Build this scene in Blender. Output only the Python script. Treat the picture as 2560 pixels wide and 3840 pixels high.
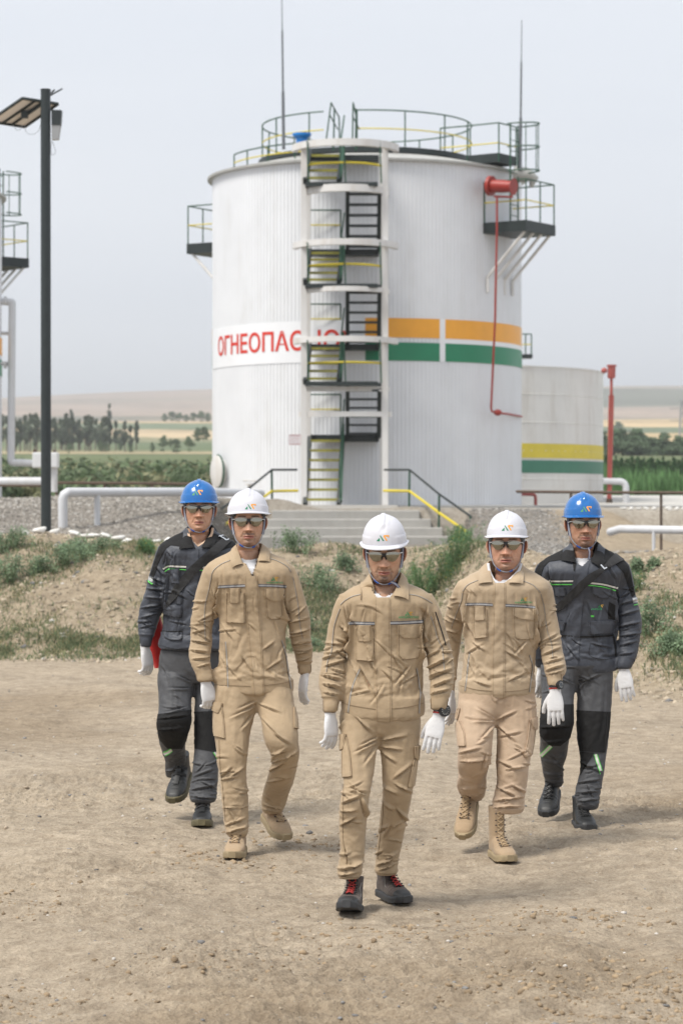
import bpy, bmesh, math, random, time, bisect
import numpy as np
from mathutils import Vector, Matrix, Euler, noise as mnoise
from mathutils.bvhtree import BVHTree
from mathutils.geometry import tessellate_polygon
T0 = time.time()
R = math.radians
C = bpy.context
for o in list(bpy.data.objects): bpy.data.objects.remove(o)
scene = C.scene
COL = scene.collection
# ------------------------------------------------------------------ camera
F = 85/36*3840          # focal length in photo pixels (2560 x 3840)
CX, HY, CH = 1280.0, 1886.0, 1.75
cam = bpy.data.cameras.new('camera'); camo = bpy.data.objects.new('camera', cam); COL.objects.link(camo)
camo.location = (0, 0, CH); camo.rotation_euler = (R(90), 0, 0)
cam.sensor_fit = 'VERTICAL'; cam.sensor_height = 36; cam.sensor_width = 24; cam.lens = 85
cam.shift_y = -(1920-HY)/3840
cam.clip_start = 0.5; cam.clip_end = 12000
cam.dof.use_dof = True; cam.dof.focus_distance = 11.5; cam.dof.aperture_fstop = 5.6
scene.camera = camo
# ------------------------------------------------------------------ world and sun
SUN_EL, SUN_AZ = R(58), R(-62)     # azimuth measured from +y (view direction) towards +x ; sun is to the left, a bit in front
w = bpy.data.worlds.new('World'); scene.world = w; w.use_nodes = True
nt = w.node_tree; nt.nodes.clear()
def wn(t, **k):
    n = nt.nodes.new(t)
    for a, b in k.items(): setattr(n, a, b)
    return n
sky = wn('ShaderNodeTexSky', sky_type='NISHITA', sun_disc=False, sun_elevation=SUN_EL, sun_rotation=R(-128),
         air_density=1.0, dust_density=6.0, ozone_density=1.0)
bg = wn('ShaderNodeBackground'); out = wn('ShaderNodeOutputWorld')
tc = wn('ShaderNodeTexCoord'); mp = wn('ShaderNodeMapping'); mp.inputs['Scale'].default_value = (1.2, 1.2, 7.0)
ns = wn('ShaderNodeTexNoise'); ns.inputs['Scale'].default_value = 1.6; ns.inputs['Detail'].default_value = 5; ns.inputs['Roughness'].default_value = .5
cr = wn('ShaderNodeValToRGB')
cr.color_ramp.elements[0].position = .32; cr.color_ramp.elements[0].color = (6.35, 6.72, 7.35, 1)
cr.color_ramp.elements[1].position = .68; cr.color_ramp.elements[1].color = (7.0, 7.28, 7.75, 1)
mx = wn('ShaderNodeMix', data_type='RGBA'); mx.inputs[0].default_value = .94
nt.links.new(tc.outputs['Generated'], mp.inputs[0]); nt.links.new(mp.outputs[0], ns.inputs['Vector'])
nt.links.new(ns.outputs[0], cr.inputs[0]); nt.links.new(sky.outputs[0], mx.inputs[6]); nt.links.new(cr.outputs[0], mx.inputs[7])
nt.links.new(mx.outputs[2], bg.inputs[0]); bg.inputs[1].default_value = .131
nt.links.new(bg.outputs[0], out.inputs[0])
sun = bpy.data.lights.new('sun', 'SUN'); suno = bpy.data.objects.new('sun', sun); COL.objects.link(suno)
sun.energy = 3.9; sun.angle = R(22); sun.color = (1, .95, .87)
_sv = Vector((-math.sin(R(52))*math.cos(SUN_EL), -math.cos(R(52))*math.cos(SUN_EL), math.sin(SUN_EL)))
suno.rotation_euler = (-_sv).to_track_quat('-Z', 'Y').to_euler()
scene.view_settings.view_transform = 'Standard'; scene.view_settings.look = 'None'
scene.view_settings.exposure = 0.03; scene.view_settings.gamma = 1
scene.render.engine = 'CYCLES'; scene.cycles.use_denoising = True
scene.cycles.volume_bounces = 0; scene.cycles.max_bounces = 8
# ------------------------------------------------------------------ helpers
def at(px, py, d):
    """point at depth d that the photo shows at (px, py) of 2560 x 3840"""
    return Vector(((px-CX)/F*d, d, CH-(py-HY)/F*d))
def D(px, py, d): return at(px*2560/1568, py*2560/1568, d)
def tag(o, label=None, cat=None, group=None, kind=None):
    if label: o['label'] = label
    if cat: o['category'] = cat
    if group: o['group'] = group
    if kind: o['kind'] = kind
    return o
def empty(name, loc=(0, 0, 0), rz=0):
    o = bpy.data.objects.new(name, None); COL.objects.link(o); o.location = loc; o.rotation_euler = (0, 0, rz)
    o.empty_display_size = .1
    return o
def adopt(o, parent):
    """parent o (placed in world space) under parent, keeping it where it is"""
    o.parent = parent
    if parent is not None: o.matrix_parent_inverse = world_of(parent).inverted()
    return o
def world_of(o):
    m = o.matrix_basis.copy()
    if o.parent is not None: m = world_of(o.parent) @ o.matrix_parent_inverse @ m
    return m
def copy_tree(o, parent=None):
    c = o.copy(); COL.objects.link(c); c.parent = parent
    if parent is not None: c.matrix_parent_inverse = o.matrix_parent_inverse.copy()
    for ch in [x for x in bpy.data.objects if x.parent == o]: copy_tree(ch, c)
    return c
class MB:
    """mesh builder: collects shapes and links them as one object"""
    def __init__(s): s.v = []; s.f = []; s.m = []; s.mi = 0
    def add(s, vs, fs):
        b = len(s.v); s.v += [tuple(p) for p in vs]; s.f += [tuple(b+i for i in f) for f in fs]; s.m += [s.mi]*len(fs); return s
    def box(s, c, size, M=None, bev=0):
        x, y, z = [q/2 for q in size]; c = Vector(c)
        if bev <= 0:
            vs = [Vector((sx*x, sy*y, sz*z)) for sz in (-1, 1) for sy in (-1, 1) for sx in (-1, 1)]
            fs = [(0, 2, 3, 1), (4, 5, 7, 6), (0, 1, 5, 4), (2, 6, 7, 3), (0, 4, 6, 2), (1, 3, 7, 5)]
        else:
            bm = bmesh.new(); bmesh.ops.create_cube(bm, size=1)
            for q in bm.verts: q.co = Vector((q.co.x*2*x, q.co.y*2*y, q.co.z*2*z))
            bmesh.ops.bevel(bm, geom=bm.edges[:], offset=bev, segments=2, affect='EDGES', profile=.5)
            bm.verts.index_update(); vs = [q.co.copy() for q in bm.verts]; fs = [[q.index for q in f.verts] for f in bm.faces]; bm.free()
        if M is not None: vs = [M @ q for q in vs]
        return s.add([q+c for q in vs], fs)
    def bar(s, a, b, w, h, up=(0, 0, 1)):
        a, b = Vector(a), Vector(b); d = (b-a); L = d.length; d.normalize(); u = Vector(up)
        sd = d.cross(u)
        if sd.length < 1e-4: sd = d.cross(Vector((0, 1, 0)))
        sd.normalize(); u = sd.cross(d)
        vs = [p+sd*i*w/2+u*j*h/2 for p in (a, b) for i, j in ((-1, -1), (1, -1), (1, 1), (-1, 1))]
        return s.add(vs, [(0, 1, 2, 3), (7, 6, 5, 4), (0, 4, 5, 1), (1, 5, 6, 2), (2, 6, 7, 3), (3, 7, 4, 0)])
    def tube(s, pts, r, n=8, closed=False, caps=True):
        pts = [Vector(p) for p in pts]; N = len(pts)
        rr = r if hasattr(r, '__len__') else [r]*N
        rings = []; pu = None
        for i, p in enumerate(pts):
            if closed: t = pts[(i+1) % N]-pts[i-1]
            else: t = pts[min(i+1, N-1)]-pts[max(i-1, 0)]
            t.normalize()
            if pu is None:
                u = t.cross(Vector((0, 0, 1)))
                if u.length < .05: u = t.cross(Vector((0, 1, 0)))
            else: u = pu-t*pu.dot(t)
            u.normalize(); pu = u; v = t.cross(u)
            rings.append([p+(u*math.cos(2*math.pi*k/n)+v*math.sin(2*math.pi*k/n))*rr[i] for k in range(n)])
        vs = [q for rg in rings for q in rg]; fs = []
        for i in range(N if closed else N-1):
            j = (i+1) % N
            fs += [(i*n+k, i*n+(k+1) % n, j*n+(k+1) % n, j*n+k) for k in range(n)]
        if caps and not closed: fs += [tuple(range(n-1, -1, -1)), tuple((N-1)*n+k for k in range(n))]
        return s.add(vs, fs)
    def cyl(s, a, b, r, n=16): return s.tube([a, b], r, n)
    def loft(s, rings, closed=True, caps=True):
        n = len(rings[0]); vs = [q for rg in rings for q in rg]; fs = []
        for i in range(len(rings)-1):
            for k in range(n if closed else n-1):
                fs.append((i*n+k, i*n+(k+1) % n, (i+1)*n+(k+1) % n, (i+1)*n+k))
        if caps and closed: fs += [tuple(range(n-1, -1, -1)), tuple((len(rings)-1)*n+k for k in range(n))]
        return s.add(vs, fs)
    def sphere(s, c, r, n=12, m=8, M=None):
        c = Vector(c); r = Vector(r) if hasattr(r, '__len__') else Vector((r, r, r)); vs = []; fs = []
        for i in range(m+1):
            for k in range(n):
                a = math.pi*i/m; b = 2*math.pi*k/n
                p = Vector((r.x*math.sin(a)*math.cos(b), r.y*math.sin(a)*math.sin(b), r.z*math.cos(a)))
                vs.append(c+(M @ p if M is not None else p))
        for i in range(m):
            for k in range(n): fs.append((i*n+k, (i+1)*n+k, (i+1)*n+(k+1) % n, i*n+(k+1) % n))
        return s.add(vs, fs)
    def build(s, name, mats=None, parent=None, smooth=False, weld=False, angle=None):
        me = bpy.data.meshes.new(name); me.from_pydata(s.v, [], s.f); me.update()
        mats = mats if isinstance(mats, (list, tuple)) else ([mats] if mats else [])
        for m in mats: me.materials.append(m)
        if len(mats) > 1: me.polygons.foreach_set('material_index', s.m)
        if weld:
            bm = bmesh.new(); bm.from_mesh(me); bmesh.ops.remove_doubles(bm, verts=bm.verts, dist=1e-5)
            bmesh.ops.recalc_face_normals(bm, faces=bm.faces); bm.to_mesh(me); bm.free()
        else:
            bm = bmesh.new(); bm.from_mesh(me); bmesh.ops.recalc_face_normals(bm, faces=bm.faces); bm.to_mesh(me); bm.free()
        if smooth:
            me.shade_smooth()
            if angle: 
                try: me.set_sharp_from_angle(angle=R(angle))
                except Exception: pass
        o = bpy.data.objects.new(name, me); COL.objects.link(o)
        if parent is not None: adopt(o, parent)
        return o
def np_obj(name, V, Fc, mats, parent=None, smooth=True):
    me = bpy.data.meshes.new(name); me.from_pydata([tuple(v) for v in V], [], [tuple(int(i) for i in f) for f in Fc]); me.update()
    for m in (mats if isinstance(mats, (list, tuple)) else [mats]): me.materials.append(m)
    if smooth: me.shade_smooth()
    o = bpy.data.objects.new(name, me); COL.objects.link(o)
    if parent is not None: adopt(o, parent)
    return o
# ------------------------------------------------------------------ materials
MATS = {}
def srgb(r, g, b):
    f = lambda c: (c/255/12.92) if c/255 <= .04045 else ((c/255+.055)/1.055)**2.4
    return (f(r), f(g), f(b), 1)
class NB:
    """small node builder for one material"""
    def __init__(s, name):
        s.m = bpy.data.materials.new(name); s.m.use_nodes = True; s.t = s.m.node_tree
        s.b = s.t.nodes['Principled BSDF']; s.o = s.t.nodes['Material Output']
        s.tc = s.t.nodes.new('ShaderNodeTexCoord')
    def n(s, t, ins=None, **k):
        q = s.t.nodes.new(t)
        for a, b in k.items(): setattr(q, a, b)
        for a, b in (ins or {}).items():
            if isinstance(b, bpy.types.NodeSocket): s.t.links.new(b, q.inputs[a])
            else: q.inputs[a].default_value = b
        return q
    def noise(s, scale, detail=4, rough=.55, vec=None, dist=0):
        return s.n('ShaderNodeTexNoise', {'Vector': vec or s.tc.outputs['Object'], 'Scale': scale, 'Detail': detail, 'Roughness': rough, 'Distortion': dist})
    def ramp(s, fac, stops):
        q = s.n('ShaderNodeValToRGB', {0: fac}); e = q.color_ramp.elements
        while len(e) < len(stops): e.new(.5)
        for i, (p, c) in enumerate(stops): e[i].position = p; e[i].color = c if len(c) == 4 else (*c, 1)
        return q.outputs[0]
    def mix(s, fac, a, b, mode='MIX'):
        q = s.n('ShaderNodeMix', data_type='RGBA', blend_type=mode)
        for k, v in ((0, fac), (6, a), (7, b)):
            if isinstance(v, bpy.types.NodeSocket): s.t.links.new(v, q.inputs[k])
            else: q.inputs[k].default_value = v
        return q.outputs[2]
    def scale(s, v):
        return s.n('ShaderNodeMapping', {0: s.tc.outputs['Object'], 3: v}).outputs[0]
    def bump(s, h, strength=.3, dist=.01, prev=None):
        q = s.n('ShaderNodeBump', {'Height': h, 'Strength': strength, 'Distance': dist})
        if prev is not None: s.t.links.new(prev, q.inputs['Normal'])
        s.t.links.new(q.outputs[0], s.b.inputs['Normal']); return q.outputs[0]
    def set(s, **k):
        nm = {'color': 'Base Color', 'rough': 'Roughness', 'metal': 'Metallic', 'spec': 'Specular IOR Level', 'sheen': 'Sheen Weight', 'coat': 'Coat Weight', 'alpha': 'Alpha', 'sss': 'Subsurface Weight', 'trans': 'Transmission Weight'}
        for a, b in k.items():
            i = s.b.inputs[nm[a]]
            if isinstance(b, bpy.types.NodeSocket): s.t.links.new(b, i)
            else: i.default_value = b
        return s
def paint(name, rgb, rough=.5, var=.06, metal=0, scale=3, bump=0, dirt=None, spec=.5):
    """painted / plain surface with slight natural variation"""
    q = NB(name); c = rgb if len(rgb) == 4 else (*rgb, 1)
    nz = q.noise(scale, 6, .6)
    lo = tuple(x*(1-var) for x in c[:3])+(1,); hi = tuple(min(1, x*(1+var)) for x in c[:3])+(1,)
    col = q.ramp(nz.outputs[0], [(.3, lo), (.7, hi)])
    if dirt:
        n2 = q.noise(scale*.6, 8, .7, vec=q.scale((3, 3, .5)))
        f = q.ramp(n2.outputs[0], [(.5, (0, 0, 0)), (.75, (dirt[1],)*3)])
        col = q.mix(f, col, (*dirt[0][:3], 1))
    q.set(color=col, rough=rough, metal=metal, spec=spec)
    rn = q.ramp(nz.outputs[0], [(.2, (max(0, rough-.08),)*3), (.8, (min(1, rough+.08),)*3)]); q.set(rough=rn)
    if bump: q.bump(q.noise(scale*12, 4).outputs[0], bump, .002)
    return q.m
# ------------------------------------------------------------------ garment engine
def crop(ox, oy, k): return lambda x, y: (ox+x/k, oy+y/k)
def ring(c, rx, ry, n=48, e=2.2, dip=0.0, lean=0.0):
    """closed ring, flat, around c; dip lowers its front, lean lowers its right side"""
    out = []
    for k in range(n):
        a = 2*math.pi*k/n; ca, sa = math.cos(a), math.sin(a)
        x = math.copysign(abs(ca)**(2/e), ca); y = math.copysign(abs(sa)**(2/e), sa)
        out.append(Vector((c[0]+rx*x, c[1]+ry*y, c[2]+dip*y-lean*x)))
    return out
def resample(rows, step=.02):
    """rows of (c Vector, rx, ry, e, dip, lean): smooth Catmull-Rom interpolation so that rings sit ~step apart"""
    A = [np.array([*r[0], *r[1:]], float) for r in rows]; out = []
    for i in range(len(A)-1):
        p0, p1, p2, p3 = A[max(i-1, 0)], A[i], A[i+1], A[min(i+2, len(A)-1)]
        m = max(1, int(round(np.linalg.norm(p2[:3]-p1[:3])/step)))
        for j in range(m):
            t = j/m; out.append(.5*((2*p1)+(-p0+p2)*t+(2*p0-5*p1+4*p2-p3)*t*t+(-p0+3*p1-3*p2+p3)*t**3))
    out.append(A[-1]); return out
def tube_rings(rows, d, fn, scale=1.0, step=.02, n=48):
    """rows: (xl, xr, y, dy, ratio, e, dip, lean) in crop pixels -> rings. dy = depth offset, ratio = depth radius / width radius (or metres if > 2 -> /100)"""
    rr = []
    for r in rows:
        xl, xr, y, dy, ra = r[:5]; e = r[5] if len(r) > 5 else 2.2; dip = r[6] if len(r) > 6 else 0; lean = r[7] if len(r) > 7 else 0
        a = fn(xl, y); b = fn(xr, y); dd = d+dy
        pa, pb = at(*a, dd), at(*b, dd); rx = (pb-pa).length/2; ry = rx*ra if ra < 2 else ra/100
        rr.append((Vector((pa+pb)/2), rx, ry, e, dip, lean))
    out = []
    for q in resample(rr, step): out.append(ring(q[:3], q[3]*scale, q[4]*scale, n, q[5], q[6], q[7]))
    return out
def shrink_rings(rings, k, off=.0):
    out = []
    for rg in rings:
        c = sum(rg, Vector())/len(rg)
        out.append([c+(p-c)*k+Vector((0, off, 0)) for p in rg])
    return out
def remesh(mb, voxel, smooth_it=2, name='tmp'):
    o = mb.build(name, None)
    m = o.modifiers.new('r', 'REMESH'); m.mode = 'VOXEL'; m.voxel_size = voxel; m.use_smooth_shade = True
    if smooth_it:
        s = o.modifiers.new('s', 'SMOOTH'); s.factor = .5; s.iterations = smooth_it
    dg = C.evaluated_depsgraph_get(); dg.update()
    me = bpy.data.meshes.new_from_object(o.evaluated_get(dg)); bpy.data.objects.remove(o)
    return me
def mesh_np(me):
    V = np.empty(len(me.vertices)*3); me.vertices.foreach_get('co', V); return V.reshape(-1, 3)
SIM = []
def sim_garment(name, tubes, voxel=.0105, grow=(.02, .06), growf=None, pins=None, inner=.84, inner_off=.0, stiff=12, bend=.22, mass=.25, grav=.6):
    """tubes: list of ring lists (closed tubes that overlap). Registers a cloth whose material is longer than the body it hangs on."""
    mb = MB(); mi = MB()
    for t in tubes: mb.loft(t); mi.loft(shrink_rings(t, inner, inner_off))
    me = remesh(mb, voxel, 3, name); V = mesh_np(me)
    o = bpy.data.objects.new(name, me); COL.objects.link(o)
    col = bpy.data.collections.new('tmpc'); scene.collection.children.link(col)
    ci = mi.build('inner', None); COL.objects.unlink(ci); col.objects.link(ci)
    cm = ci.modifiers.new('c', 'COLLISION'); ci.collision.thickness_outer = .004; ci.collision.cloth_friction = 8; ci.collision.damping = .5
    vg = o.vertex_groups.new(name='pin'); W = np.zeros(len(V))
    for fn in (pins or []): W = np.maximum(W, fn(V))
    for q in np.unique(np.round(W, 1)):
        if q > 0: vg.add([int(i) for i in np.where(np.round(W, 1) == q)[0]], float(q), 'REPLACE')
    c = o.modifiers.new('cloth', 'CLOTH'); st = c.settings
    if growf is not None:
        vs = o.vertex_groups.new(name='grow'); G = np.round(growf(V), 1)
        for q in np.unique(G):
            if q > 0: vs.add([int(i) for i in np.where(G == q)[0]], float(q), 'REPLACE')
        st.vertex_group_shrink = 'grow'
    st.quality = 4; st.mass = mass; st.tension_stiffness = stiff; st.compression_stiffness = stiff; st.shear_stiffness = stiff*.5
    st.bending_stiffness = bend; st.tension_damping = 5; st.compression_damping = 5; st.air_damping = 3; st.shrink_min = -grow[0]; st.shrink_max = -grow[1]; st.effector_weights.gravity = grav; st.vertex_group_mass = 'pin'; st.pin_stiffness = 5
    cs = c.collision_settings; cs.collection = col; cs.distance_min = .004; cs.collision_quality = 2; cs.use_self_collision = False
    c.point_cache.frame_start = 1; c.point_cache.frame_end = 60
    SIM.append((o, ci, col)); return o
def run_sim(n):
    for f in range(1, n+1): scene.frame_set(f)
    dg = C.evaluated_depsgraph_get()
    for o, ci, col in SIM:
        me = bpy.data.meshes.new_from_object(o.evaluated_get(dg)); o.modifiers.clear(); o.vertex_groups.clear()
        old = o.data; o.data = me; bpy.data.meshes.remove(old)
        bpy.data.objects.remove(ci); bpy.data.collections.remove(col)
    SIM.clear(); scene.frame_set(1)

# ------------------------------------------------------------------ folds, patches and ribbons laid on a garment
def project(V):
    return np.stack([CX+V[:, 0]/V[:, 1]*F, HY+(CH-V[:, 2])/V[:, 1]*F], 1)
def subdivided(o, lv=1):
    m = o.modifiers.new('s', 'SUBSURF'); m.levels = lv; m.render_levels = lv
    me = bpy.data.meshes.new_from_object(o.evaluated_get(C.evaluated_depsgraph_get())); o.modifiers.clear()
    old = o.data; o.data = me; bpy.data.meshes.remove(old); me.shade_smooth()
def vnormals(me):
    N = np.empty(len(me.vertices)*3); me.vertex_normals.foreach_get('vector', N); return N.reshape(-1, 3)
def smoothstep(a, b, x): t = np.clip((x-a)/(b-a), 0, 1); return t*t*(3-2*t)
def apply_folds(o, fn, folds, mm=.001, fine=.0012, seed=0):
    """folds: (x1, y1, x2, y2, width, depth_mm[, bow]) in crop pixels, on the side of the cloth that faces the camera"""
    me = o.data; V = mesh_np(me); N = vnormals(me); P = project(V)
    k = fn(1, 0)[0]-fn(0, 0)[0]; ox, oy = fn(0, 0); Q = (P-[ox, oy])/k
    front = smoothstep(-.25, .25, -N[:, 1]); disp = np.zeros(len(V))
    for f in folds:
        x1, y1, x2, y2, wd, dep = f[:6]; wd = wd*.74; bow = f[6] if len(f) > 6 else 0
        a = np.array([x1, y1], float); b = np.array([x2, y2], float); L = np.linalg.norm(b-a); u = (b-a)/L; n = np.array([-u[1], u[0]])
        s = (Q-a) @ u/L; t = (Q-a) @ n; t = t-bow*(1-(2*s-1)**2)
        env = smoothstep(-.12, .3, s)*smoothstep(1.12, .6, s); ww = wd*(.75+.6*s)
        disp += dep*mm*env*(np.exp(-((t+.55*ww)/ww)**2)-1.15*np.exp(-((t-.6*ww)/(.62*ww))**2))
    rs = np.random.RandomState(seed); nz = np.zeros(len(V))
    for i in range(10):
        dr = rs.normal(size=3); dr /= np.linalg.norm(dr); fr = rs.uniform(60, 190)
        nz += np.sin(V @ dr*fr+rs.uniform(0, 6)+1.3*np.sin(V @ rs.normal(size=3)*14))
    V = V+N*(disp*front+nz*fine/3.2)[:, None]
    me.vertices.foreach_set('co', V.ravel()); me.update()
def rand_folds(rs, box, n, ang, spread, L, wd, dep):
    out = []
    for i in range(n):
        x = rs.uniform(box[0], box[2]); y = rs.uniform(box[1], box[3]); a = R(ang+rs.uniform(-spread, spread)); l = L*rs.uniform(.6, 1.4)
        dx, dy = math.cos(a)*l/2, math.sin(a)*l/2
        out.append((x-dx, y-dy, x+dx, y+dy, wd*rs.uniform(.7, 1.3), dep*rs.uniform(.6, 1.3), rs.uniform(-.12, .12)*l))
    return out
def bvh_of(*obs):
    vs = []; fs = []
    for o in obs:
        b = len(vs); mw = world_of(o); vs += [mw @ v.co for v in o.data.vertices]; fs += [[b+i for i in p.vertices] for p in o.data.polygons]
    return BVHTree.FromPolygons(vs, fs)
CAMP = Vector((0, 0, CH))
def hit(bv, px, py, cx=None):
    for i in range(14):
        d = Vector(((px-CX)/F, 1, -(py-HY)/F)).normalized(); p, n, j, q = bv.ray_cast(CAMP, d)
        if p is not None: return p, n, d
        if cx is None: return None
        px = px+(cx-px)*.06
    return None
def resline(pts, n, smooth=False):
    P = [np.array(p, float) for p in pts]; L = [0]
    for a, b in zip(P, P[1:]): L.append(L[-1]+np.linalg.norm(b-a))
    out = []
    for i in range(n):
        s = L[-1]*i/(n-1); j = min(max(0, int(np.searchsorted(L, s, side='right'))-1), len(P)-2)
        t = (s-L[j])/max(1e-9, L[j+1]-L[j])
        if smooth:
            p0, p1, p2, p3 = P[max(j-1, 0)], P[j], P[j+1], P[min(j+2, len(P)-1)]
            out.append(.5*((2*p1)+(-p0+p2)*t+(2*p0-5*p1+4*p2-p3)*t*t+(-p0+3*p1-3*p2+p3)*t**3))
        else: out.append(P[j]*(1-t)+P[j+1]*t)
    return out
STEP = 7
def patch(name, bv, fn, A, B, mat, parent, h=.003, step=None, skirt=.004, puff=0, smooth=False, cx=None, puff_bot=0):
    """sheet between the polylines A and B (crop pixels) that lies on the garment with thickness h"""
    if step is None: step = STEP
    la = sum(math.dist(p, q) for p, q in zip(A, A[1:])); lb = sum(math.dist(p, q) for p, q in zip(B, B[1:])); wd = max(math.dist(A[0], B[0]), math.dist(A[-1], B[-1]))
    ny = max(3, int(max(la, lb)/step)+1); nx = max(3, int(wd/step)+1)
    LA, LB = resline(A, ny, smooth), resline(B, ny, smooth); G = []; cc = None
    if cx is not None: cc = fn(cx, 0)[0]
    else: cc = fn((A[0][0]+B[0][0]+A[-1][0]+B[-1][0])/4, 0)[0]
    for j in range(ny):
        row = []
        for i in range(nx):
            t = i/(nx-1); q = LA[j]*(1-t)+LB[j]*t; r = hit(bv, *fn(*q), cc)
            if r is None: row.append(None); continue
            p, n, d = r
            if n.dot(d) > 0: n = -n
            n = (n*.6-d*.5).normalized(); v = j/(ny-1)
            e = min(1, 4*min(t, 1-t))*min(1, 4*v+.15); hh = h+puff*e*(.35+.65*v)
            row.append((p+n*hh, p-n*skirt))
        G.append(row)
    flat = [c for row in G for c in row if c is not None]
    if not flat: print('no surface under', name); return None
    last = flat[0]
    for row in G:
        for i, c in enumerate(row):
            if c is None: row[i] = last
            else: last = c
    mb = MB(); vs = [c[0] for row in G for c in row]; idx = lambda j, i: j*nx+i; fs = []
    for j in range(ny-1):
        for i in range(nx-1): fs.append((idx(j, i), idx(j, i+1), idx(j+1, i+1), idx(j+1, i)))
    bd = [(0, i) for i in range(nx)]+[(j, nx-1) for j in range(1, ny)]+[(ny-1, i) for i in range(nx-2, -1, -1)]+[(j, 0) for j in range(ny-2, 0, -1)]
    b0 = len(vs); vs += [G[j][i][1] for j, i in bd]; m = len(bd)
    for k in range(m):
        a, b = idx(*bd[k]), idx(*bd[(k+1) % m]); fs.append((a, b, b0+(k+1) % m, b0+k))
    mb.add(vs, fs); return mb.build(name, mat, parent, smooth=True, angle=50)
def ribbon(name, bv, fn, pts, wd, mat, parent, h=.0015, step=None, smooth=True, skirt=.002, cx=None):
    P = [np.array(p, float) for p in (resline(pts, max(3, len(pts)*4), smooth))]; A = []; B = []
    for i, p in enumerate(P):
        t = P[min(i+1, len(P)-1)]-P[max(i-1, 0)]; t = t/np.linalg.norm(t); n = np.array([-t[1], t[0]]); A.append(p-n*wd/2); B.append(p+n*wd/2)
    return patch(name, bv, fn, A, B, mat, parent, h, step, skirt, cx=cx)
def flat_shapes(name, bv, fn, polys, mat, parent, h=.002, cc=None, sub=4):
    """small flat emblem pieces: each polygon (crop pixels) is triangulated and laid on the surface"""
    mb = MB()
    for pl in polys:
        bm = bmesh.new(); vs = [bm.verts.new((*p, 0)) for p in pl]
        for tri in tessellate_polygon([[Vector((*p, 0)) for p in pl]]): bm.faces.new([vs[i] for i in tri])
        if sub: bmesh.ops.subdivide_edges(bm, edges=bm.edges[:], cuts=sub, use_grid_fill=True)
        bm.verts.index_update(); out = []
        for v in bm.verts:
            r = hit(bv, *fn(v.co.x, v.co.y), cc)
            if r is None: out.append(Vector((0, 0, -9))); continue
            p, n, d = r; n = -n if n.dot(d) > 0 else n; out.append(p+(n*.5-d*.5).normalized()*h)
        mb.add(out, [[v.index for v in f.verts] for f in bm.faces]); bm.free()
    return mb.build(name, mat, parent, smooth=True)
def text_mesh(txt, size=1.0, bold=0.0, res=3):
    cu = bpy.data.curves.new('t', 'FONT'); cu.body = txt; cu.size = size; cu.offset = bold; cu.resolution_u = res; cu.align_x = 'LEFT'
    o = bpy.data.objects.new('t', cu); COL.objects.link(o); dg = C.evaluated_depsgraph_get(); me = bpy.data.meshes.new_from_object(o.evaluated_get(dg))
    bpy.data.objects.remove(o); bpy.data.curves.remove(cu); return me
def text_on(name, bv, fn, txt, box, mat, parent, h=.002, bold=0, cc=None, slope=0):
    """lettering fitted into box (x1, y1, x2, y2) in crop pixels and laid on the surface"""
    me = text_mesh(txt, 1, bold); V = mesh_np(me); mn, mxx = V.min(0), V.max(0); out = []
    x1, y1, x2, y2 = box
    for v in V:
        u = (v[0]-mn[0])/(mxx[0]-mn[0]); w_ = (v[1]-mn[1])/(mxx[1]-mn[1]); r = hit(bv, *fn(x1+(x2-x1)*u, y2+(y1-y2)*w_+slope*u), cc)
        if r is None: out.append(Vector((0, 0, -9))); continue
        p, n, d = r; n = -n if n.dot(d) > 0 else n; out.append(p+(n*.5-d*.5).normalized()*h)
    mb = MB(); mb.add(out, [list(p.vertices) for p in me.polygons]); bpy.data.meshes.remove(me); return mb.build(name, mat, parent)
def in_poly(Q, poly):
    x, y = Q[:, 0], Q[:, 1]; c = np.zeros(len(Q), bool); n = len(poly)
    for i in range(n):
        x1, y1 = poly[i]; x2, y2 = poly[(i+1) % n]
        k = ((y1 > y) != (y2 > y)) & (x < (x2-x1)*(y-y1)/((y2-y1) if y2 != y1 else 1e-9)+x1); c ^= k
    return c
def face_mask(o, fn, poly, ycut=None):
    me = o.data; V = mesh_np(me); P = project(V); k = fn(1, 0)[0]-fn(0, 0)[0]; Q = (P-np.array(fn(0, 0)))/k
    m = in_poly(Q, poly)
    if ycut is not None: m &= V[:, 1] < ycut
    return np.array([all(m[i] for i in p.vertices) for p in me.polygons])
def delete_faces(o, mask):
    bm = bmesh.new(); bm.from_mesh(o.data); bm.faces.ensure_lookup_table()
    bmesh.ops.delete(bm, geom=[bm.faces[i] for i in np.where(mask)[0]], context='FACES'); bm.to_mesh(o.data); bm.free()
# ------------------------------------------------------------------ head, helmet, glasses, hands, boots (local shapes)
def lerp_tab(z, tab):
    zs = [t[0] for t in tab]; return [np.interp(z, zs, [t[i] for t in tab]) for i in range(1, len(tab[0]))]
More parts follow.
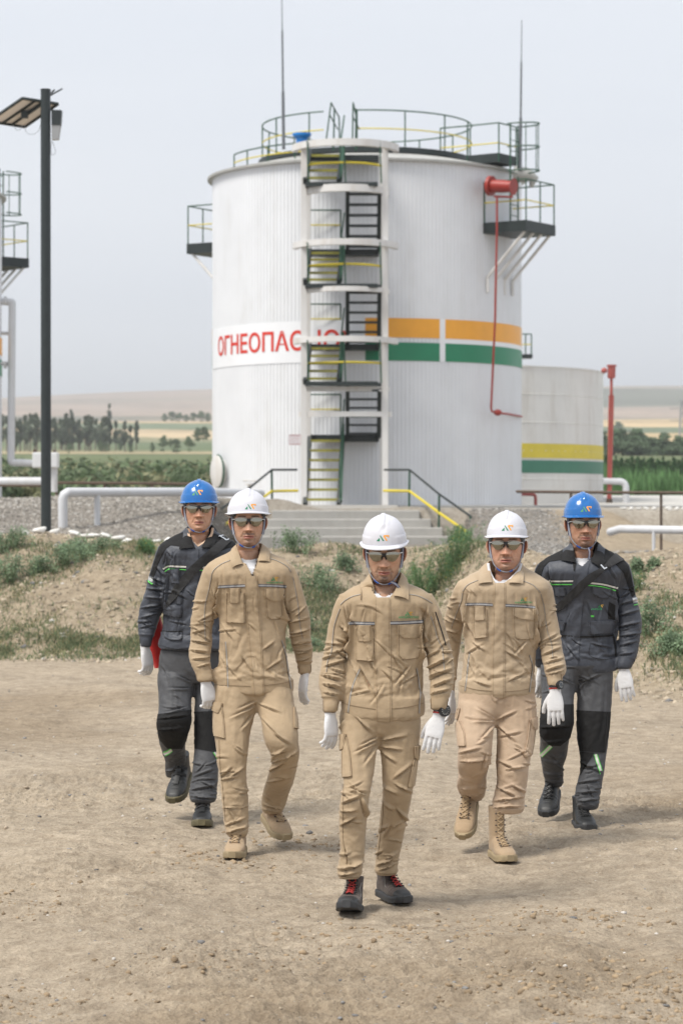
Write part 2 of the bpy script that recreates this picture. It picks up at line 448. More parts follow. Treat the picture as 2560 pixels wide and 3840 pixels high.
#            z      half-width  front   back   exponent
HEAD_TAB = [(-.128, .050, .040, .060, 2.1), (-.118, .053, .052, .060, 2.1), (-.110, .054, .074, .061, 2.1), (-.1045, .053, .084, .062, 2.15), (-.094, .0515, .0905, .064, 2.2),
            (-.080, .0570, .092, .068, 2.3), (-.060, .0640, .091, .075, 2.35), (-.035, .070, .0915, .085, 2.35), (-.010, .0735, .091, .092, 2.3), (.015, .0755, .090, .096, 2.25),
            (.035, .0765, .093, .098, 2.25), (.06, .0755, .091, .097, 2.2), (.085, .070, .083, .090, 2.2), (.105, .058, .066, .075, 2.1), (.118, .040, .045, .052, 2.0), (.1245, .018, .020, .024, 2.0)]
def head_rings(p, n=112):
    """rings from below the chin up to the crown, local head space: x to the image's right, front is -y, z up"""
    zs = list(np.arange(-.128, .05, .0026))+list(np.linspace(.05, .1245, 16)); g = lambda a, s: math.exp(-(a/s)**2)
    jw, wide = p.get('jaw', 1), p.get('wide', 1); out = []
    for z in zs:
        w_, f_, b_, e_ = lerp_tab(z, HEAD_TAB); rg = []
        w_ *= wide*(1+(jw-1)*g(z+.075, .035))
        for k in range(n):
            a = 2*math.pi*k/n; a = a+.22*math.sin(a)*1.0 if False else a
            ca, sa = math.cos(a-math.pi/2), math.sin(a-math.pi/2)
            x = w_*math.copysign(abs(ca)**(2/e_), ca); y = (f_ if sa < 0 else b_)*math.copysign(abs(sa)**(2/e_), sa)
            if sa < 0.1:
                fr = min(1, max(0, -sa*1.6)); ax = abs(x); d = 0
                # nose
                t = min(1, max(0, (.020-z)/.050)); prot = .008+.022*t**1.2; sg = .0080+.0075*t
                d += prot*g(ax, sg)*(1 if z > -.031 else g(z+.031, .0058))*(1 if z < .012 else g(z-.012, .014))
                d += .0105*g(ax-.0160, .0065)*g(z+.0305, .0078)
                # eyes, brow, cheek bones
                d -= .0095*g(ax-.031, .017)*g(z-.012, .0125); d += .0045*g(ax-.028, .022)*g(z-.035, .008)
                d += .0055*g(ax-.047, .017)*g(z+.006, .016)
                # mouth
                lw = .5+.5*math.cos(min(1, ax/.029)*math.pi)
                d += lw*(.0064*g(z+.0585, .0042)+.0078*g(z+.0690, .0050)-.0075*g(z+.0634, .0020)); d -= .0022*g(ax-.031, .006)*g(z+.063, .006)
                d -= .0050*g(z+.0785, .005)*g(ax, .022); d += .0055*g(ax, .020)*g(z+.093, .011)
                d += .0035*g(ax, .03)*g(z+.055, .022)
                # folds beside the mouth
                xl = .019+.016*max(0, min(1, (-.03-z)/.035)); d -= .0038*g(ax-xl, .0040)*(1 if -.062 < z < -.032 else g(min(abs(z+.062), abs(z+.032)), .006))
                d -= .004*g(ax-.053, .014)*g(z+.045, .018)*p.get('hollow', 1)
                y -= d*fr
            rg.append(Vector((x, y, z)))
        out.append(rg)
    return out
def skin_color(p, V):
    """skin colour by place on the head: lips, brows, beard, warm nose and ears, darker sockets and jaw sides; shade painted under nose and lip and in the smile folds"""
    base = np.array(p.get('skin', (.51, .30, .20))); Cc = np.tile(base, (len(V), 1)); x, y, z = V[:, 0], V[:, 1], V[:, 2]; ax = np.abs(x)
    fr = y < -.02; g = lambda a, s: np.exp(-(a/s)**2)
    def mixin(w_, c):
        nonlocal Cc; w_ = np.clip(w_, 0, 1)[:, None]; Cc = Cc*(1-w_)+np.array(c)*w_
    red = .35*g(ax, .022)*g(z+.026, .014)+.25*g(ax-.047, .02)*g(z+.012, .018)+.6*(ax > .074)*g(z, .04)
    mixin(red*fr+.5*(ax > .074)*g(z, .04), base*np.array([1.08, .82, .76]))
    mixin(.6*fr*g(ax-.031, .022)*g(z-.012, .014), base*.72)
    rs = np.random.RandomState(p.get('seed', 1)); nz = np.zeros(len(V))
    for i in range(12):
        dr = rs.normal(size=3)*rs.uniform(120, 700); nz += np.sin(V @ dr+rs.uniform(0, 6))
    nz = nz/12; Cc *= (1+.16*nz)[:, None]; lo = np.sin(V @ rs.normal(size=3)*40+1)*np.sin(V @ rs.normal(size=3)*55); Cc *= (1+np.outer(lo, (.03, .07, .09)))
    beard = np.array(p.get('beardc', (.055, .036, .028)))
    st = p.get('stubble', .3); jawz = smoothstep(-.045, -.075, z)*smoothstep(-.125, -.112, z)*(.5+.5*smoothstep(.03, -.05, y))
    mixin(st*jawz*(y < .01)*(.8+.5*nz), beard)
    mu = p.get('moustache', .3)*g(z+.0495, .0052)*smoothstep(.036, .024, ax); mixin(1.25*mu*fr*(.85+.6*nz), beard)
    go = p.get('goatee', .3)*(g(ax, p.get('gw', .021))*smoothstep(-.076, -.084, z)*smoothstep(-.124, -.114, z)+.55*g(ax-.030, .005)*smoothstep(-.053, -.062, z)*smoothstep(-.095, -.08, z)); mixin(go*(y < -.03)*(.9+.5*nz), beard)
    xl = .0205+.016*np.clip((-.03-z)/.035, 0, 1); mixin(.35*fr*g(ax-xl, .003)*smoothstep(-.03, -.036, z)*smoothstep(-.068, -.06, z), base*.5)  # shade of the smile folds painted into the skin
    mixin(.4*fr*g(z+.0415, .003)*smoothstep(.020, .014, ax), base*.45)  # painted shade under the nose
    lw = smoothstep(.029, .020, ax); hz = .0052*np.cos(np.clip(ax/.03, 0, 1)*1.4)
    lip = lw*smoothstep(.0095, .0065, np.abs(z+.0637)/(.55+.45*np.cos(np.clip(ax/.029, 0, 1)*1.45))); mixin(.85*lip*fr, p.get('lip', (.36, .12, .095)))
    mixin(.85*fr*g(z+.0634, .0018)*lw, (.08, .03, .025))
    mixin(.75*fr*g(ax-.0085, .0045)*g(z+.0392, .0032), (.10, .045, .03))
    br = g(z-(.0375-.10*np.abs(ax-.034)), .0042)*smoothstep(.010, .016, ax)*smoothstep(.058, .046, ax); mixin(.9*br*fr, (.02, .015, .012))
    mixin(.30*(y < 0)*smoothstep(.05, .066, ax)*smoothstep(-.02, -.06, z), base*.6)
    mixin(.28*fr*g(z+.079, .004)*g(ax, .02), base*.4)  # painted shade under the lower lip
    for mxx, mz in p.get('moles', []): mixin(.8*g(np.hypot(x-mxx, z-mz), .0022)*fr, (.06, .03, .02))
    return np.clip(Cc, 0, 1)
def skin_mat():
    q = NB('skin'); at_ = q.n('ShaderNodeAttribute', attribute_name='tone'); nz = q.noise(260, 3, .6); n2 = q.noise(40, 3)
    f = q.ramp(nz.outputs[0], [(.3, (.86, .84, .82)), (.7, (1.08, 1.08, 1.1))]); col = q.mix(1.0, at_.outputs['Color'], f, 'MULTIPLY')
    q.set(color=col, rough=.46, sss=.12, spec=.45); q.b.inputs['Subsurface Radius'].default_value = (.006, .0025, .0015); q.b.inputs['Subsurface Scale'].default_value = 1
    q.bump(nz.outputs[0], .35, .0012); return q.m
def helmet_outline(t):  # 0 at the brim, 1 at the top
    return (1-t**2.35)**(1/2.05)
def make_helmet(M, col, parent, mats):
    """dome with a raised centre rib, side steps, brim all round and a short peak; local space of the head"""
    z0, H, A, Bf, Bb = .040, .116, .1010, .114, .120; mb = MB(); n = 96; rings = []; g = lambda a, s: math.exp(-(a/s)**2)
    ts = [0]+list(np.linspace(.02, .9, 26))+[.93, .955, .975, .99]
    def rad(a, t, extra=0):
        ca, sa = math.cos(a), math.sin(a); k = helmet_outline(t); e = 2.15
        x = A*math.copysign(abs(ca)**(2/e), ca)*k; y = (Bf if sa < 0 else Bb)*math.copysign(abs(sa)**(2/e), sa)*k; z = z0+H*t
        side = smoothstep(.45, .62, abs(ca)); st = .0022*side*(1-smoothstep(.30, .33, t))
        nrm = Vector((x/A**2, y/Bf**2, (z-z0)/H**2+.0)).normalized() if t > .01 else Vector((ca, sa, 0))
        p = Vector((x, y, z)); d = st+.0055*smoothstep(.011, .007, abs(x))*smoothstep(.62, .74, t)+.0018*smoothstep(.030, .026, abs(x))*smoothstep(.70, .76, t)
        if sa < 0: # facet below the rib in front
            wd = .008+.011*(1-t); d -= .0028*smoothstep(wd+.002, wd-.001, abs(x))*smoothstep(.42, .60, t)*(1-smoothstep(.80, .86, t))
        return p+nrm*(d+extra)
    for t in ts: rings.append([rad(2*math.pi*k/n, t) for k in range(n)])
    top = Vector((0, 0, z0+H+.0055)); rings.append([top+Vector((math.cos(2*math.pi*k/n)*.004, math.sin(2*math.pi*k/n)*.004, -.0003)) for k in range(n)])
    mb.loft(rings, caps=True)
    def M_(p): return M @ p
    mb.v = [tuple(M @ Vector(p)) for p in mb.v]
    dome = mb.build('safety_helmet', mats['helmet_'+col], parent, smooth=True, angle=70)
    br = MB(); rg = [[], [], [], []]
    for k in range(n):
        a = 2*math.pi*k/n; ca, sa = math.cos(a), math.sin(a); p = rad(a, 0); fr = max(0, -sa)
        pk = .027*smoothstep(.45, 1.0, fr); w_ = .0085+pk; dirv = Vector((ca, sa*1.05, 0)).normalized(); dz = -.0045-.020*smoothstep(.3, .95, fr)
        if fr > 0: dz = -.003-.005*smoothstep(.15, .8, fr)
        up = .0035*smoothstep(.85, 1, abs(ca))
        q = Vector((p.x*(1+(.006)/A), p.y, p.z))+Vector((dirv.x*(.0050+.002*fr), dirv.y*w_, dz+up))
        rg[0].append(p+Vector((0, 0, .004))); rg[1].append(q+Vector((0, 0, .0028))); rg[2].append(q-Vector((0, 0, .0008))); rg[3].append(p-Vector((p.x*.04, p.y*.04, .003)))
    br.loft(rg, caps=False); br.v = [tuple(M @ Vector(p)) for p in br.v]; br.build('brim', mats['helmet_'+col], dome, smooth=True, angle=60)
    hb = MB(); hb.loft([[Vector((.0865*math.cos(2*math.pi*k/64), .102*math.sin(2*math.pi*k/64), z)) for k in range(64)] for z in (.060, .052, .040, .030)]
                       +[[Vector((.0805*math.cos(2*math.pi*k/64), .096*math.sin(2*math.pi*k/64), z)) for k in range(64)] for z in (.030, .060)], caps=False)
    for f in list(range(len(hb.f))): pass
    keep = [i for i, f in enumerate(hb.f) if not (sum(hb.v[j][1] for j in f)/len(f) < -.055)]
    hb.f = [hb.f[i] for i in keep]; hb.m = [0]*len(hb.f); hb.v = [tuple(M @ Vector(p)) for p in hb.v]; hb.build('headband', mats['black_plastic'], dome, smooth=True)
    return dome
def strip3(mb, pts, wds, nrm, th=.0012):
    """flat strap through 3D points; nrm gives the outward normal at each point"""
    pts = [Vector(p) for p in pts]; rings = []
    for i, p in enumerate(pts):
        t = (pts[min(i+1, len(pts)-1)]-pts[max(i-1, 0)]).normalized(); n = Vector(nrm[i]).normalized(); s = t.cross(n).normalized(); w_ = wds[i]/2
        rings.append([p-s*w_-n*th, p+s*w_-n*th, p+s*w_+n*th, p-s*w_+n*th])
    mb.loft(rings)
def curve3(pts, n):
    P = [np.array(p, float) for p in pts]; return [Vector(q) for q in resline(P, n, True)]
def make_straps(M, parent, mats, tail=None):
    """chin strap: wide grey Y pieces beside the cheeks with blue edges, a blue band under the chin"""
    def put(nm, mt, f, smooth=True):
        mb = MB(); f(mb); mb.v = [tuple(M @ Vector(p)) for p in mb.v]; return mb.build(nm, mats[mt], parent, smooth=smooth, angle=40)
    for s in (-1, 1):
        P = curve3([(s*.0800, -.022, .042), (s*.0790, -.028, .015), (s*.0755, -.032, -.020), (s*.0700, -.036, -.050)], 12)
        W = list(np.linspace(.0060, .0135, 12)); N = [(s*.62, -.78, 0)]*12
        put('chin_strap', 'strap_grey', lambda mb: strip3(mb, P, W, N))
        for q in (-1, 1):
            E = [p+Vector((s*.62, -.78, 0)).cross(Vector((0, 0, 1))).normalized()*q*w_*.5+Vector((s*.0009, -.0009, 0)) for p, w_ in zip(P, W)]
            put('strap_edge', 'strap_navy', lambda mb: strip3(mb, E, [.0013]*12, N, .0011), False)
        Q = curve3([(s*.0700, -.036, -.050), (s*.0595, -.050, -.078), (s*.040, -.068, -.101), (s*.018, -.080, -.113), (0, -.082, -.1165)], 14)
        NN = [(s*.7, -.5, -.3)]*6+[(s*.3, -.7, -.6)]*8
        put('lower_strap', 'strap_navy2', lambda mb: strip3(mb, Q, [.0050]*14, NN, .0012))
        sl_ = slice(7, 11) if s < 0 else slice(9, 12)
        put('strap_label', 'strap_blue', lambda mb: strip3(mb, [q+Vector((s*.0006, -.0016, -.0012)) for q in Q[sl_]], [.0078]*len(Q[sl_]), NN[sl_], .0016))
    if tail:
        mb = MB(); P = curve3([M @ Vector(p) for p in tail], 12); strip3(mb, P, [.0095]*12, [(0, -1, .1)]*12, .001); mb.build('strap_end', mats['strap_grey'], parent, smooth=True)
        for q in (-1, 1):
            mb = MB(); vert = abs(P[-1].x-P[0].x) < .02
            strip3(mb, [p+Vector((q*.0042*(1 if vert else .55), -.0012, q*.0038*(0 if vert else 1))) for p in P], [.0018]*12, [(0, -1, .1)]*12, .001); mb.build('strap_edge', mats['strap_navy'], parent)
def make_glasses(M, parent, mats):
    root = None
    def surf(x, z): return Vector((x, -.1035+x*x*4.6-.10*(z-.012)+6.5*(z-.008)**2, z))
    for s in (-1, 1):
        mb = MB(); top = [(.0075, .0245), (.020, .0275), (.038, .0285), (.055, .0265), (.0665, .0220)]; bot = [(.0085, .013), (.0155, -.0045), (.030, -.0125), (.048, -.0105), (.0655, .0115)]
        T, B = resline(top, 16, True), resline(bot, 16, True); rows = []
        for k in range(7):
            v = k/6; rows.append([surf(s*(T[i][0]*(1-v)+B[i][0]*v), T[i][1]*(1-v)+B[i][1]*v)+Vector((0, -.0022*math.sin(math.pi*v), 0)) for i in range(16)])
        back = [[p+Vector((0, .0022, 0)) for p in r] for r in rows]
        vs = [p for r in rows for p in r]+[p for r in back for p in r]; fs = []; n0 = 7*16
        for j in range(6):
            for i in range(15):
                a = j*16+i; fs.append((a, a+1, a+17, a+16)); fs.append((n0+a, n0+a+16, n0+a+17, n0+a+1))
        bd = [i for i in range(16)]+[j*16+15 for j in range(1, 7)]+[6*16+i for i in range(14, -1, -1)]+[j*16 for j in range(5, 0, -1)]
        for k in range(len(bd)): a, b = bd[k], bd[(k+1) % len(bd)]; fs.append((a, n0+a, n0+b, b))
        mb.add([M @ p for p in vs], fs)
        if root is None:
            root = empty('safety_glasses', M @ Vector((0, -.1, .01))); adopt(root, parent)
        mb.build('lens', mats['lens'], root, smooth=True, angle=40)
        fr = MB(); fr.tube([M @ (surf(s*p[0], p[1]+.0012)+Vector((0, -.0010, 0))) for p in T], .0013, 6); fr.build('rim', mats['clear_rim'], root, smooth=True)
        tm = MB(); tm.tube([M @ Vector(p) for p in ((s*.066, -.082, .0225), (s*.0735, -.070, .022), (s*.080, -.04, .018), (s*.081, .005, .016))], [.0022, .0024, .002, .0016], 6)
        tm.build('temple', mats['clear_rim'], root, smooth=True)
    mb = MB()
    pts = [(-.0105, .0255), (.0105, .0255), (.0085, .016), (.0065, .012), (.0125, .000), (.0095, -.003), (.0035, .009), (0, .0115), (-.0035, .009), (-.0095, -.003), (-.0125, .000), (-.0065, .012), (-.0085, .016)]
    f = [surf(x, z)+Vector((0, -.0045, 0)) for x, z in pts]; b = [p+Vector((0, .006, 0)) for p in f]; m = len(pts)
    mb.add([M @ p for p in f+b], [tuple(range(m)), tuple(range(2*m-1, m-1, -1))]+[(i, m+i, m+(i+1) % m, (i+1) % m) for i in range(m)])
    mb.build('nose_bridge', mats['black_plastic'], root)
    return root
def make_hand(M, side, curl, parent, mats, spread=.05, thumb=(.75, .35), name='glove'):
    """side +1: thumb towards +x. back of the hand faces -y, fingers hang along -z. curl: 4 values (total bend of each finger, radians)"""
    mb = MB()
    prof = [(.030, .0285, .021), (.012, .0275, .020), (-.008, .0300, .0185), (-.030, .0385, .0170), (-.060, .0430, .0155), (-.085, .0425, .0140), (-.098, .040, .011)]
    mb.loft([ring((.002*(i > 2), 0, z), rx, ry, 24, 2.4) for i, (z, rx, ry) in enumerate(prof)])
    for i, (x0, L, r) in enumerate(((.0315, .074, .0100), (.0110, .083, .0104), (-.0100, .077, .0100), (-.0300, .060, .0090))):
        p = Vector((x0, 0, -.088)); a = .08+curl[i]*.22; sx = (x0/.03)*spread; pts = [Vector((x0*.93, 0, -.070)), p]; rr = [r*1.05, r*1.05]
        for sgm, fr in ((.42, .0), (.32, .42), (.26, .36)):
            a += curl[i]*fr; dv = Vector((math.sin(sx), math.sin(a), -math.cos(a))).normalized(); p = p+dv*L*sgm; pts.append(p); rr.append(rr[-1]*.94)
        dn = (pts[-1]-pts[-2]).normalized(); pts.append(pts[-1]+dn*r*.45); rr.append(r*.55)
        q = []; qr = []
        for j in range(len(pts)-1):
            for t in (0, .5): q.append(pts[j].lerp(pts[j+1], t)); qr.append(rr[j]*(1-t)+rr[j+1]*t)
        q.append(pts[-1]); qr.append(rr[-1]); mb.tube(q, qr, 12)
    p0 = Vector((.020, .006, -.018)); o, b = thumb; d1 = Vector((math.sin(o), b*.9, -math.cos(o))).normalized(); p1 = p0+d1*.045
    d2 = Vector((math.sin(o*.55), b*1.1, -math.cos(o*.55))).normalized(); p2 = p1+d2*.032; d3 = Vector((math.sin(o*.2), b*1.2, -math.cos(o*.2))).normalized(); p3 = p2+d3*.024
    mb.tube([p0, p0.lerp(p1, .5), p1, p1.lerp(p2, .5), p2, p3, p3+d3*.004], [.017, .0155, .0128, .0122, .0118, .0100, .006], 12)
    me = remesh(mb, .0027, 2); V = mesh_np(me)
    # knit cuff ribs
    cuff = V[:, 2] > -.002; ang = np.arctan2(V[:, 1], V[:, 0]); V[cuff, :2] *= (1+.03*np.sin(ang[cuff]*34))[:, None]
    V[:, 0] *= side; V = np.array([M @ Vector(v) for v in V])
    F_ = [list(p.vertices)[::(1 if side > 0 else -1)] for p in me.polygons]; bpy.data.meshes.remove(me)
    return np_obj(name, V, F_, mats['glove'], parent)
def make_boot(M, style, parent, mats, shaft=.10):
    """toe towards -y, sole on z = 0, ankle above the origin"""
    root = empty('boot', M @ Vector((0, 0, 0))); adopt(root, parent); T = lambda mb: setattr(mb, 'v', [tuple(M @ Vector(p)) for p in mb.v])
    wd = lambda y: float(np.interp(y, [-.208, -.200, -.185, -.15, -.10, -.04, .02, .06, .082, .092], [.012, .026, .038, .0485, .051, .042, .036, .036, .029, .012]))
    ht = lambda y: float(np.interp(y, [-.208, -.200, -.185, -.15, -.11, -.07, -.03, .01, .06, .088, .092], [.030, .042, .056, .068, .074, .088, .108, .12, .115, .09, .05]))
    mb = MB(); rings = []
    for y in np.concatenate([np.linspace(-.208, -.18, 6), np.linspace(-.16, .06, 12), np.linspace(.07, .092, 5)]):
        w_, h = wd(y), ht(y); rg = []
        for k in range(28):
            a = math.pi*2*k/28; ca, sa = math.cos(a), math.sin(a); x = w_*math.copysign(abs(ca)**(2/2.5), ca); z = .02+(h-.02)*(.5+.5*math.copysign(abs(sa)**(2/(2.1 if sa > 0 else 4)), sa)); rg.append(Vector((x+(-.006 if y < -.1 else 0)*0, y, z)))
        rings.append(rg)
    mb.loft(rings)
    mb.loft([ring((0, .030+.004*i, z), .0375+.002*(i == 4), .052, 28, 2.3) for i, z in enumerate(np.linspace(.06, .06+shaft, 5))])
    me = remesh(mb, .0042, 3); V = mesh_np(me); Fc = [list(p.vertices) for p in me.polygons]; bpy.data.meshes.remove(me)
    cap = style.get('cap'); fc = np.array([V[f].mean(0) for f in Fc])
    # toe cap seam and slight creases across the instep
    V[:, 2] += -.0018*np.exp(-((V[:, 1]+.142)/.004)**2)*(V[:, 2] > .03)+.0016*np.sin(V[:, 1]*260)*np.exp(-((V[:, 1]+.09)/.03)**2)*(V[:, 2] > .05)
    toe = (fc[:, 1] < -.142-.25*np.abs(fc[:, 0])+.0) & (fc[:, 2] < .2)
    W = np.array([M @ Vector(v) for v in V]); up = np_obj('upper', W, [f for f, t in zip(Fc, toe) if not t], mats[style['upper']], root)
    up2 = np_obj('toe_cap', W, [f for f, t in zip(Fc, toe) if t], mats[style.get('cap', style['upper'])], root)
    for o in (up, up2):
        bm = bmesh.new(); bm.from_mesh(o.data); bmesh.ops.delete(bm, geom=[v for v in bm.verts if not v.link_faces], context='VERTS'); bm.to_mesh(o.data); bm.free()
    sl = MB(); rg = []
    ys = np.concatenate([np.linspace(-.216, -.18, 8), np.linspace(-.16, .07, 14), np.linspace(.08, .1, 5)])
    def outline(off):
        L = [(wd(min(max(y, -.208), .092))+off, y) for y in ys]; return [(w_, y) for w_, y in L]+[(-w_, y) for w_, y in L[::-1]]
    for z, off in ((.0, .002), (.004, .0065), (.012, .0058), (.020, .0065), (.030, .006), (.034, .002)):
        rg.append([Vector((x, y*(1.01), z+.012*smoothstep(-.13, -.215, y)+(.0 if z > .004 else .003*(math.sin(y*170) > .4)))) for x, y in outline(off)])
    sl.loft(rg); T(sl); sl.build('sole', mats[style['sole']], root, smooth=True, angle=45)
    la = MB(); eys = []; nz = style.get('laces', 6)
    top = .055+shaft*.9
    def inst(t):  # point on the instep, t 0 at the toe end, 1 at the top of the shaft
        P = [(-.118, .0755), (-.085, .087), (-.055, .102), (-.035, .118), (-.028, .135), (-.024, .06+shaft)]
        q = resline(P, 30)[int(t*29)]; return q
    for i in range(nz):
        t0, t1 = i/nz, (i+1)/nz
        if t1 > 1: break
        for s in (-1, 1):
            a, b = inst(t0), inst(min(1, t1)); hw = .017
            n0 = Vector((0, -.5, .85)) if a[1] < .11 else Vector((0, -1, .1))
            p = Vector((s*hw, a[0], a[1]))+n0*.004; q = Vector((-s*hw, b[0], b[1]))+n0*.004; m = (p+q)/2+n0*.006
            la.tube([p, p.lerp(m, .6), m, m.lerp(q, .4), q], .0026, 6)
            ey = MB(); ey.tube([p+Vector((s*.010, .002, 0)), p], .0034, 6); eys.append(ey)
    tg = MB(); rr = []
    for t in np.linspace(0, 1, 8):
        a = inst(t); n0 = Vector((0, -.5, .85)) if a[1] < .11 else Vector((0, -1, .1)); c = Vector((0, a[0], a[1])); w_ = .014
        rr.append([c+Vector((-w_, 0, 0))-n0*.004, c+Vector((w_, 0, 0))-n0*.004, c+Vector((w_, 0, 0))+n0*.0025, c+n0*.005, c+Vector((-w_, 0, 0))+n0*.0025])
    tg.loft(rr); T(tg); tg.build('tongue', mats[style.get('tongue', style['upper'])], root, smooth=True, angle=50)
    if style.get('straps'):
        for (y, z, ry) in ((-.062, .103, .9), (-.035, .128, .5)):
            st = MB(); pts = [Vector((x, y+abs(x)*.9*.6+.0, z-abs(x)**1.6*4.5)) for x in np.linspace(-.04, .04, 11)]
            strip3(st, [p+Vector((0, -.003, .005)) for p in pts], [.016]*11, [(p.x*14, -.5, .85) for p in pts], .0018)
            T(st); st.build('hook_strap', mats['black_cloth'], root, smooth=True, angle=50)
    else:
        T(la); la.build('laces', mats[style['lace']], root, smooth=True); [(T(ey), ey.build('eyelet', mats[style.get('eye', 'black_plastic')], root, smooth=True)) for ey in eys]
    if style.get('piping'):
        for s in (-1, 1):
            pp = MB(); pp.tube([Vector(p) for p in ((s*.034, -.13, .062), (s*.044, -.09, .060), (s*.043, -.055, .070), (s*.034, -.03, .105), (s*.036, .0, .13))], .0012, 5); T(pp); pp.build('piping', mats['piping_grey'], root)
    return root
# ------------------------------------------------------------------ cloth and kit materials
def fabric(name, rgb, rough=.74, weave=900, bump=.25, var=.09, sheen=.12):
    q = NB(name); c = rgb; n1 = q.noise(7, 5, .6); n2 = q.noise(weave, 2, .5)
    lo = tuple(x*(1-var) for x in c); hi = tuple(min(1, x*(1+var)) for x in c)
    col = q.ramp(n1.outputs[0], [(.3, lo), (.7, hi)]); f = q.ramp(n2.outputs[0], [(.3, (.9,)*3), (.7, (1.08,)*3)])
    q.set(color=q.mix(1, col, f, 'MULTIPLY'), rough=rough, sheen=sheen, spec=.42); b = q.bump(n2.outputs[0], bump, .0008)
    q.bump(q.noise(42, 5, .65).outputs[0], .45, .007, prev=b); return q.m
def plain(name, rgb, rough=.5, metal=0, spec=.5, coat=0):
    q = NB(name); q.set(color=(*rgb[:3], 1), rough=rough, metal=metal, spec=spec, coat=coat); return q.m
PM = dict(tan=fabric('khaki_twill', (.385, .288, .182)), tan2=fabric('khaki_twill_light', (.415, .318, .212)), tan3=fabric('khaki_twill_pale', (.44, .325, .225)),
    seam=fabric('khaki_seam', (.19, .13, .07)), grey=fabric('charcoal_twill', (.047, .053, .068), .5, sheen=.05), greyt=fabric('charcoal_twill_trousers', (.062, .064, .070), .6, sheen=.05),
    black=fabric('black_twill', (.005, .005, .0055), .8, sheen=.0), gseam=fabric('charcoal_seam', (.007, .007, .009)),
    reflect=plain('reflective_tape', (.42, .43, .44), .45, .2), reflect_w=plain('reflective_tape_pale', (.62, .61, .57), .5), navy=plain('navy_edge', (.018, .025, .06), .7), lime=plain('lime_piping', (.12, .62, .10), .6),
    white_cloth=fabric('white_cotton', (.64, .64, .66), .9), beige_cloth=fabric('beige_cotton', (.62, .44, .31), .9), glove=fabric('white_knit_glove', (.66, .66, .67), .95, 1500, .5, .03),
    emb_green=fabric('green_thread', (.04, .30, .11), .6), emb_gold=fabric('gold_thread', (.55, .33, .06), .6), logo_green=plain('logo_green', (.02, .22, .11), .4), logo_green_b=plain('logo_green_bright', (.10, .34, .12), .4), logo_orange=plain('logo_orange', (.85, .36, .05), .4),
    helmet_white=plain('white_helmet_plastic', (.60, .60, .645), .34, 0, .45, .15), helmet_blue=plain('blue_helmet_plastic', (.006, .125, .40), .22, 0, .55, .4), black_plastic=plain('black_plastic', (.012, .012, .014), .45),
    strap_grey=plain('grey_webbing', (.30, .31, .35), .8), strap_navy=plain('navy_webbing_edge', (.045, .06, .15), .8), strap_navy2=plain('blue_grey_webbing', (.27, .285, .33), .8), strap_blue=plain('blue_webbing_label', (.02, .09, .36), .6),
    lens=plain('mirrored_lens', (.30, .285, .235), .07, 1), clear_rim=plain('clear_plastic_rim', (.62, .62, .62), .15, 0, .8), hair=fabric('short_black_hair', (.010, .008, .007), .6, 700, .6), zipper=plain('black_zip', (.015, .015, .018), .4, .5),
    leather_brown=fabric('dark_brown_nubuck', (.062, .046, .038), .7), leather_black=paint('dusty_black_leather', (.022, .023, .024), .5, .35, scale=14), suede=fabric('sand_suede', (.36, .262, .165), .95), sole_tan=paint('tan_rubber', (.30, .235, .14), .8, .15, scale=20),
    sole_black=paint('black_rubber', (.03, .031, .033), .6, .3, scale=18), sole_olive=paint('worn_olive_rubber', (.115, .10, .055), .8, .3, scale=18), lace_red=plain('red_black_lace', (.33, .022, .018), .7), lace_tan=plain('tan_lace', (.40, .29, .17), .8), lace_black=plain('black_lace', (.02, .02, .02), .7),
    black_cloth=fabric('black_webbing', (.012, .012, .013), .7), piping_grey=plain('grey_piping', (.35, .33, .30), .6), red_nylon=fabric('red_nylon', (.48, .014, .012), .55), steel=plain('steel_buckle', (.75, .75, .75), .25, 1), red_band=plain('red_wristband', (.60, .05, .04), .6), skin=skin_mat(), glass=plain('watch_glass', (.02, .025, .03), .08, 0, .8))
BOOT = dict(brown=dict(upper='leather_brown', cap='leather_black', sole='sole_black', lace='lace_red', tongue='black', laces=6, piping=1), sand=dict(upper='suede', cap='suede', sole='sole_tan', lace='lace_tan', eye='leather_brown', laces=4),
    sandtall=dict(upper='suede', cap='suede', sole='sole_tan', lace='lace_tan', eye='leather_brown', laces=8), black=dict(upper='leather_black', cap='leather_black', sole='sole_olive', lace='lace_black', straps=1), black2=dict(upper='leather_black', cap='leather_black', sole='sole_black', lace='lace_black', laces=5))
def rot(rx=0, ry=0, rz=0): return (Matrix.Rotation(R(rz), 4, 'Z') @ Matrix.Rotation(R(ry), 4, 'Y') @ Matrix.Rotation(R(rx), 4, 'X'))
def zat(fn, y, d): return at(*fn(0, y), d).z
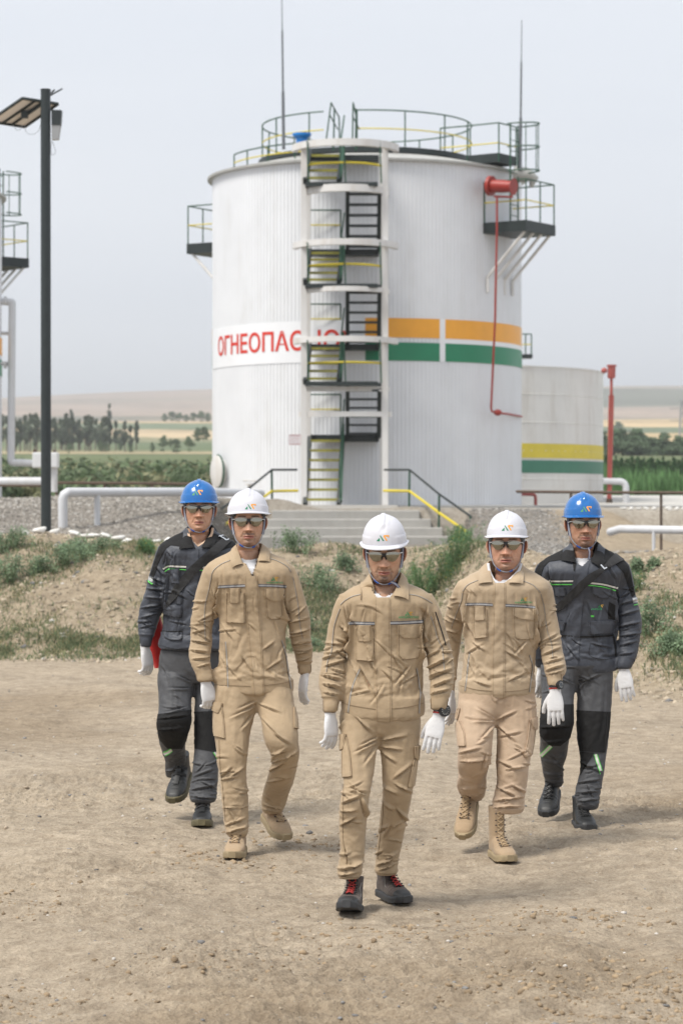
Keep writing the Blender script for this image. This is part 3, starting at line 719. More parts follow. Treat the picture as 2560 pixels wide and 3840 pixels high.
# ------------------------------------------------------------------ a person
def person_cloth(p):
    """registers the jacket and trousers for the cloth run"""
    K, L, d = p['K'], p['L'], p['d']
    tor = tube_rings(p['torso'], d, K); sl = tube_rings(p['slL'], d, K, n=36); sr = tube_rings(p['slR'], d, K, n=36)
    hip = tube_rings(p['hip'], d, L, .955); ll = tube_rings(p['legL'], d, L, n=36); lr = tube_rings(p['legR'], d, L, n=36)
    p['rings'] = (tor, sl, sr, hip, ll, lr)
    zsh, zhem = zat(K, p['ysh'], d), zat(K, p['yhem'], d); cx0 = sum((r[0]+r[1])/2 for r in p['torso'][4:8])/4; xc = at(*K(cx0, 0), d).x
    ends = []
    for t in (sl, sr): ends.append((np.array(sum(t[-1], Vector())/len(t[-1])), .075))
    def pj(V):
        w_ = smoothstep(zsh-.05, zsh+.03, V[:, 2])
        w_ = np.maximum(w_, smoothstep(zhem+.05, zhem+.0, V[:, 2])*(np.abs(V[:, 0]-xc) < .24)*.9)
        w_ = np.maximum(w_, .25*np.exp(-((V[:, 0]-xc)/.035)**2)*(V[:, 1] < d))
        for c, r in ends: w_ = np.maximum(w_, (np.linalg.norm(V-c, axis=1) < r)*1.0)
        return w_
    hw = p.get('arm_in', .17)
    def gj(V): return smoothstep(hw, hw+.03, np.abs(V[:, 0]-xc))*smoothstep(zsh, zsh-.12, V[:, 2])
    p['jacket'] = sim_garment('jacket', [tor, sl, sr], grow=(.022, .085), growf=gj, pins=[pj], grav=.55)
    zw = zat(L, p.get('ywaist', 90), d); zc = zat(L, p['ycr'], d); e2 = [np.array(sum(t[-1], Vector())/len(t[-1])) for t in (ll, lr)]
    def pt(V):
        w_ = smoothstep(zw-.04, zw, V[:, 2])
        for c in e2: w_ = np.maximum(w_, ((np.abs(V[:, 2]-c[2]) < .02) & (np.hypot(V[:, 0]-c[0], V[:, 1]-c[1]) < .12))*1.0)
        return w_
    zk = (zc+e2[0][2])/2
    p['trousers'] = sim_garment('trousers', [hip, ll, lr], grow=(.025, .07), growf=lambda V: smoothstep(zk+.1, zk-.08, V[:, 2]), pins=[pt], grav=.6)
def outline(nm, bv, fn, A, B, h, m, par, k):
    """stitched edge round a pocket, flap or tab, with a painted shadow line below"""
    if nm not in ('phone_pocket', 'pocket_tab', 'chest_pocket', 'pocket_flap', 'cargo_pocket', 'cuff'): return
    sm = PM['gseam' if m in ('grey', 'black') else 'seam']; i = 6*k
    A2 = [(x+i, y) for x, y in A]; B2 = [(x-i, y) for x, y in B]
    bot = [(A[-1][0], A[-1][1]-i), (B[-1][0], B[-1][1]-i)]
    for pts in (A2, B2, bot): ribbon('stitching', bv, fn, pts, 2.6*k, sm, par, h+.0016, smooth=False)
    ribbon('edge_shadow', bv, fn, [(A[-1][0], A[-1][1]+2*k), (B[-1][0], B[-1][1]+2*k)], 4*k, sm, par, .0016, smooth=False)  # dark ribbon painted in as the shadow under the lower edge
def person_finish(p):
    global STEP
    K, L, d = p['K'], p['L'], p['d']; STEP = .0032/d*F/((K(1, 0)[0]-K(0, 0)[0])); jk, tr = p['jacket'], p['trousers']; rs = np.random.RandomState(p['seed'])
    tor, sl, sr, hip, ll, lr = p['rings']; pal = p['pal']
    for o, m in ((jk, pal['jacket']), (tr, pal['trousers'])):
        o.data.materials.clear(); o.data.materials.append(PM[m]); subdivided(o)
    jf = list(p.get('jfolds', [])); tf = list(p.get('tfolds', []))
    for bx in p.get('jrand', []): jf += rand_folds(rs, *bx)
    for bx in p.get('trand', []): tf += rand_folds(rs, *bx)
    apply_folds(jk, K, jf, mm=.0020, fine=.0008, seed=p['seed']); apply_folds(tr, L, tf, mm=.0018, fine=.0008, seed=p['seed']+9)
    # the trousers stop a hand's breadth inside the jacket
    zh = tor[-1][0].z+.035; bm = bmesh.new(); bm.from_mesh(tr.data); bmesh.ops.delete(bm, geom=[f for f in bm.faces if f.calc_center_median().z > zh], context='FACES'); bm.to_mesh(tr.data); bm.free()
    # head and body, one continuous mesh
    hs = p['head']; S = hs['s']; Rm = rot(hs.get('pitch', 0), hs.get('roll', 0), hs.get('yaw', 0)); tgt = at(*K(*hs['eye']), d+hs.get('dy', -.10))
    M = Matrix.Translation(tgt-(Rm @ (Vector((0, -.10, .010))*S))) @ Rm @ Matrix.Scale(S, 4)
    hr = head_rings(p); n = 112; wr = [[M @ q for q in r] for r in hr]
    shift = lambda r: [r[(k-n//4) % n] for k in range(n)]
    zb = zat(K, p['yneck'], d); k_ = .83; body = []
    tb = tube_rings(p['torso'], d, K, n=n); tb = [r for r in tb if r[0].z < zb+.0]
    cN = sum(tb[0], Vector())/n
    for r in reversed(tb[::2] if len(tb) % 2 else tb[::2]):
        c = sum(r, Vector())/n; body.append(shift([c+(q-c)*k_ for q in r]))
    c1 = sum(wr[0], Vector())/n; c0 = Vector((cN.x*.75+c1.x*.25, d+.012, zb))
    for t in np.linspace(0, 1, 12)[:-1]:
        tt = t; c = c0.lerp(c1, tt); f = smoothstep(0, .45, t); rx = .105*(1-f)+.0585*f*p.get('neck', 1)+(.0*t); ry = .082*(1-f)+.060*f
        rg = shift(ring(c+Vector((0, .004*math.sin(t*3), 0)), rx, ry, n, 2.1, 0))
        b = smoothstep(.72, 1.0, t)
        if b > 0: rg = [a_.lerp(w_, b*.8) for a_, w_ in zip(rg, wr[0])]
        body.append(rg)
    nb = len(body)*n; mb = MB(); mb.loft(body+wr); nh = len(mb.v)
    for s in (-1, 1): # ears
        e = MB(); e.sphere((0, 0, 0), (.0058, .0165, .0305), 20, 16)
        for i, q in enumerate(e.v):
            x, y, z = q; rim = (y/.0165)**2+(z/.0305)**2; x2 = x*(1.0 if rim > .55 else .25)+.0018*(rim > .6); y2 = y*(1-.25*max(0, -z/.03)); e.v[i] = (x2, y2, z)
        Me = M @ Matrix.Translation((s*.0830*p.get('wide', 1), .008, .001)) @ rot(0, s*8, s*40)
        mb.add([Me @ Vector((s*q[0], q[1], q[2])) for q in e.v], e.f)
    for t in (sl, sr, hip, ll, lr): mb.loft([r for r in shrink_rings(t, .62)][::2])
    me_o = mb.build('person', PM['skin'], None, smooth=True); me = me_o.data; V = mesh_np(me); Mi = np.array(M.inverted())
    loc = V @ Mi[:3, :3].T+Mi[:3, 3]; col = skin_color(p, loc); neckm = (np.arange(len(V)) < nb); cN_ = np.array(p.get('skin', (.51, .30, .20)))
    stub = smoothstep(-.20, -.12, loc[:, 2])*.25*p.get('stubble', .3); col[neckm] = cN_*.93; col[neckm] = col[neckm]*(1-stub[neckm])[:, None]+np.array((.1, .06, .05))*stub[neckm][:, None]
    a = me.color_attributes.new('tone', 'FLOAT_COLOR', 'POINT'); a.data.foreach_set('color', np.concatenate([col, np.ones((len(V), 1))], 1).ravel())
    base = Vector((at(*K(*hs['eye']), d).x, d, 0)); me.transform(Matrix.Translation(-base)); me_o.location = base; P = me_o
    tag(P, p['label'], 'person', 'workmen walking in a wedge')
    # hair: shell over temples and back of the head
    hm = MB(); H = hr; fs = []; vs = []
    for r in H: vs += [M @ (Vector(q)+Vector((q.x, q.y*.8, 0)).normalized()*.0035) for q in r]
    for i in range(len(H)-1):
        z = H[i][0].z
        for k in range(n):
            q = H[i][k]; azf = -q.y/max(1e-6, math.hypot(q.x, q.y))  # 1 in front, -1 behind
            ok = z > .012 and azf < .62 or z > .035 and azf < .72-.0 or (z > -.012 and azf < .42 and azf > .16) or (z > -.05 and azf < -.35) or z > .072
            if ok: fs.append((i*n+k, i*n+(k+1) % n, (i+1)*n+(k+1) % n, (i+1)*n+k))
    hm.add(vs, fs); ho = hm.build('hair', PM['hair'], P, smooth=True)
    bm = bmesh.new(); bm.from_mesh(ho.data); bmesh.ops.delete(bm, geom=[v for v in bm.verts if not v.link_faces], context='VERTS'); bm.to_mesh(ho.data); bm.free()
    hp = hs.get('hp', 0); hw = hs.get('hw', 1)
    MH = M @ Matrix.Translation((0, 0, hs.get('hz', .006))) @ rot(hp, hs.get('hr', 0), 0) @ Matrix.Diagonal((.955*hw, .955, 1.04, 1))
    dome = make_helmet(MH, p['helmet'], P, PM); make_straps(M, dome, PM, p.get('tail')); make_glasses(M @ rot(0, 0, 0), P, PM)
    # emblem on the helmet
    bh = bvh_of(dome); hx, hy, hwid = p['emblem']; u = hwid/320
    E = lambda pts: [(hx+(x-160)*u, hy+(y-85)*u) for x, y in pts]
    green = [E([(0, 150), (75, 75), (75, 165), (0, 165)]), E([(75, 25), (95, 15), (190, 155), (150, 160)])]
    orange = [E([(165, 40), (185, 8), (315, 8), (318, 40), (215, 42), (275, 150), (235, 155)]), E([(285, 40), (318, 40), (300, 75), (285, 70)])]
    flat_shapes('emblem', bh, K, green, PM['logo_green' if p['helmet'] == 'white' else 'logo_green_b'], dome, .0008, sub=2); flat_shapes('emblem', bh, K, orange, PM['logo_orange'], dome, .0008, sub=2)
    # neck opening of the jacket
    delete_faces(jk, face_mask(jk, K, p['V'], d+.02)); adopt(jk, P); adopt(tr, P)
    ztop = zat(K, p['collar'][0][0][1]-10, d)
    bm = bmesh.new(); bm.from_mesh(jk.data); zz = zat(K, p['ytopcut'], d); bmesh.ops.delete(bm, geom=[f for f in bm.faces if f.calc_center_median().z > zz], context='FACES')
    bmesh.ops.delete(bm, geom=[v for v in bm.verts if not v.link_faces], context='VERTS'); bm.to_mesh(jk.data); bm.free()
    # shirt under it
    sh = MB(); tb2 = tube_rings(p['torso'], d, K, step=.007, n=n); zs = zb-.045
    sh_r = [r for r in tb2 if r[0].z > zs and r[0].z < zb+.03]; sh.loft(shrink_rings(sh_r, .88)); sh.loft([[q+Vector((0, -.004, 0)) for q in r] for r in [ring(c0.lerp(c1, t), (.105*(1-smoothstep(0, .45, t))+.0585*smoothstep(0, .45, t))*1.05+.004, .085*(1-smoothstep(0, .45, t))+.067*smoothstep(0, .45, t), n, 2.1) for t in np.linspace(0, .62, 22)]], caps=False)
    so = sh.build('shirt', PM[p.get('shirt', 'white_cloth')], P, smooth=True); subdivided(so, 1); delete_faces(so, face_mask(so, K, p['neckhole'], d+.03))
    # collar
    bj = bvh_of(jk); cm = PM[pal['collar']]
    for s, (top, vpt, tip, outer) in zip((-1, 1), p['collar']):
        dn = d+.012; pt = at(*K(*top), dn+.0); po = at(*K(*outer), dn-.01)
        def onj(q, lift):
            r = hit(bj, *K(*q), K((p['collar'][0][2][0]+p['collar'][1][2][0])/2, 0)[0]); a_ = at(*K(*q), r[0].y-lift) if r else at(*K(*q), d-.12); return a_
        tv, tt_ = onj((vpt[0]+s*8, vpt[1]+6), .014), onj(tip, .007); to_ = at(*K(*outer), max(min(tt_.y+.07, d), d-.07)); cxn = c0.x
        mid_top = at(*K(top[0]*.55+vpt[0]*.45, top[1]*.45+vpt[1]*.55), d-.062)
        mid_bot = at(*K(outer[0]*.45+tip[0]*.55, outer[1]*.45+tip[1]*.55), tt_.y+.02)
        TT = [Vector((cxn, d+.085, pt.z+.004)), Vector((cxn+s*.045, d+.070, pt.z+.004)), pt+Vector((0, .015, 0)), mid_top, tv]
        BB = [Vector((cxn, d+.108, pt.z-.045)), Vector((cxn+s*.062, d+.092, pt.z-.048)), Vector((to_.x, d+.02, to_.z)), Vector((mid_bot.x, mid_bot.y, mid_bot.z)), tt_]
        N = 22; Tc, Bc = curve3(TT, N), curve3(BB, N); m_ = 9; outr = []; inr = []
        for i in range(N):
            ro = []; 
            for j in range(m_):
                v = j/(m_-1); q = Tc[i].lerp(Bc[i], v); bul = .010*math.sin(math.pi*min(1, v*1.15)*.9); o_ = Vector((q.x-cxn, (q.y-d)*.8-.02, 0)).normalized(); q = q+o_*bul+Vector((0, 0, .003*math.sin(math.pi*v))); ro.append((q, o_))
            outr.append([q for q, _ in ro]); inr.append([q-o_*.003 for q, o_ in ro])
        cb = MB(); vs = [q for r in outr for q in r]+[q for r in inr for q in r]; n0 = N*m_; fs = []
        for i in range(N-1):
            for j in range(m_-1): a_ = i*m_+j; fs += [(a_, a_+1, a_+m_+1, a_+m_), (n0+a_, n0+a_+m_, n0+a_+m_+1, n0+a_+1)]
        bd = [j for j in range(m_)]+[i*m_+m_-1 for i in range(1, N)]+[(N-1)*m_+j for j in range(m_-2, -1, -1)]+[i*m_ for i in range(N-2, 0, -1)]
        for k2 in range(len(bd)): a_, b_ = bd[k2], bd[(k2+1) % len(bd)]; fs.append((a_, n0+a_, n0+b_, b_))
        st = [Tc[i]+Vector(((cxn-Tc[i].x)*.06, (d-Tc[i].y)*.05, 0)) for i in range(N)]
        cb.add(vs, fs); stand = [[q+Vector((0, 0, .0)) for q in st], [q+Vector((0, 0, -.055)) for q in st]]
        cb.loft([stand[0][:15], stand[1][:15]], closed=False, caps=False); cb.build('collar', cm, jk, smooth=True, angle=60)
    for pts in p.get('shirt_collar', []):
        P3 = [at(*K(x, y), d+dd) for x, y, dd in pts]; mb = MB(); P3 = curve3(P3, 14); strip3(mb, P3, [p.get('scw', .014)]*14, [(0, -1, .25)]*14, .0016); mb.build('shirt_collar', PM[p.get('shirt', 'white_cloth')], so, smooth=True)
    # hands
    for h in p['hands']:
        wp = at(*K(*h['w']), d+h.get('dy', 0)); Mh = Matrix.Translation(wp) @ rot(h.get('rx', 0), h.get('ry', 0), h.get('rz', 0)) @ Matrix.Scale(h.get('s', 1.0)*.95, 4)
        make_hand(Mh, h['side'], h['curl'], P, PM, h.get('spread', .05), h.get('thumb', (.75, .35)))
        if h.get('watch'):
            wt = empty('wristwatch', wp); adopt(wt, P); Mw = Mh @ Matrix.Translation((0, 0, .032)) @ rot(0, 0, h['watch'][1])
            mb = MB(); mb.loft([[Mw @ Vector((.0335*math.cos(2*math.pi*k/32), .0265*math.sin(2*math.pi*k/32), z)) for k in range(32)] for z in (-.010, -.006, .006, .010)]); mb.build('watch_strap', PM['black_plastic'], wt, smooth=True, angle=40)
            r_ = h['watch'][0]; mb = MB(); mb.cyl(Mw @ Vector((.0, -.026, 0)), Mw @ Vector((0, -.040, 0)), r_*S, 28); mb.build('watch_case', PM['black_plastic'], wt, smooth=True, angle=40)
            mb = MB(); mb.cyl(Mw @ Vector((0, -.040, 0)), Mw @ Vector((0, -.0412, 0)), r_*.78*S, 28)
            mb.build('watch_face', PM['glass'], wt)
            mb = MB()
            for k in range(12):
                a_ = k*math.pi/6; v1 = Vector((math.sin(a_), 0, math.cos(a_))); mb.bar(Mw @ (Vector((0, -.0415, 0))+v1*r_*.55), Mw @ (Vector((0, -.0415, 0))+v1*r_*.72), .0012, .0006, (0, 1, 0))
            mb.build('hour_mark', PM['reflect_w'], wt)
            mb = MB(); Mb = Mh @ Matrix.Translation((0, 0, .016)); mb.loft([[Mb @ Vector((.031*math.cos(2*math.pi*k/32), .0235*math.sin(2*math.pi*k/32), z)) for k in range(32)] for z in (-.0035, .0035)]); mb.build('wristband', PM['red_band'], P, smooth=True)
    # boots
    for b in p['boots']:
        tw = at(*L(*b['toe']), b['d']); Rb = rot(b.get('rx', 0), b.get('ry', 0), b.get('rz', 0)); k3 = b.get('s', 1); Mb = Matrix.Translation(tw-Rb @ Vector((0, -.214*k3, .002))) @ Rb @ Matrix.Scale(k3, 4)
        make_boot(Mb, BOOT[b['style']], P, PM, b.get('shaft', .10))
    # details on jacket and trousers
    bv = bvh_of(jk); bt = bvh_of(tr); p['bv'], p['bt'] = bv, bt
    k_ = STEP/5.2
    for it in p['det']:
        kind, args = it[0], it[1:]; onT = kind.endswith('*'); kind = kind.rstrip('*'); b_, f_, par = (bt, L, tr) if onT else (bv, K, jk)
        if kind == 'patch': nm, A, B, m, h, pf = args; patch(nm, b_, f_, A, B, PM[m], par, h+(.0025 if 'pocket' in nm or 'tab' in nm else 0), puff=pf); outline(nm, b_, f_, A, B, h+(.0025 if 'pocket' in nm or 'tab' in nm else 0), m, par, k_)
        elif kind == 'rib': nm, pts, w_, m, h = args; ribbon(nm, b_, f_, pts, w_, PM[m], par, h)
        elif kind == 'tape':
            pts, w_, m, em = args; ribbon('reflective_strip', b_, f_, pts, w_, PM[m], par, .0032); nn = []
            for q in (-1, 1): ribbon('strip_edge', b_, f_, [(x, y+q*w_*.5) for x, y in pts], w_*.2, PM[em], par, .0040)
        elif kind == 'logo':
            x, y, w_, txt, tb_ = args; u2 = w_/320; G = lambda pts: [(x+(a_-160)*u2, y+(c_-85)*u2) for a_, c_ in pts]
            flat_shapes('emblem', b_, f_, [G([(0, 165), (75, 60), (85, 165)]), G([(75, 25), (95, 5), (190, 165), (140, 165)])], PM['emb_green'], par, .0035, sub=1)
            flat_shapes('emblem', b_, f_, [G([(165, 40), (185, 8), (315, 8), (318, 50), (225, 46), (285, 150), (235, 155)])], PM['emb_gold'], par, .0035, sub=1)
            text_on('embroidered_name', b_, f_, txt, tb_, PM['emb_green'], par, .0045, bold=.02)
    print('person done', round(time.time()-T0, 1)); return P
# ------------------------------------------------------------------ the five men (crop pixels read from the photograph)
def tan_details(p, placket, tapes, piping, tab, pkt, flap, stripes, hem, cuffs, logo, extra=(), m='tan', k=1.0):
    sm = m; d = []
    d.append(('patch', 'placket', placket[0], placket[1], sm, .0050, 0))
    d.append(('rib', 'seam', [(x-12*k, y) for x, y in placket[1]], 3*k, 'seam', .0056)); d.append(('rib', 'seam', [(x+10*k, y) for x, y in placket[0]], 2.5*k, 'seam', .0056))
    for t in tapes: d.append(('tape', t, 24*k, 'reflect', 'navy'))
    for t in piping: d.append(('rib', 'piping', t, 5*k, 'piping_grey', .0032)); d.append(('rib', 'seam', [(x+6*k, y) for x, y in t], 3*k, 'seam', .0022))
    d.append(('patch', 'phone_pocket', pkt[0], pkt[1], sm, .0060, .006)); d.append(('patch', 'pocket_tab', tab[0], tab[1], sm, .0135, .003))
    d.append(('patch', 'chest_pocket', flap[2], flap[3], sm, .0022, .002)); d.append(('patch', 'pocket_flap', flap[0], flap[1], sm, .0060, .004))
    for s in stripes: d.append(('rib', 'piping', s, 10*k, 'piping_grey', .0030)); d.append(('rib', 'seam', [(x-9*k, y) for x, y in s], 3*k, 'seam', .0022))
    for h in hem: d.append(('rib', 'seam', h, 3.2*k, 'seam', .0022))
    for c in cuffs: d.append(('patch', 'cuff', c[0], c[1], sm, .0035, 0))
    d.append(('logo', *logo)); d += list(extra); return d
KC, LC = crop(1150, 1900, 2.613), crop(1150, 2650, 2.613)
KL, LL = crop(480, 1750, 2.178), crop(480, 2500, 2.178)
KR, LR = crop(1650, 1800, 1.96), crop(1650, 2500, 1.96)
MEN = []
# centre
MEN.append(dict(K=KC, L=LC, d=10.5, seed=3, pal=dict(jacket='tan', trousers='tan', collar='tan'), helmet='white', ysh=900, yhem=1930, ycr=280, arm_in=.165,
 label='man at the front centre in khaki workwear, white helmet, short beard, round black wristwatch',
 torso=[(655, 890, 720, .02, .8), (600, 940, 735, .02, .8), (520, 1008, 757, .02, .5), (430, 1105, 792, .01, .46), (362, 1185, 845, .0, .5, 2.3), (335, 1222, 930, 0, .56, 2.4), (345, 1215, 1060, 0, .60, 2.5), (400, 1165, 1180, 0, .64, 2.5), (425, 1128, 1300, 0, .66, 2.4), (432, 1116, 1450, 0, .64, 2.3), (392, 1128, 1650, 0, .60, 2.3), (345, 1152, 1850, 0, .60, 2.3, .006), (332, 1160, 1960, 0, .6, 2.3, .014), (342, 1155, 2040, 0, .6, 2.3, .018)],
 slL=[(335, 430, 850, 0, .9), (295, 440, 915, 0, .9), (255, 440, 1020, 0, .9), (225, 440, 1120, .01, .9), (190, 408, 1300, .01, .85), (150, 384, 1500, .0, .82), (120, 356, 1680, -.02, .82), (132, 345, 1800, -.04, .85), (155, 320, 1890, -.05, .9), (158, 308, 1960, -.06, .95), (160, 300, 2015, -.06, .95)],
 slR=[(1130, 1215, 850, 0, .9), (1110, 1252, 915, 0, .9), (1110, 1302, 1020, 0, .9), (1115, 1335, 1120, .01, .9), (1150, 1388, 1300, .01, .85), (1165, 1425, 1450, .0, .82), (1192, 1445, 1600, -.02, .82), (1203, 1440, 1700, -.04, .82), (1206, 1412, 1800, -.06, .85), (1208, 1388, 1890, -.07, .9), (1210, 1376, 1990, -.07, .95)],
 hip=[(380, 1080, -60, 0, .60), (310, 1125, 40, 0, .6), (298, 1132, 130, 0, .58), (310, 1120, 200, 0, .54), (335, 1090, 270, 0, .45)],
 legL=[(325, 705, 150, -.02, .85, 2.1), (328, 698, 290, -.03, .85), (332, 692, 400, -.05, .85), (345, 668, 600, -.08, .85), (358, 642, 750, -.11, .85), (328, 612, 900, -.13, .85), (316, 602, 1000, -.12, .9), (313, 587, 1150, -.10, .9), (322, 572, 1350, -.10, .9), (315, 562, 1500, -.10, .9), (298, 542, 1600, -.10, .95), (300, 527, 1680, -.10, 1.0)],
 legR=[(690, 1120, 150, 0, .8, 2.1), (695, 1112, 290, 0, .85), (712, 1097, 400, 0, .85), (730, 1078, 600, 0, .85), (742, 1052, 750, .0, .85), (735, 1030, 900, .03, .85), (722, 1003, 1000, .06, .9), (710, 972, 1150, .09, .9), (688, 930, 1350, .13, .9), (670, 897, 1500, .16, .95), (665, 892, 1600, .17, 1.0), (672, 890, 1650, .17, 1.0)],
 jfolds=[(520, 1560, 680, 1860, 22, 7), (600, 1480, 690, 1650, 15, 5), (1010, 1560, 850, 1760, 18, 6), (840, 1440, 930, 1620, 14, 5), (430, 1500, 500, 1660, 14, 5), (150, 1500, 300, 1440, 16, 7), (140, 1650, 350, 1700, 18, 9), (150, 1740, 335, 1775, 16, 8), (170, 1570, 390, 1500, 16, 8), (290, 1400, 410, 1500, 16, 7), (280, 1290, 415, 1350, 16, 6), (330, 1170, 425, 1260, 16, 7), (370, 980, 430, 1180, 18, 8), (170, 1820, 320, 1850, 13, 7),
  (1160, 1600, 1390, 1480, 18, 9), (1190, 1680, 1420, 1590, 18, 9), (1220, 1770, 1425, 1690, 16, 8), (1170, 1480, 1310, 1400, 14, 6), (1135, 1230, 1200, 1450, 18, 7), (1215, 1840, 1400, 1790, 14, 8), (1180, 980, 1140, 1180, 16, 7), (900, 1750, 1090, 1640, 14, 4), (420, 1850, 640, 1800, 14, 4), (440, 1060, 392, 1560, 22, 15), (1128, 1560, 1120, 1050, 20, 13)],
 jrand=[((420, 1250, 1120, 1880), 9, 75, 50, 230, 17, 2.8), ((140, 1300, 380, 1860), 7, 5, 30, 190, 13, 4.5), ((1150, 1250, 1420, 1840), 7, -15, 30, 190, 13, 4.5), ((380, 900, 1180, 1120), 5, 60, 60, 200, 20, 2.2)],
 tfolds=[(690, 300, 520, 390, 16, 7), (690, 335, 460, 460, 18, 7), (690, 370, 560, 580, 18, 6), (710, 390, 930, 430, 16, 7), (715, 330, 980, 290, 18, 7), (715, 430, 880, 560, 18, 6), (345, 950, 530, 880, 18, 9), (590, 870, 400, 790, 18, 8), (325, 1030, 490, 1020, 15, 7), (330, 1170, 480, 1080, 18, 8), (530, 880, 600, 1120, 24, 8), (310, 1610, 500, 1560, 17, 9), (320, 1655, 510, 1625, 14, 8), (430, 1590, 560, 1520, 18, 9), (380, 1380, 420, 1570, 18, 7),
  (740, 780, 890, 870, 20, 7), (860, 760, 1030, 850, 18, 8), (880, 1000, 985, 1130, 20, 9), (735, 930, 840, 1020, 20, 8), (710, 1610, 885, 1530, 15, 9), (690, 1560, 860, 1480, 17, 9), (770, 1490, 895, 1430, 16, 8), (850, 710, 1040, 560, 22, 6), (370, 120, 300, 240, 14, 6), (480, 100, 640, 260, 18, 7)],
 trand=[((340, 760, 600, 1300), 6, 15, 40, 200, 15, 4), ((720, 760, 1000, 1400), 6, -25, 45, 190, 15, 4), ((330, 1420, 540, 1660), 4, -10, 25, 150, 12, 5), ((680, 1400, 880, 1640), 4, -15, 25, 150, 12, 5)],
 head=dict(eye=(755, 490), s=1.0, pitch=9, hp=0, yaw=-3, hw=.98, hr=-2, hz=.013), yneck=905, V=[(600, 640), (945, 640), (905, 760), (850, 850), (815, 893), (682, 893), (640, 840), (620, 750)], ytopcut=735,
 neckhole=[(560, 560), (990, 560), (900, 800), (835, 860), (790, 883), (735, 888), (700, 868), (640, 780)],
 collar=[((612, 655), (690, 868), (530, 915), (538, 745)), ((932, 655), (836, 862), (995, 912), (988, 745))], emblem=(746, 308, 122), tail=[(.028, -.085, -.104), (.045, -.094, -.108), (.058, -.097, -.118), (.072, -.094, -.136)],
 stubble=.30, goatee=.9, moustache=.5, moles=[(.038, -.062)], jaw=.97,
 hands=[dict(w=(230, 2040), side=1, rz=46, rx=-6, ry=3, curl=(.7, .95, 1.15, 1.25), s=.98, dy=-.06, thumb=(.35, .55)), dict(w=(1290, 2060), side=-1, rz=-12, rx=-14, ry=12, curl=(.35, .42, .5, .55), s=1.0, dy=-.07, spread=.05, thumb=(.6, .35), watch=(.027, 42))],
 boots=[dict(toe=(385, 1998), d=10.22, rz=-8, rx=-11, style='brown', s=.98), dict(toe=(980, 1946), d=10.54, rz=23, rx=1, style='brown', s=.92)]))
p = MEN[-1]
p['det'] = tan_details(p, [[(665, 900), (671, 1500), (680, 2112)], [(813, 898), (820, 1500), (828, 2108)]],
 [[(404, 1146), (460, 1140), (560, 1143), (664, 1145)], [(815, 1140), (950, 1136), (1142, 1125)]],
 [[(525, 860), (450, 878), (380, 915), (330, 960)], [(325, 1000), (290, 1090), (262, 1200), (250, 1330), (238, 1430), (205, 1510), (192, 1620)], [(1000, 860), (1080, 872), (1160, 905), (1225, 945)], [(1212, 1075), (1250, 1180), (1278, 1290), (1322, 1380), (1332, 1460), (1346, 1600)]],
 [[(497, 1160), (507, 1312)], [(628, 1162), (633, 1318)]], [[(480, 1180), (485, 1500)], [(662, 1180), (652, 1515)]],
 [[(885, 1158), (890, 1250), (930, 1285)], [(1140, 1150), (1133, 1230), (1102, 1280)], [(888, 1170), (893, 1455), (935, 1500)], [(1136, 1165), (1115, 1420), (1095, 1480)]],
 [[(520, 1590), (498, 1640), (450, 1760), (425, 1870), (405, 2015)], [(1075, 1585), (1095, 1700), (1110, 1830), (1103, 1920), (1100, 2025)]],
 [[(345, 1915), (400, 1938), (520, 1962), (672, 1985)], [(832, 1980), (1000, 1962), (1140, 1925)], [(140, 1628), (250, 1640), (372, 1635)], [(1240, 1600), (1300, 1625), (1430, 1635)]],
 [([(158, 1898), (160, 2016)], [(314, 1905), (300, 2020)]), ([(1210, 1880), (1212, 1985)], [(1385, 1882), (1374, 1988)])], (998, 1048, 78, 'ANDIJANPETRO', (897, 1072, 1095, 1100)),
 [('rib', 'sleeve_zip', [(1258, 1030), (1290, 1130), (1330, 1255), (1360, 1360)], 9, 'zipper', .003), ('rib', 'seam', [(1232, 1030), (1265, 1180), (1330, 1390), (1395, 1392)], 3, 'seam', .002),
  ('patch*', 'cargo_pocket', [(345, 300), (347, 500), (347, 690)], [(395, 300), (430, 500), (442, 683)], 'tan', .005, .004), ('patch*', 'pocket_flap', [(332, 270), (332, 430)], [(388, 268), (362, 412)], 'tan', .0095, .003),
  ('patch*', 'cargo_pocket', [(1045, 520), (1015, 650), (988, 785)], [(1082, 510), (1070, 650), (1052, 775)], 'tan', .005, .004), ('patch*', 'pocket_flap', [(1050, 392), (1056, 500), (1074, 522)], [(1098, 377), (1092, 500), (1080, 520)], 'tan', .0095, .003),
  ('rib*', 'seam', [(360, 760), (355, 1000), (356, 1300), (388, 1480), (385, 1540)], 3, 'seam', .002), ('rib*', 'seam', [(745, 930), (742, 1080), (715, 1300), (692, 1490)], 3, 'seam', .002), ('rib*', 'seam', [(305, 1655), (400, 1672), (520, 1672)], 3, 'seam', .002), ('rib*', 'seam', [(672, 1622), (780, 1640), (885, 1630)], 3, 'seam', .002)])
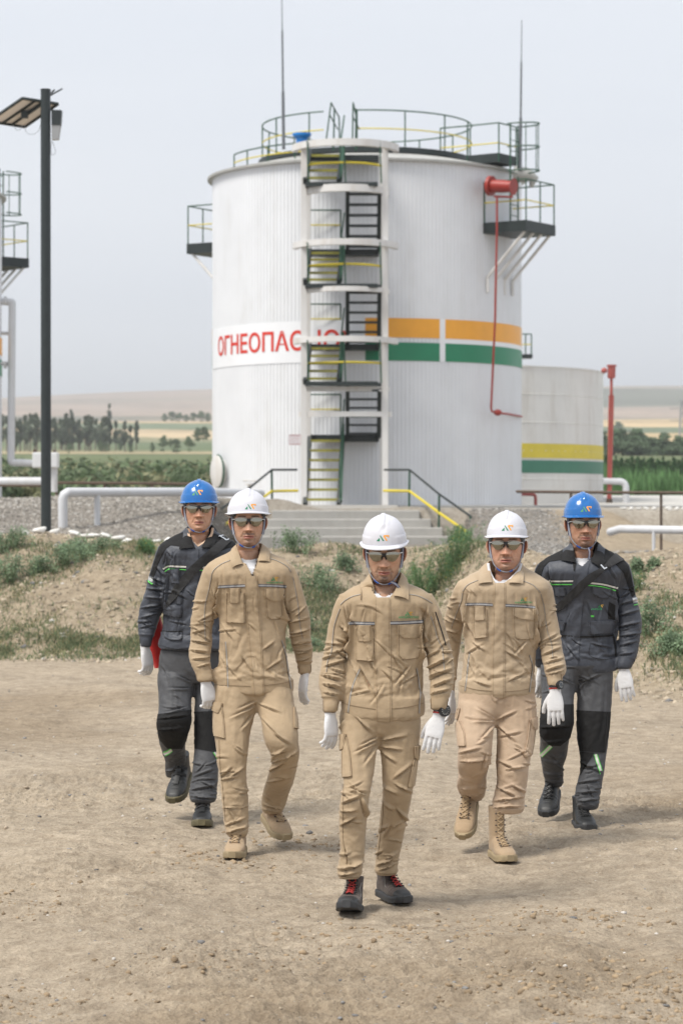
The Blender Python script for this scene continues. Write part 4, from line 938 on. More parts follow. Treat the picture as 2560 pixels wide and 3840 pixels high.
# left, khaki
MEN.append(dict(K=KL, L=LL, d=12.15, seed=5, pal=dict(jacket='tan', trousers='tan', collar='tan'), helmet='white', ysh=850, yhem=1790, ycr=285, arm_in=.175,
 label='man second from left in khaki workwear, white helmet, moustache and zipped open neck',
 torso=[(885, 1090, 640, .02, .8), (860, 1115, 675, .02, .8), (790, 1190, 715, .02, .5), (710, 1270, 750, .01, .46), (645, 1330, 800, 0, .5, 2.3), (630, 1350, 860, 0, .56, 2.4), (645, 1345, 950, 0, .6, 2.5), (690, 1320, 1050, 0, .62, 2.5), (744, 1276, 1160, 0, .66, 2.4), (756, 1268, 1300, 0, .64, 2.3), (738, 1298, 1500, 0, .6, 2.3), (705, 1340, 1650, 0, .6, 2.3), (706, 1354, 1770, 0, .6, 2.3, .008), (712, 1352, 1835, 0, .6, 2.3, .012)],
 slL=[(640, 720, 800, 0, .9), (612, 728, 850, 0, .9), (590, 735, 920, 0, .9), (562, 745, 1000, .0, .9), (540, 748, 1100, .01, .85), (516, 712, 1230, .01, .85), (510, 690, 1330, .01, .85), (510, 690, 1420, .0, .85), (497, 678, 1510, -.02, .85), (508, 672, 1590, -.04, .9), (540, 682, 1660, -.05, .95), (560, 697, 1715, -.06, .95), (566, 704, 1755, -.06, .95)],
 slR=[(1265, 1345, 800, 0, .9), (1262, 1378, 860, 0, .9), (1262, 1400, 920, 0, .9), (1262, 1422, 1000, .0, .9), (1262, 1452, 1100, .01, .85), (1294, 1488, 1220, .02, .85), (1314, 1492, 1320, .03, .85), (1322, 1494, 1400, .05, .85), (1345, 1508, 1480, .07, .85), (1368, 1503, 1560, .09, .85), (1384, 1497, 1630, .10, .9), (1390, 1495, 1695, .10, .9)],
 hip=[(720, 1340, -60, 0, .6), (695, 1352, 60, 0, .6), (690, 1356, 150, 0, .58), (695, 1356, 220, 0, .54), (710, 1340, 275, 0, .45)],
 legL=[(690, 1050, 170, -.02, .85, 2.1), (690, 1045, 280, -.03, .85), (690, 1032, 400, -.05, .85), (694, 1008, 520, -.08, .85), (714, 985, 650, -.11, .85), (722, 968, 760, -.12, .85), (744, 965, 850, -.12, .9), (752, 975, 950, -.12, .9), (765, 985, 1100, -.12, .9), (780, 987, 1250, -.12, .9), (792, 987, 1330, -.13, .95), (818, 970, 1390, -.13, 1.0)],
 legR=[(1045, 1352, 170, -.02, .85, 2.1), (1045, 1356, 260, -.04, .85), (1060, 1380, 350, -.07, .85), (1086, 1397, 480, -.12, .85), (1112, 1402, 600, -.15, .85), (1162, 1408, 690, -.14, .85), (1168, 1397, 760, -.09, .85), (1148, 1380, 850, -.02, .9), (1128, 1360, 930, .06, .9), (1100, 1322, 1020, .14, .9), (1088, 1300, 1100, .19, .9), (1090, 1275, 1150, .21, .95), (1108, 1255, 1200, .22, 1.0)],
 jfolds=[(760, 1280, 860, 1420, 14, 5), (700, 1350, 900, 1330, 12, 4), (930, 1540, 1010, 1680, 14, 5), (1100, 1500, 1200, 1430, 14, 5), (1130, 1660, 1280, 1560, 13, 5), (740, 1500, 800, 1640, 12, 5), (520, 1360, 640, 1330, 11, 6), (510, 1420, 670, 1450, 12, 7), (505, 1500, 650, 1520, 12, 8), (520, 1575, 660, 1570, 11, 7), (560, 1640, 680, 1610, 10, 6), (580, 1260, 700, 1200, 12, 5), (690, 1000, 740, 1150, 13, 6), (1265, 1000, 1290, 1180, 13, 6), (1300, 1280, 1480, 1240, 12, 6), (1320, 1370, 1490, 1330, 12, 7), (1345, 1450, 1500, 1430, 12, 8), (1370, 1530, 1500, 1500, 11, 7), (1385, 1590, 1490, 1560, 10, 6), (742, 960, 690, 1420, 16, 14), (1300, 1420, 1262, 960, 15, 13)],
 jrand=[((740, 1150, 1280, 1740), 9, 80, 50, 180, 13, 2.5), ((520, 1050, 700, 1640), 8, 0, 35, 130, 9, 4), ((1290, 1050, 1480, 1600), 8, -15, 30, 130, 9, 4), ((700, 800, 1280, 980), 4, 60, 60, 150, 14, 2)],
 tfolds=[(1040, 280, 900, 350, 12, 6), (1040, 320, 830, 420, 14, 6), (1030, 380, 920, 520, 13, 5), (1060, 300, 1250, 380, 13, 6), (1090, 420, 1280, 620, 16, 6), (1180, 540, 1330, 640, 14, 6), (760, 900, 850, 820, 14, 7), (840, 900, 960, 820, 13, 7), (760, 930, 900, 900, 12, 6), (800, 1300, 960, 1240, 13, 8), (800, 1360, 980, 1310, 12, 8), (830, 1180, 880, 1290, 12, 6), (1170, 720, 1300, 690, 13, 7), (1150, 860, 1280, 780, 14, 7), (1260, 760, 1400, 690, 13, 7), (1100, 1120, 1250, 1170, 10, 7), (1095, 1160, 1230, 1190, 9, 7), (1130, 950, 1330, 900, 13, 6), (1110, 1040, 1180, 1100, 10, 6)],
 trand=[((730, 600, 960, 1150), 6, 10, 45, 150, 12, 3.5), ((1120, 560, 1380, 1050), 6, -20, 45, 150, 12, 3.5), ((790, 1150, 970, 1370), 4, -12, 25, 110, 9, 4.5)],
 head=dict(eye=(986, 450), s=1.03, pitch=-1, hp=-5, yaw=4, hw=1.03), yneck=850, V=[(868, 640), (1105, 632), (1088, 700), (1058, 760), (1022, 885), (1008, 885), (960, 795), (935, 785), (880, 700)], ytopcut=665,
 neckhole=[(820, 520), (1150, 520), (1095, 680), (1052, 752), (1000, 764), (945, 760), (900, 690)],
 collar=[((880, 642), (945, 785), (850, 826), (832, 705)), ((1098, 634), (1052, 762), (1155, 776), (1152, 685))], emblem=(1001, 326, 90),
 stubble=.35, goatee=.55, moustache=.75, gw=.015, jaw=1.0, beardc=(.05, .034, .027),
 hands=[dict(w=(637, 1765), side=1, rz=30, rx=-8, ry=-8, curl=(1.5, 1.6, 1.7, 1.7), s=1.0, dy=-.07, thumb=(.15, .75)), dict(w=(1443, 1700), side=-1, rz=-62, rx=-4, ry=8, curl=(.45, .55, .65, .7), s=.98, dy=.10, spread=.08, thumb=(.6, .5))],
 boots=[dict(toe=(850, 1583), d=11.82, rz=-5, rx=0, style='sand'), dict(toe=(1290, 1436), d=12.25, rz=22, rx=17, style='sand')]))
p = MEN[-1]
p['det'] = tan_details(p, [[(952, 895), (985, 1400), (1030, 1868)], [(1057, 892), (1088, 1400), (1113, 1866)]],
 [[(736, 982), (850, 976), (958, 972)], [(1062, 970), (1180, 972), (1293, 980)]],
 [[(832, 766), (760, 797), (705, 840), (683, 880)], [(683, 885), (665, 985), (632, 1120), (624, 1250), (632, 1420)], [(1158, 750), (1230, 775), (1300, 817), (1328, 860)], [(1345, 905), (1365, 1000), (1390, 1150), (1402, 1280), (1425, 1405)]],
 [[(827, 992), (835, 1105)], [(917, 992), (915, 1112)]], [[(805, 1030), (803, 1270)], [(952, 1030), (955, 1277)]],
 [[(1113, 996), (1117, 1060), (1150, 1090)], [(1279, 996), (1276, 1060), (1260, 1100)], [(1117, 1005), (1133, 1220), (1155, 1243)], [(1276, 1005), (1262, 1210), (1240, 1243)]],
 [[(798, 1430), (810, 1600), (816, 1750), (820, 1865)], [(1255, 1420), (1290, 1540), (1310, 1680), (1333, 1815)]],
 [[(708, 1780), (850, 1788), (1000, 1792)], [(1115, 1786), (1250, 1770), (1352, 1748)], [(520, 1420), (600, 1432), (690, 1425)], [(1385, 1240), (1490, 1235)]],
 [([(552, 1690), (566, 1765)], [(682, 1655), (702, 1745)]), ([(1385, 1625), (1392, 1698)], [(1497, 1620), (1495, 1700)])], (1196, 917, 60, 'ANDIJANPETRO', (1127, 940, 1262, 957)),
 [('rib', 'front_zip', [(962, 792), (990, 820), (1014, 855), (1018, 893)], 9, 'zipper', .003), ('rib', 'front_zip', [(1056, 762), (1040, 810), (1020, 855)], 7, 'zipper', .003), ('patch', 'zip_pull', [(1006, 862), (1004, 882)], [(1022, 862), (1024, 882)], 'zipper', .009, 0),
  ('patch*', 'cargo_pocket', [(696, 360), (693, 450), (698, 560)], [(772, 330), (785, 450), (795, 587)], 'tan', .005, .004), ('patch*', 'pocket_flap', [(706, 285), (690, 330), (680, 348)], [(775, 298), (765, 340), (745, 382)], 'tan', .0095, .003),
  ('patch*', 'cargo_pocket', [(1352, 330), (1354, 500)], [(1378, 330), (1395, 508)], 'tan', .005, .003), ('rib*', 'seam', [(745, 600), (752, 800), (775, 1000), (795, 1260)], 3, 'seam', .002)], k=.72)
# right, khaki
MEN.append(dict(K=KR, L=LR, d=12.05, seed=7, pal=dict(jacket='tan2', trousers='tan3', collar='tan2'), helmet='white', ysh=775, yhem=1520, ycr=385, ywaist=130, arm_in=.175,
 label='man second from right in khaki workwear, white shirt collar and tall laced boots',
 torso=[(370, 575, 590, .02, .8), (350, 600, 625, .02, .8), (285, 660, 662, .02, .5), (215, 725, 695, .01, .46), (155, 780, 735, 0, .5, 2.3), (135, 808, 790, 0, .56, 2.4), (140, 800, 880, 0, .6, 2.5), (165, 755, 980, 0, .62, 2.5), (188, 704, 1080, 0, .66, 2.4), (194, 692, 1180, 0, .64, 2.3), (172, 694, 1300, 0, .6, 2.3), (142, 700, 1430, 0, .6, 2.3), (128, 698, 1520, 0, .6, 2.3, .006), (135, 694, 1570, 0, .6, 2.3, .01)],
 slL=[(140, 215, 735, 0, .9), (105, 215, 790, 0, .9), (80, 215, 850, .02, .9), (50, 205, 930, .05, .9), (25, 190, 1020, .09, .85), (5, 165, 1120, .13, .85), (-5, 145, 1220, .15, .85), (5, 130, 1320, .15, .85), (20, 118, 1420, .14, .9), (35, 110, 1500, .13, .95), (45, 105, 1560, .12, .95)],
 slR=[(720, 790, 735, 0, .9), (715, 820, 790, 0, .9), (712, 838, 870, 0, .9), (708, 850, 970, .0, .9), (712, 872, 1080, .0, .85), (722, 888, 1180, -.01, .85), (738, 905, 1280, -.03, .85), (756, 925, 1360, -.05, .85), (766, 922, 1410, -.06, .9), (776, 896, 1445, -.07, .9), (785, 895, 1480, -.08, .95), (790, 896, 1518, -.08, .95)],
 hip=[(140, 690, -10, 0, .6), (125, 700, 90, 0, .6), (118, 706, 190, 0, .58), (115, 712, 270, 0, .56), (120, 715, 330, 0, .52), (140, 700, 375, 0, .42)],
 legL=[(118, 405, 260, -.03, .85, 2.1), (110, 405, 350, -.06, .85), (112, 402, 450, -.10, .85), (122, 392, 550, -.14, .85), (122, 384, 630, -.15, .85), (120, 370, 710, -.12, .85), (130, 345, 790, -.02, .9), (114, 345, 860, .07, .9), (138, 330, 925, .14, .9), (185, 306, 985, .20, 1.0)],
 legR=[(400, 714, 260, 0, .85, 2.1), (408, 716, 360, -.02, .85), (412, 702, 480, -.04, .85), (412, 682, 600, -.07, .85), (411, 652, 720, -.10, .85), (413, 642, 830, -.10, .9), (398, 632, 910, -.10, .9), (384, 622, 980, -.10, .9), (380, 620, 1035, -.10, .95), (396, 600, 1075, -.10, 1.0)],
 jfolds=[(230, 1190, 330, 1260, 12, 5), (190, 1280, 320, 1200, 12, 4), (250, 1480, 370, 1520, 12, 5), (480, 1260, 600, 1330, 13, 5), (640, 1180, 540, 1290, 12, 5), (500, 1480, 640, 1410, 12, 5), (180, 1000, 230, 1120, 12, 5), (700, 950, 720, 1100, 12, 6), (730, 1200, 860, 1130, 11, 6), (745, 1290, 890, 1230, 11, 7), (760, 1350, 905, 1310, 10, 7), (770, 1405, 910, 1360, 10, 8), (785, 1430, 900, 1405, 8, 6), (50, 1000, 170, 1050, 11, 6), (20, 1100, 150, 1130, 11, 6), (205, 850, 172, 1180, 14, 13), (712, 1250, 702, 880, 14, 13)],
 jrand=[((190, 1040, 690, 1480), 9, 70, 55, 160, 12, 2.6), ((720, 900, 880, 1400), 8, -20, 30, 120, 9, 4), ((30, 850, 180, 1250), 5, 15, 30, 110, 9, 4), ((200, 780, 740, 920), 4, 60, 60, 130, 13, 2)],
 tfolds=[(400, 380, 260, 300, 12, 6), (395, 400, 230, 400, 13, 6), (400, 420, 280, 560, 14, 6), (415, 390, 560, 330, 12, 6), (415, 430, 560, 560, 14, 6), (420, 520, 600, 480, 14, 5), (130, 640, 300, 600, 13, 6), (150, 700, 350, 690, 13, 8), (340, 640, 300, 780, 12, 7), (120, 800, 250, 850, 12, 8), (150, 900, 320, 880, 11, 8), (200, 950, 310, 930, 9, 7), (420, 690, 560, 760, 13, 7), (480, 760, 630, 740, 12, 7), (410, 880, 560, 960, 12, 8), (400, 990, 610, 960, 11, 9), (390, 1040, 600, 1030, 10, 9), (520, 870, 630, 930, 11, 7)],
 trand=[((130, 480, 370, 900), 6, 0, 45, 130, 11, 3.5), ((420, 480, 680, 1000), 7, 15, 45, 140, 11, 3.5), ((140, 240, 690, 380), 5, 10, 50, 130, 12, 3)],
 head=dict(eye=(480, 478), s=1.06, pitch=-1, hp=-3, yaw=-7, hw=.97), yneck=790, V=[(345, 590), (598, 590), (580, 660), (525, 718), (472, 757), (398, 758), (380, 720), (352, 660)], ytopcut=612,
 neckhole=[(300, 500), (640, 500), (570, 640), (510, 705), (440, 748), (420, 742), (385, 690), (365, 630)],
 collar=[((350, 602), (388, 745), (276, 765), (294, 660)), ((594, 602), (490, 748), (604, 762), (612, 655))], emblem=(493, 352, 85), shirt_collar=[[(352, 612, -.02), (362, 675, -.05), (392, 735, -.085), (425, 762, -.105)], [(592, 612, -.02), (575, 665, -.05), (530, 715, -.085), (475, 762, -.105)]],
 stubble=.30, goatee=.32, moustache=.45, skin=(.53, .295, .20), jaw=1.05, wide=1.02,
 hands=[dict(w=(843, 1556), side=-1, rz=-6, rx=-10, ry=-2, curl=(.35, .4, .45, .5), s=1.03, dy=-.09, spread=.08, thumb=(.7, .3), watch=(.021, 50)), dict(w=(76, 1585), side=1, rz=60, rx=-4, ry=0, curl=(.5, .6, .7, .8), s=.95, dy=.12)],
 boots=[dict(toe=(165, 1284), d=12.08, rz=-14, rx=33, style='sandtall', shaft=.2, s=.98), dict(toe=(515, 1450), d=11.72, rz=12, rx=0, style='sandtall', shaft=.2, s=.98)]))
p = MEN[-1]
p['det'] = tan_details(p, [[(397, 765), (386, 1200), (383, 1594)], [(478, 758), (472, 1200), (470, 1600)]],
 [[(183, 914), (290, 912), (385, 918)], [(478, 921), (590, 926), (697, 936)]],
 [[(275, 737), (200, 772), (165, 820)], [(163, 830), (150, 900), (110, 1000), (80, 1090)], [(608, 742), (680, 772), (735, 830)], [(737, 840), (760, 930), (775, 1050), (790, 1130), (815, 1200), (825, 1308)]],
 [[(247, 922), (258, 1028)], [(325, 925), (330, 1028)]], [[(240, 945), (252, 1165)], [(340, 945), (345, 1155)]],
 [[(532, 940), (535, 998), (560, 1016)], [(700, 945), (698, 1000), (692, 1027)], [(535, 950), (540, 1150), (565, 1170)], [(698, 955), (692, 1130), (684, 1170)]],
 [[(218, 1265), (205, 1350), (195, 1450), (182, 1550)], [(655, 1285), (678, 1370), (668, 1450), (655, 1560)]],
 [[(145, 1510), (260, 1540), (384, 1552)], [(472, 1556), (600, 1545), (696, 1520)], [(800, 955), (850, 960)]],
 [([(778, 1440), (790, 1518)], [(890, 1425), (897, 1516)])], (613, 876, 52, 'ANDIJANPETRO', (545, 893, 676, 910)),
 [('patch*', 'cargo_pocket', [(116, 410), (112, 500), (120, 582)], [(146, 400), (178, 480), (188, 582)], 'tan3', .005, .003), ('patch*', 'pocket_flap', [(128, 312), (112, 386)], [(146, 306), (130, 386)], 'tan3', .0095, .002),
  ('patch*', 'cargo_pocket', [(654, 410), (640, 530), (612, 664)], [(700, 440), (690, 540), (672, 645)], 'tan3', .005, .003), ('patch*', 'pocket_flap', [(655, 390), (668, 440), (682, 462)], [(714, 366), (716, 420), (716, 455)], 'tan3', .0095, .003), ('rib*', 'seam', [(415, 450), (416, 700), (420, 900)], 3, 'seam', .002)], m='tan2', k=.62)
# far left, charcoal
MEN.append(dict(K=KL, L=LL, d=13.4, seed=11, pal=dict(jacket='grey', trousers='greyt', collar='black'), helmet='blue', ysh=680, yhem=1440, ycr=140, arm_in=.19,
 label='man at the far left in charcoal workwear, blue helmet and beige shirt collar',
 torso=[(478, 695, 480, .02, .8), (455, 715, 520, .02, .8), (390, 770, 560, .02, .5), (325, 835, 592, .01, .46), (270, 890, 635, 0, .5, 2.3), (250, 905, 690, 0, .56, 2.4), (255, 900, 790, 0, .6, 2.5), (290, 870, 900, 0, .62, 2.5), (308, 850, 1000, 0, .64, 2.4), (308, 850, 1120, 0, .62, 2.3), (290, 860, 1250, 0, .6, 2.3), (275, 870, 1345, 0, .58, 2.3), (255, 880, 1410, 0, .6, 2.3), (240, 890, 1478, 0, .6, 2.3, .008)],
 slL=[(262, 340, 635, 0, .9), (235, 345, 690, 0, .9), (212, 345, 760, 0, .9), (190, 342, 830, 0, .9), (162, 335, 920, .01, .85), (140, 325, 1020, .02, .85), (108, 305, 1110, .03, .85), (88, 275, 1200, .03, .85), (83, 242, 1290, .02, .85), (90, 215, 1370, .0, .9), (97, 193, 1440, -.01, .95), (100, 190, 1475, -.01, .95)],
 slR=[(810, 890, 635, 0, .9), (805, 915, 690, 0, .9), (805, 938, 760, 0, .9), (808, 960, 830, 0, .9), (815, 985, 920, .01, .85), (825, 1005, 1020, .02, .85), (840, 1030, 1110, .05, .85), (860, 1040, 1200, .08, .85), (890, 1040, 1290, .10, .85), (915, 1040, 1370, .12, .9), (935, 1030, 1440, .13, .95)],
 hip=[(260, 780, -150, 0, .6), (240, 790, -50, 0, .6), (238, 785, 50, 0, .58), (242, 770, 120, 0, .5)],
 legL=[(238, 530, 60, -.03, .85, 2.1), (240, 526, 150, -.05, .85), (244, 526, 250, -.08, .85), (245, 527, 340, -.11, .85), (228, 525, 430, -.13, .85), (232, 508, 520, -.10, .85), (247, 480, 600, -.02, .9), (272, 472, 680, .05, .9), (300, 482, 760, .11, .9), (302, 487, 840, .17, .95), (312, 460, 905, .21, 1.0)],
 legR=[(540, 790, 60, 0, .85, 2.1), (545, 790, 150, 0, .85), (545, 785, 300, -.03, .85), (540, 748, 420, -.05, .85), (540, 742, 600, -.08, .85), (536, 742, 700, -.10, .9), (526, 742, 800, -.12, .9), (520, 740, 900, -.13, .9), (500, 732, 1000, -.14, .95), (500, 729, 1060, -.15, 1.0), (515, 710, 1108, -.15, 1.0)],
 jfolds=[(180, 900, 310, 960, 12, 7), (150, 1000, 300, 1010, 12, 8), (130, 1070, 300, 1080, 11, 7), (100, 1160, 270, 1130, 11, 8), (95, 1240, 250, 1200, 10, 7), (95, 1320, 220, 1290, 9, 6), (230, 820, 300, 900, 13, 7), (345, 800, 290, 1180, 14, 12), (340, 1000, 480, 1080, 12, 5), (330, 1260, 480, 1290, 11, 4), (320, 700, 300, 820, 12, 5)],
 jrand=[((300, 880, 560, 1330), 7, 60, 60, 140, 11, 3), ((110, 850, 300, 1400), 8, 10, 35, 120, 8, 4.5), ((330, 680, 480, 800), 3, 80, 40, 100, 11, 2.5)],
 tfolds=[(520, 130, 380, 60, 12, 5), (515, 180, 330, 180, 13, 5), (480, 330, 300, 380, 13, 5), (250, 430, 500, 400, 12, 5), (290, 730, 450, 690, 11, 6), (310, 860, 470, 800, 10, 7), (540, 900, 700, 840, 12, 6), (520, 1010, 720, 970, 12, 8), (510, 1060, 700, 1080, 10, 8), (600, 940, 720, 1000, 11, 6), (250, 520, 470, 500, 12, 5)],
 trand=[((250, 0, 520, 350), 5, 20, 50, 130, 12, 3), ((250, 650, 480, 860), 4, 0, 40, 100, 9, 4), ((530, 720, 730, 1060), 5, -10, 40, 120, 10, 4)],
 head=dict(eye=(581, 343), s=1.03, pitch=-3, hp=-1, yaw=3, hw=1.03, dy=-.10), yneck=700, V=[(478, 480), (700, 476), (690, 560), (625, 628), (568, 658), (530, 615), (500, 560)], ytopcut=500,
 neckhole=[(430, 380), (740, 380), (690, 520), (655, 570), (600, 615), (565, 635), (535, 600), (510, 540)], shirt='beige_cloth',
 collar=[((486, 492), (556, 655), (420, 676), (445, 560)), ((694, 484), (588, 655), (690, 666), (735, 560))], emblem=(568, 212, 88), shirt_collar=[[(490, 505, -.02), (502, 570, -.05), (530, 620, -.08), (562, 655, -.10)], [(692, 500, -.02), (680, 560, -.05), (630, 615, -.08), (572, 655, -.10)]],
 stubble=.05, goatee=.05, moustache=.12, moles=[(-.014, -.083)], skin=(.54, .305, .20), jaw=1.0, beardc=(.10, .065, .05),
 hands=[dict(w=(142, 1485), side=1, rz=52, rx=-6, ry=-6, curl=(1.0, 1.3, 1.5, 1.6), s=1.08, dy=-.01, thumb=(.25, .6)), dict(w=(985, 1450), side=-1, rz=-30, curl=(.5, .6, .6, .6), s=1, dy=.14)],
 boots=[dict(toe=(365, 1133), d=13.35, rz=-12, rx=24, style='black', s=1.05), dict(toe=(602, 1317), d=13.02, rz=2, rx=-3, style='black', s=1.05)],
 det=[('patch', 'placket', [(487, 674), (472, 900), (456, 1150), (450, 1478)], [(578, 674), (572, 900), (560, 1150), (545, 1478)], 'grey', .005, 0),
  ('patch', 'shoulder_yoke', [(450, 535), (345, 578), (275, 622), (240, 700), (208, 800), (180, 888)], [(445, 655), (350, 642), (315, 665), (275, 735), (245, 800), (212, 905)], 'black', .0028, 0),
  ('patch', 'shoulder_yoke', [(700, 545), (790, 580), (860, 612), (905, 665)], [(690, 645), (760, 690), (800, 672), (850, 655)], 'black', .0028, 0),
  ('tape', [(290, 838), (315, 818), (345, 812)], 18, 'reflect_w', 'black'), ('tape', [(345, 812), (410, 815), (482, 818)], 18, 'reflect_w', 'black'), ('rib', 'lime_piping', [(303, 857), (325, 842), (345, 836), (480, 842)], 6, 'lime', .004), ('tape', [(573, 822), (640, 822)], 18, 'reflect_w', 'black'), ('rib', 'lime_piping', [(573, 846), (640, 846)], 6, 'lime', .004),
  ('patch', 'reflective_strip', [(172, 895), (168, 928)], [(208, 908), (202, 945)], 'reflect', .003, 0), ('rib', 'lime_piping', [(164, 932), (185, 950), (202, 958)], 6, 'lime', .004),
  ('patch', 'phone_pocket', [(343, 835), (350, 945)], [(418, 835), (422, 955)], 'grey', .009, .004), ('patch', 'pocket_flap', [(338, 1130), (312, 1165), (288, 1196)], [(442, 1140), (440, 1190), (430, 1233)], 'grey', .008, .004), ('patch', 'chest_pocket', [(400, 1010), (395, 1120)], [(440, 1010), (442, 1120)], 'grey', .004, .002),
  ('patch', 'pocket_flap', [(285, 1352), (300, 1400), (345, 1415)], [(450, 1352), (450, 1390), (430, 1418)], 'grey', .007, .003), ('rib', 'waist_cord', [(275, 1345), (400, 1348), (540, 1346)], 11, 'black', .004), ('rib', 'seam', [(245, 1455), (400, 1492), (520, 1500)], 3, 'gseam', .002), ('patch', 'cuff', [(95, 1405), (99, 1472)], [(200, 1400), (190, 1472)], 'grey', .003, 0),
  ('patch*', 'knee_patch', [(247, 388), (224, 430), (232, 530), (262, 600), (325, 668)], [(522, 350), (527, 430), (519, 500), (478, 600), (440, 670)], 'black', .004, 0), ('patch*', 'knee_patch', [(543, 368), (540, 500), (536, 668)], [(745, 360), (745, 500), (742, 695)], 'black', .004, 0),
  ('rib*', 'reflective_strip', [(296, 714), (330, 700), (358, 678)], 22, 'reflect_w', .003), ('rib*', 'lime_piping', [(290, 700), (322, 686), (350, 668)], 5, 'lime', .0045), ('rib*', 'lime_piping', [(304, 728), (338, 712), (364, 690)], 5, 'lime', .0045), ('rib*', 'reflective_strip', [(705, 700), (738, 755)], 20, 'reflect_w', .003), ('rib*', 'lime_piping', [(696, 700), (735, 765)], 5, 'lime', .0045)]))
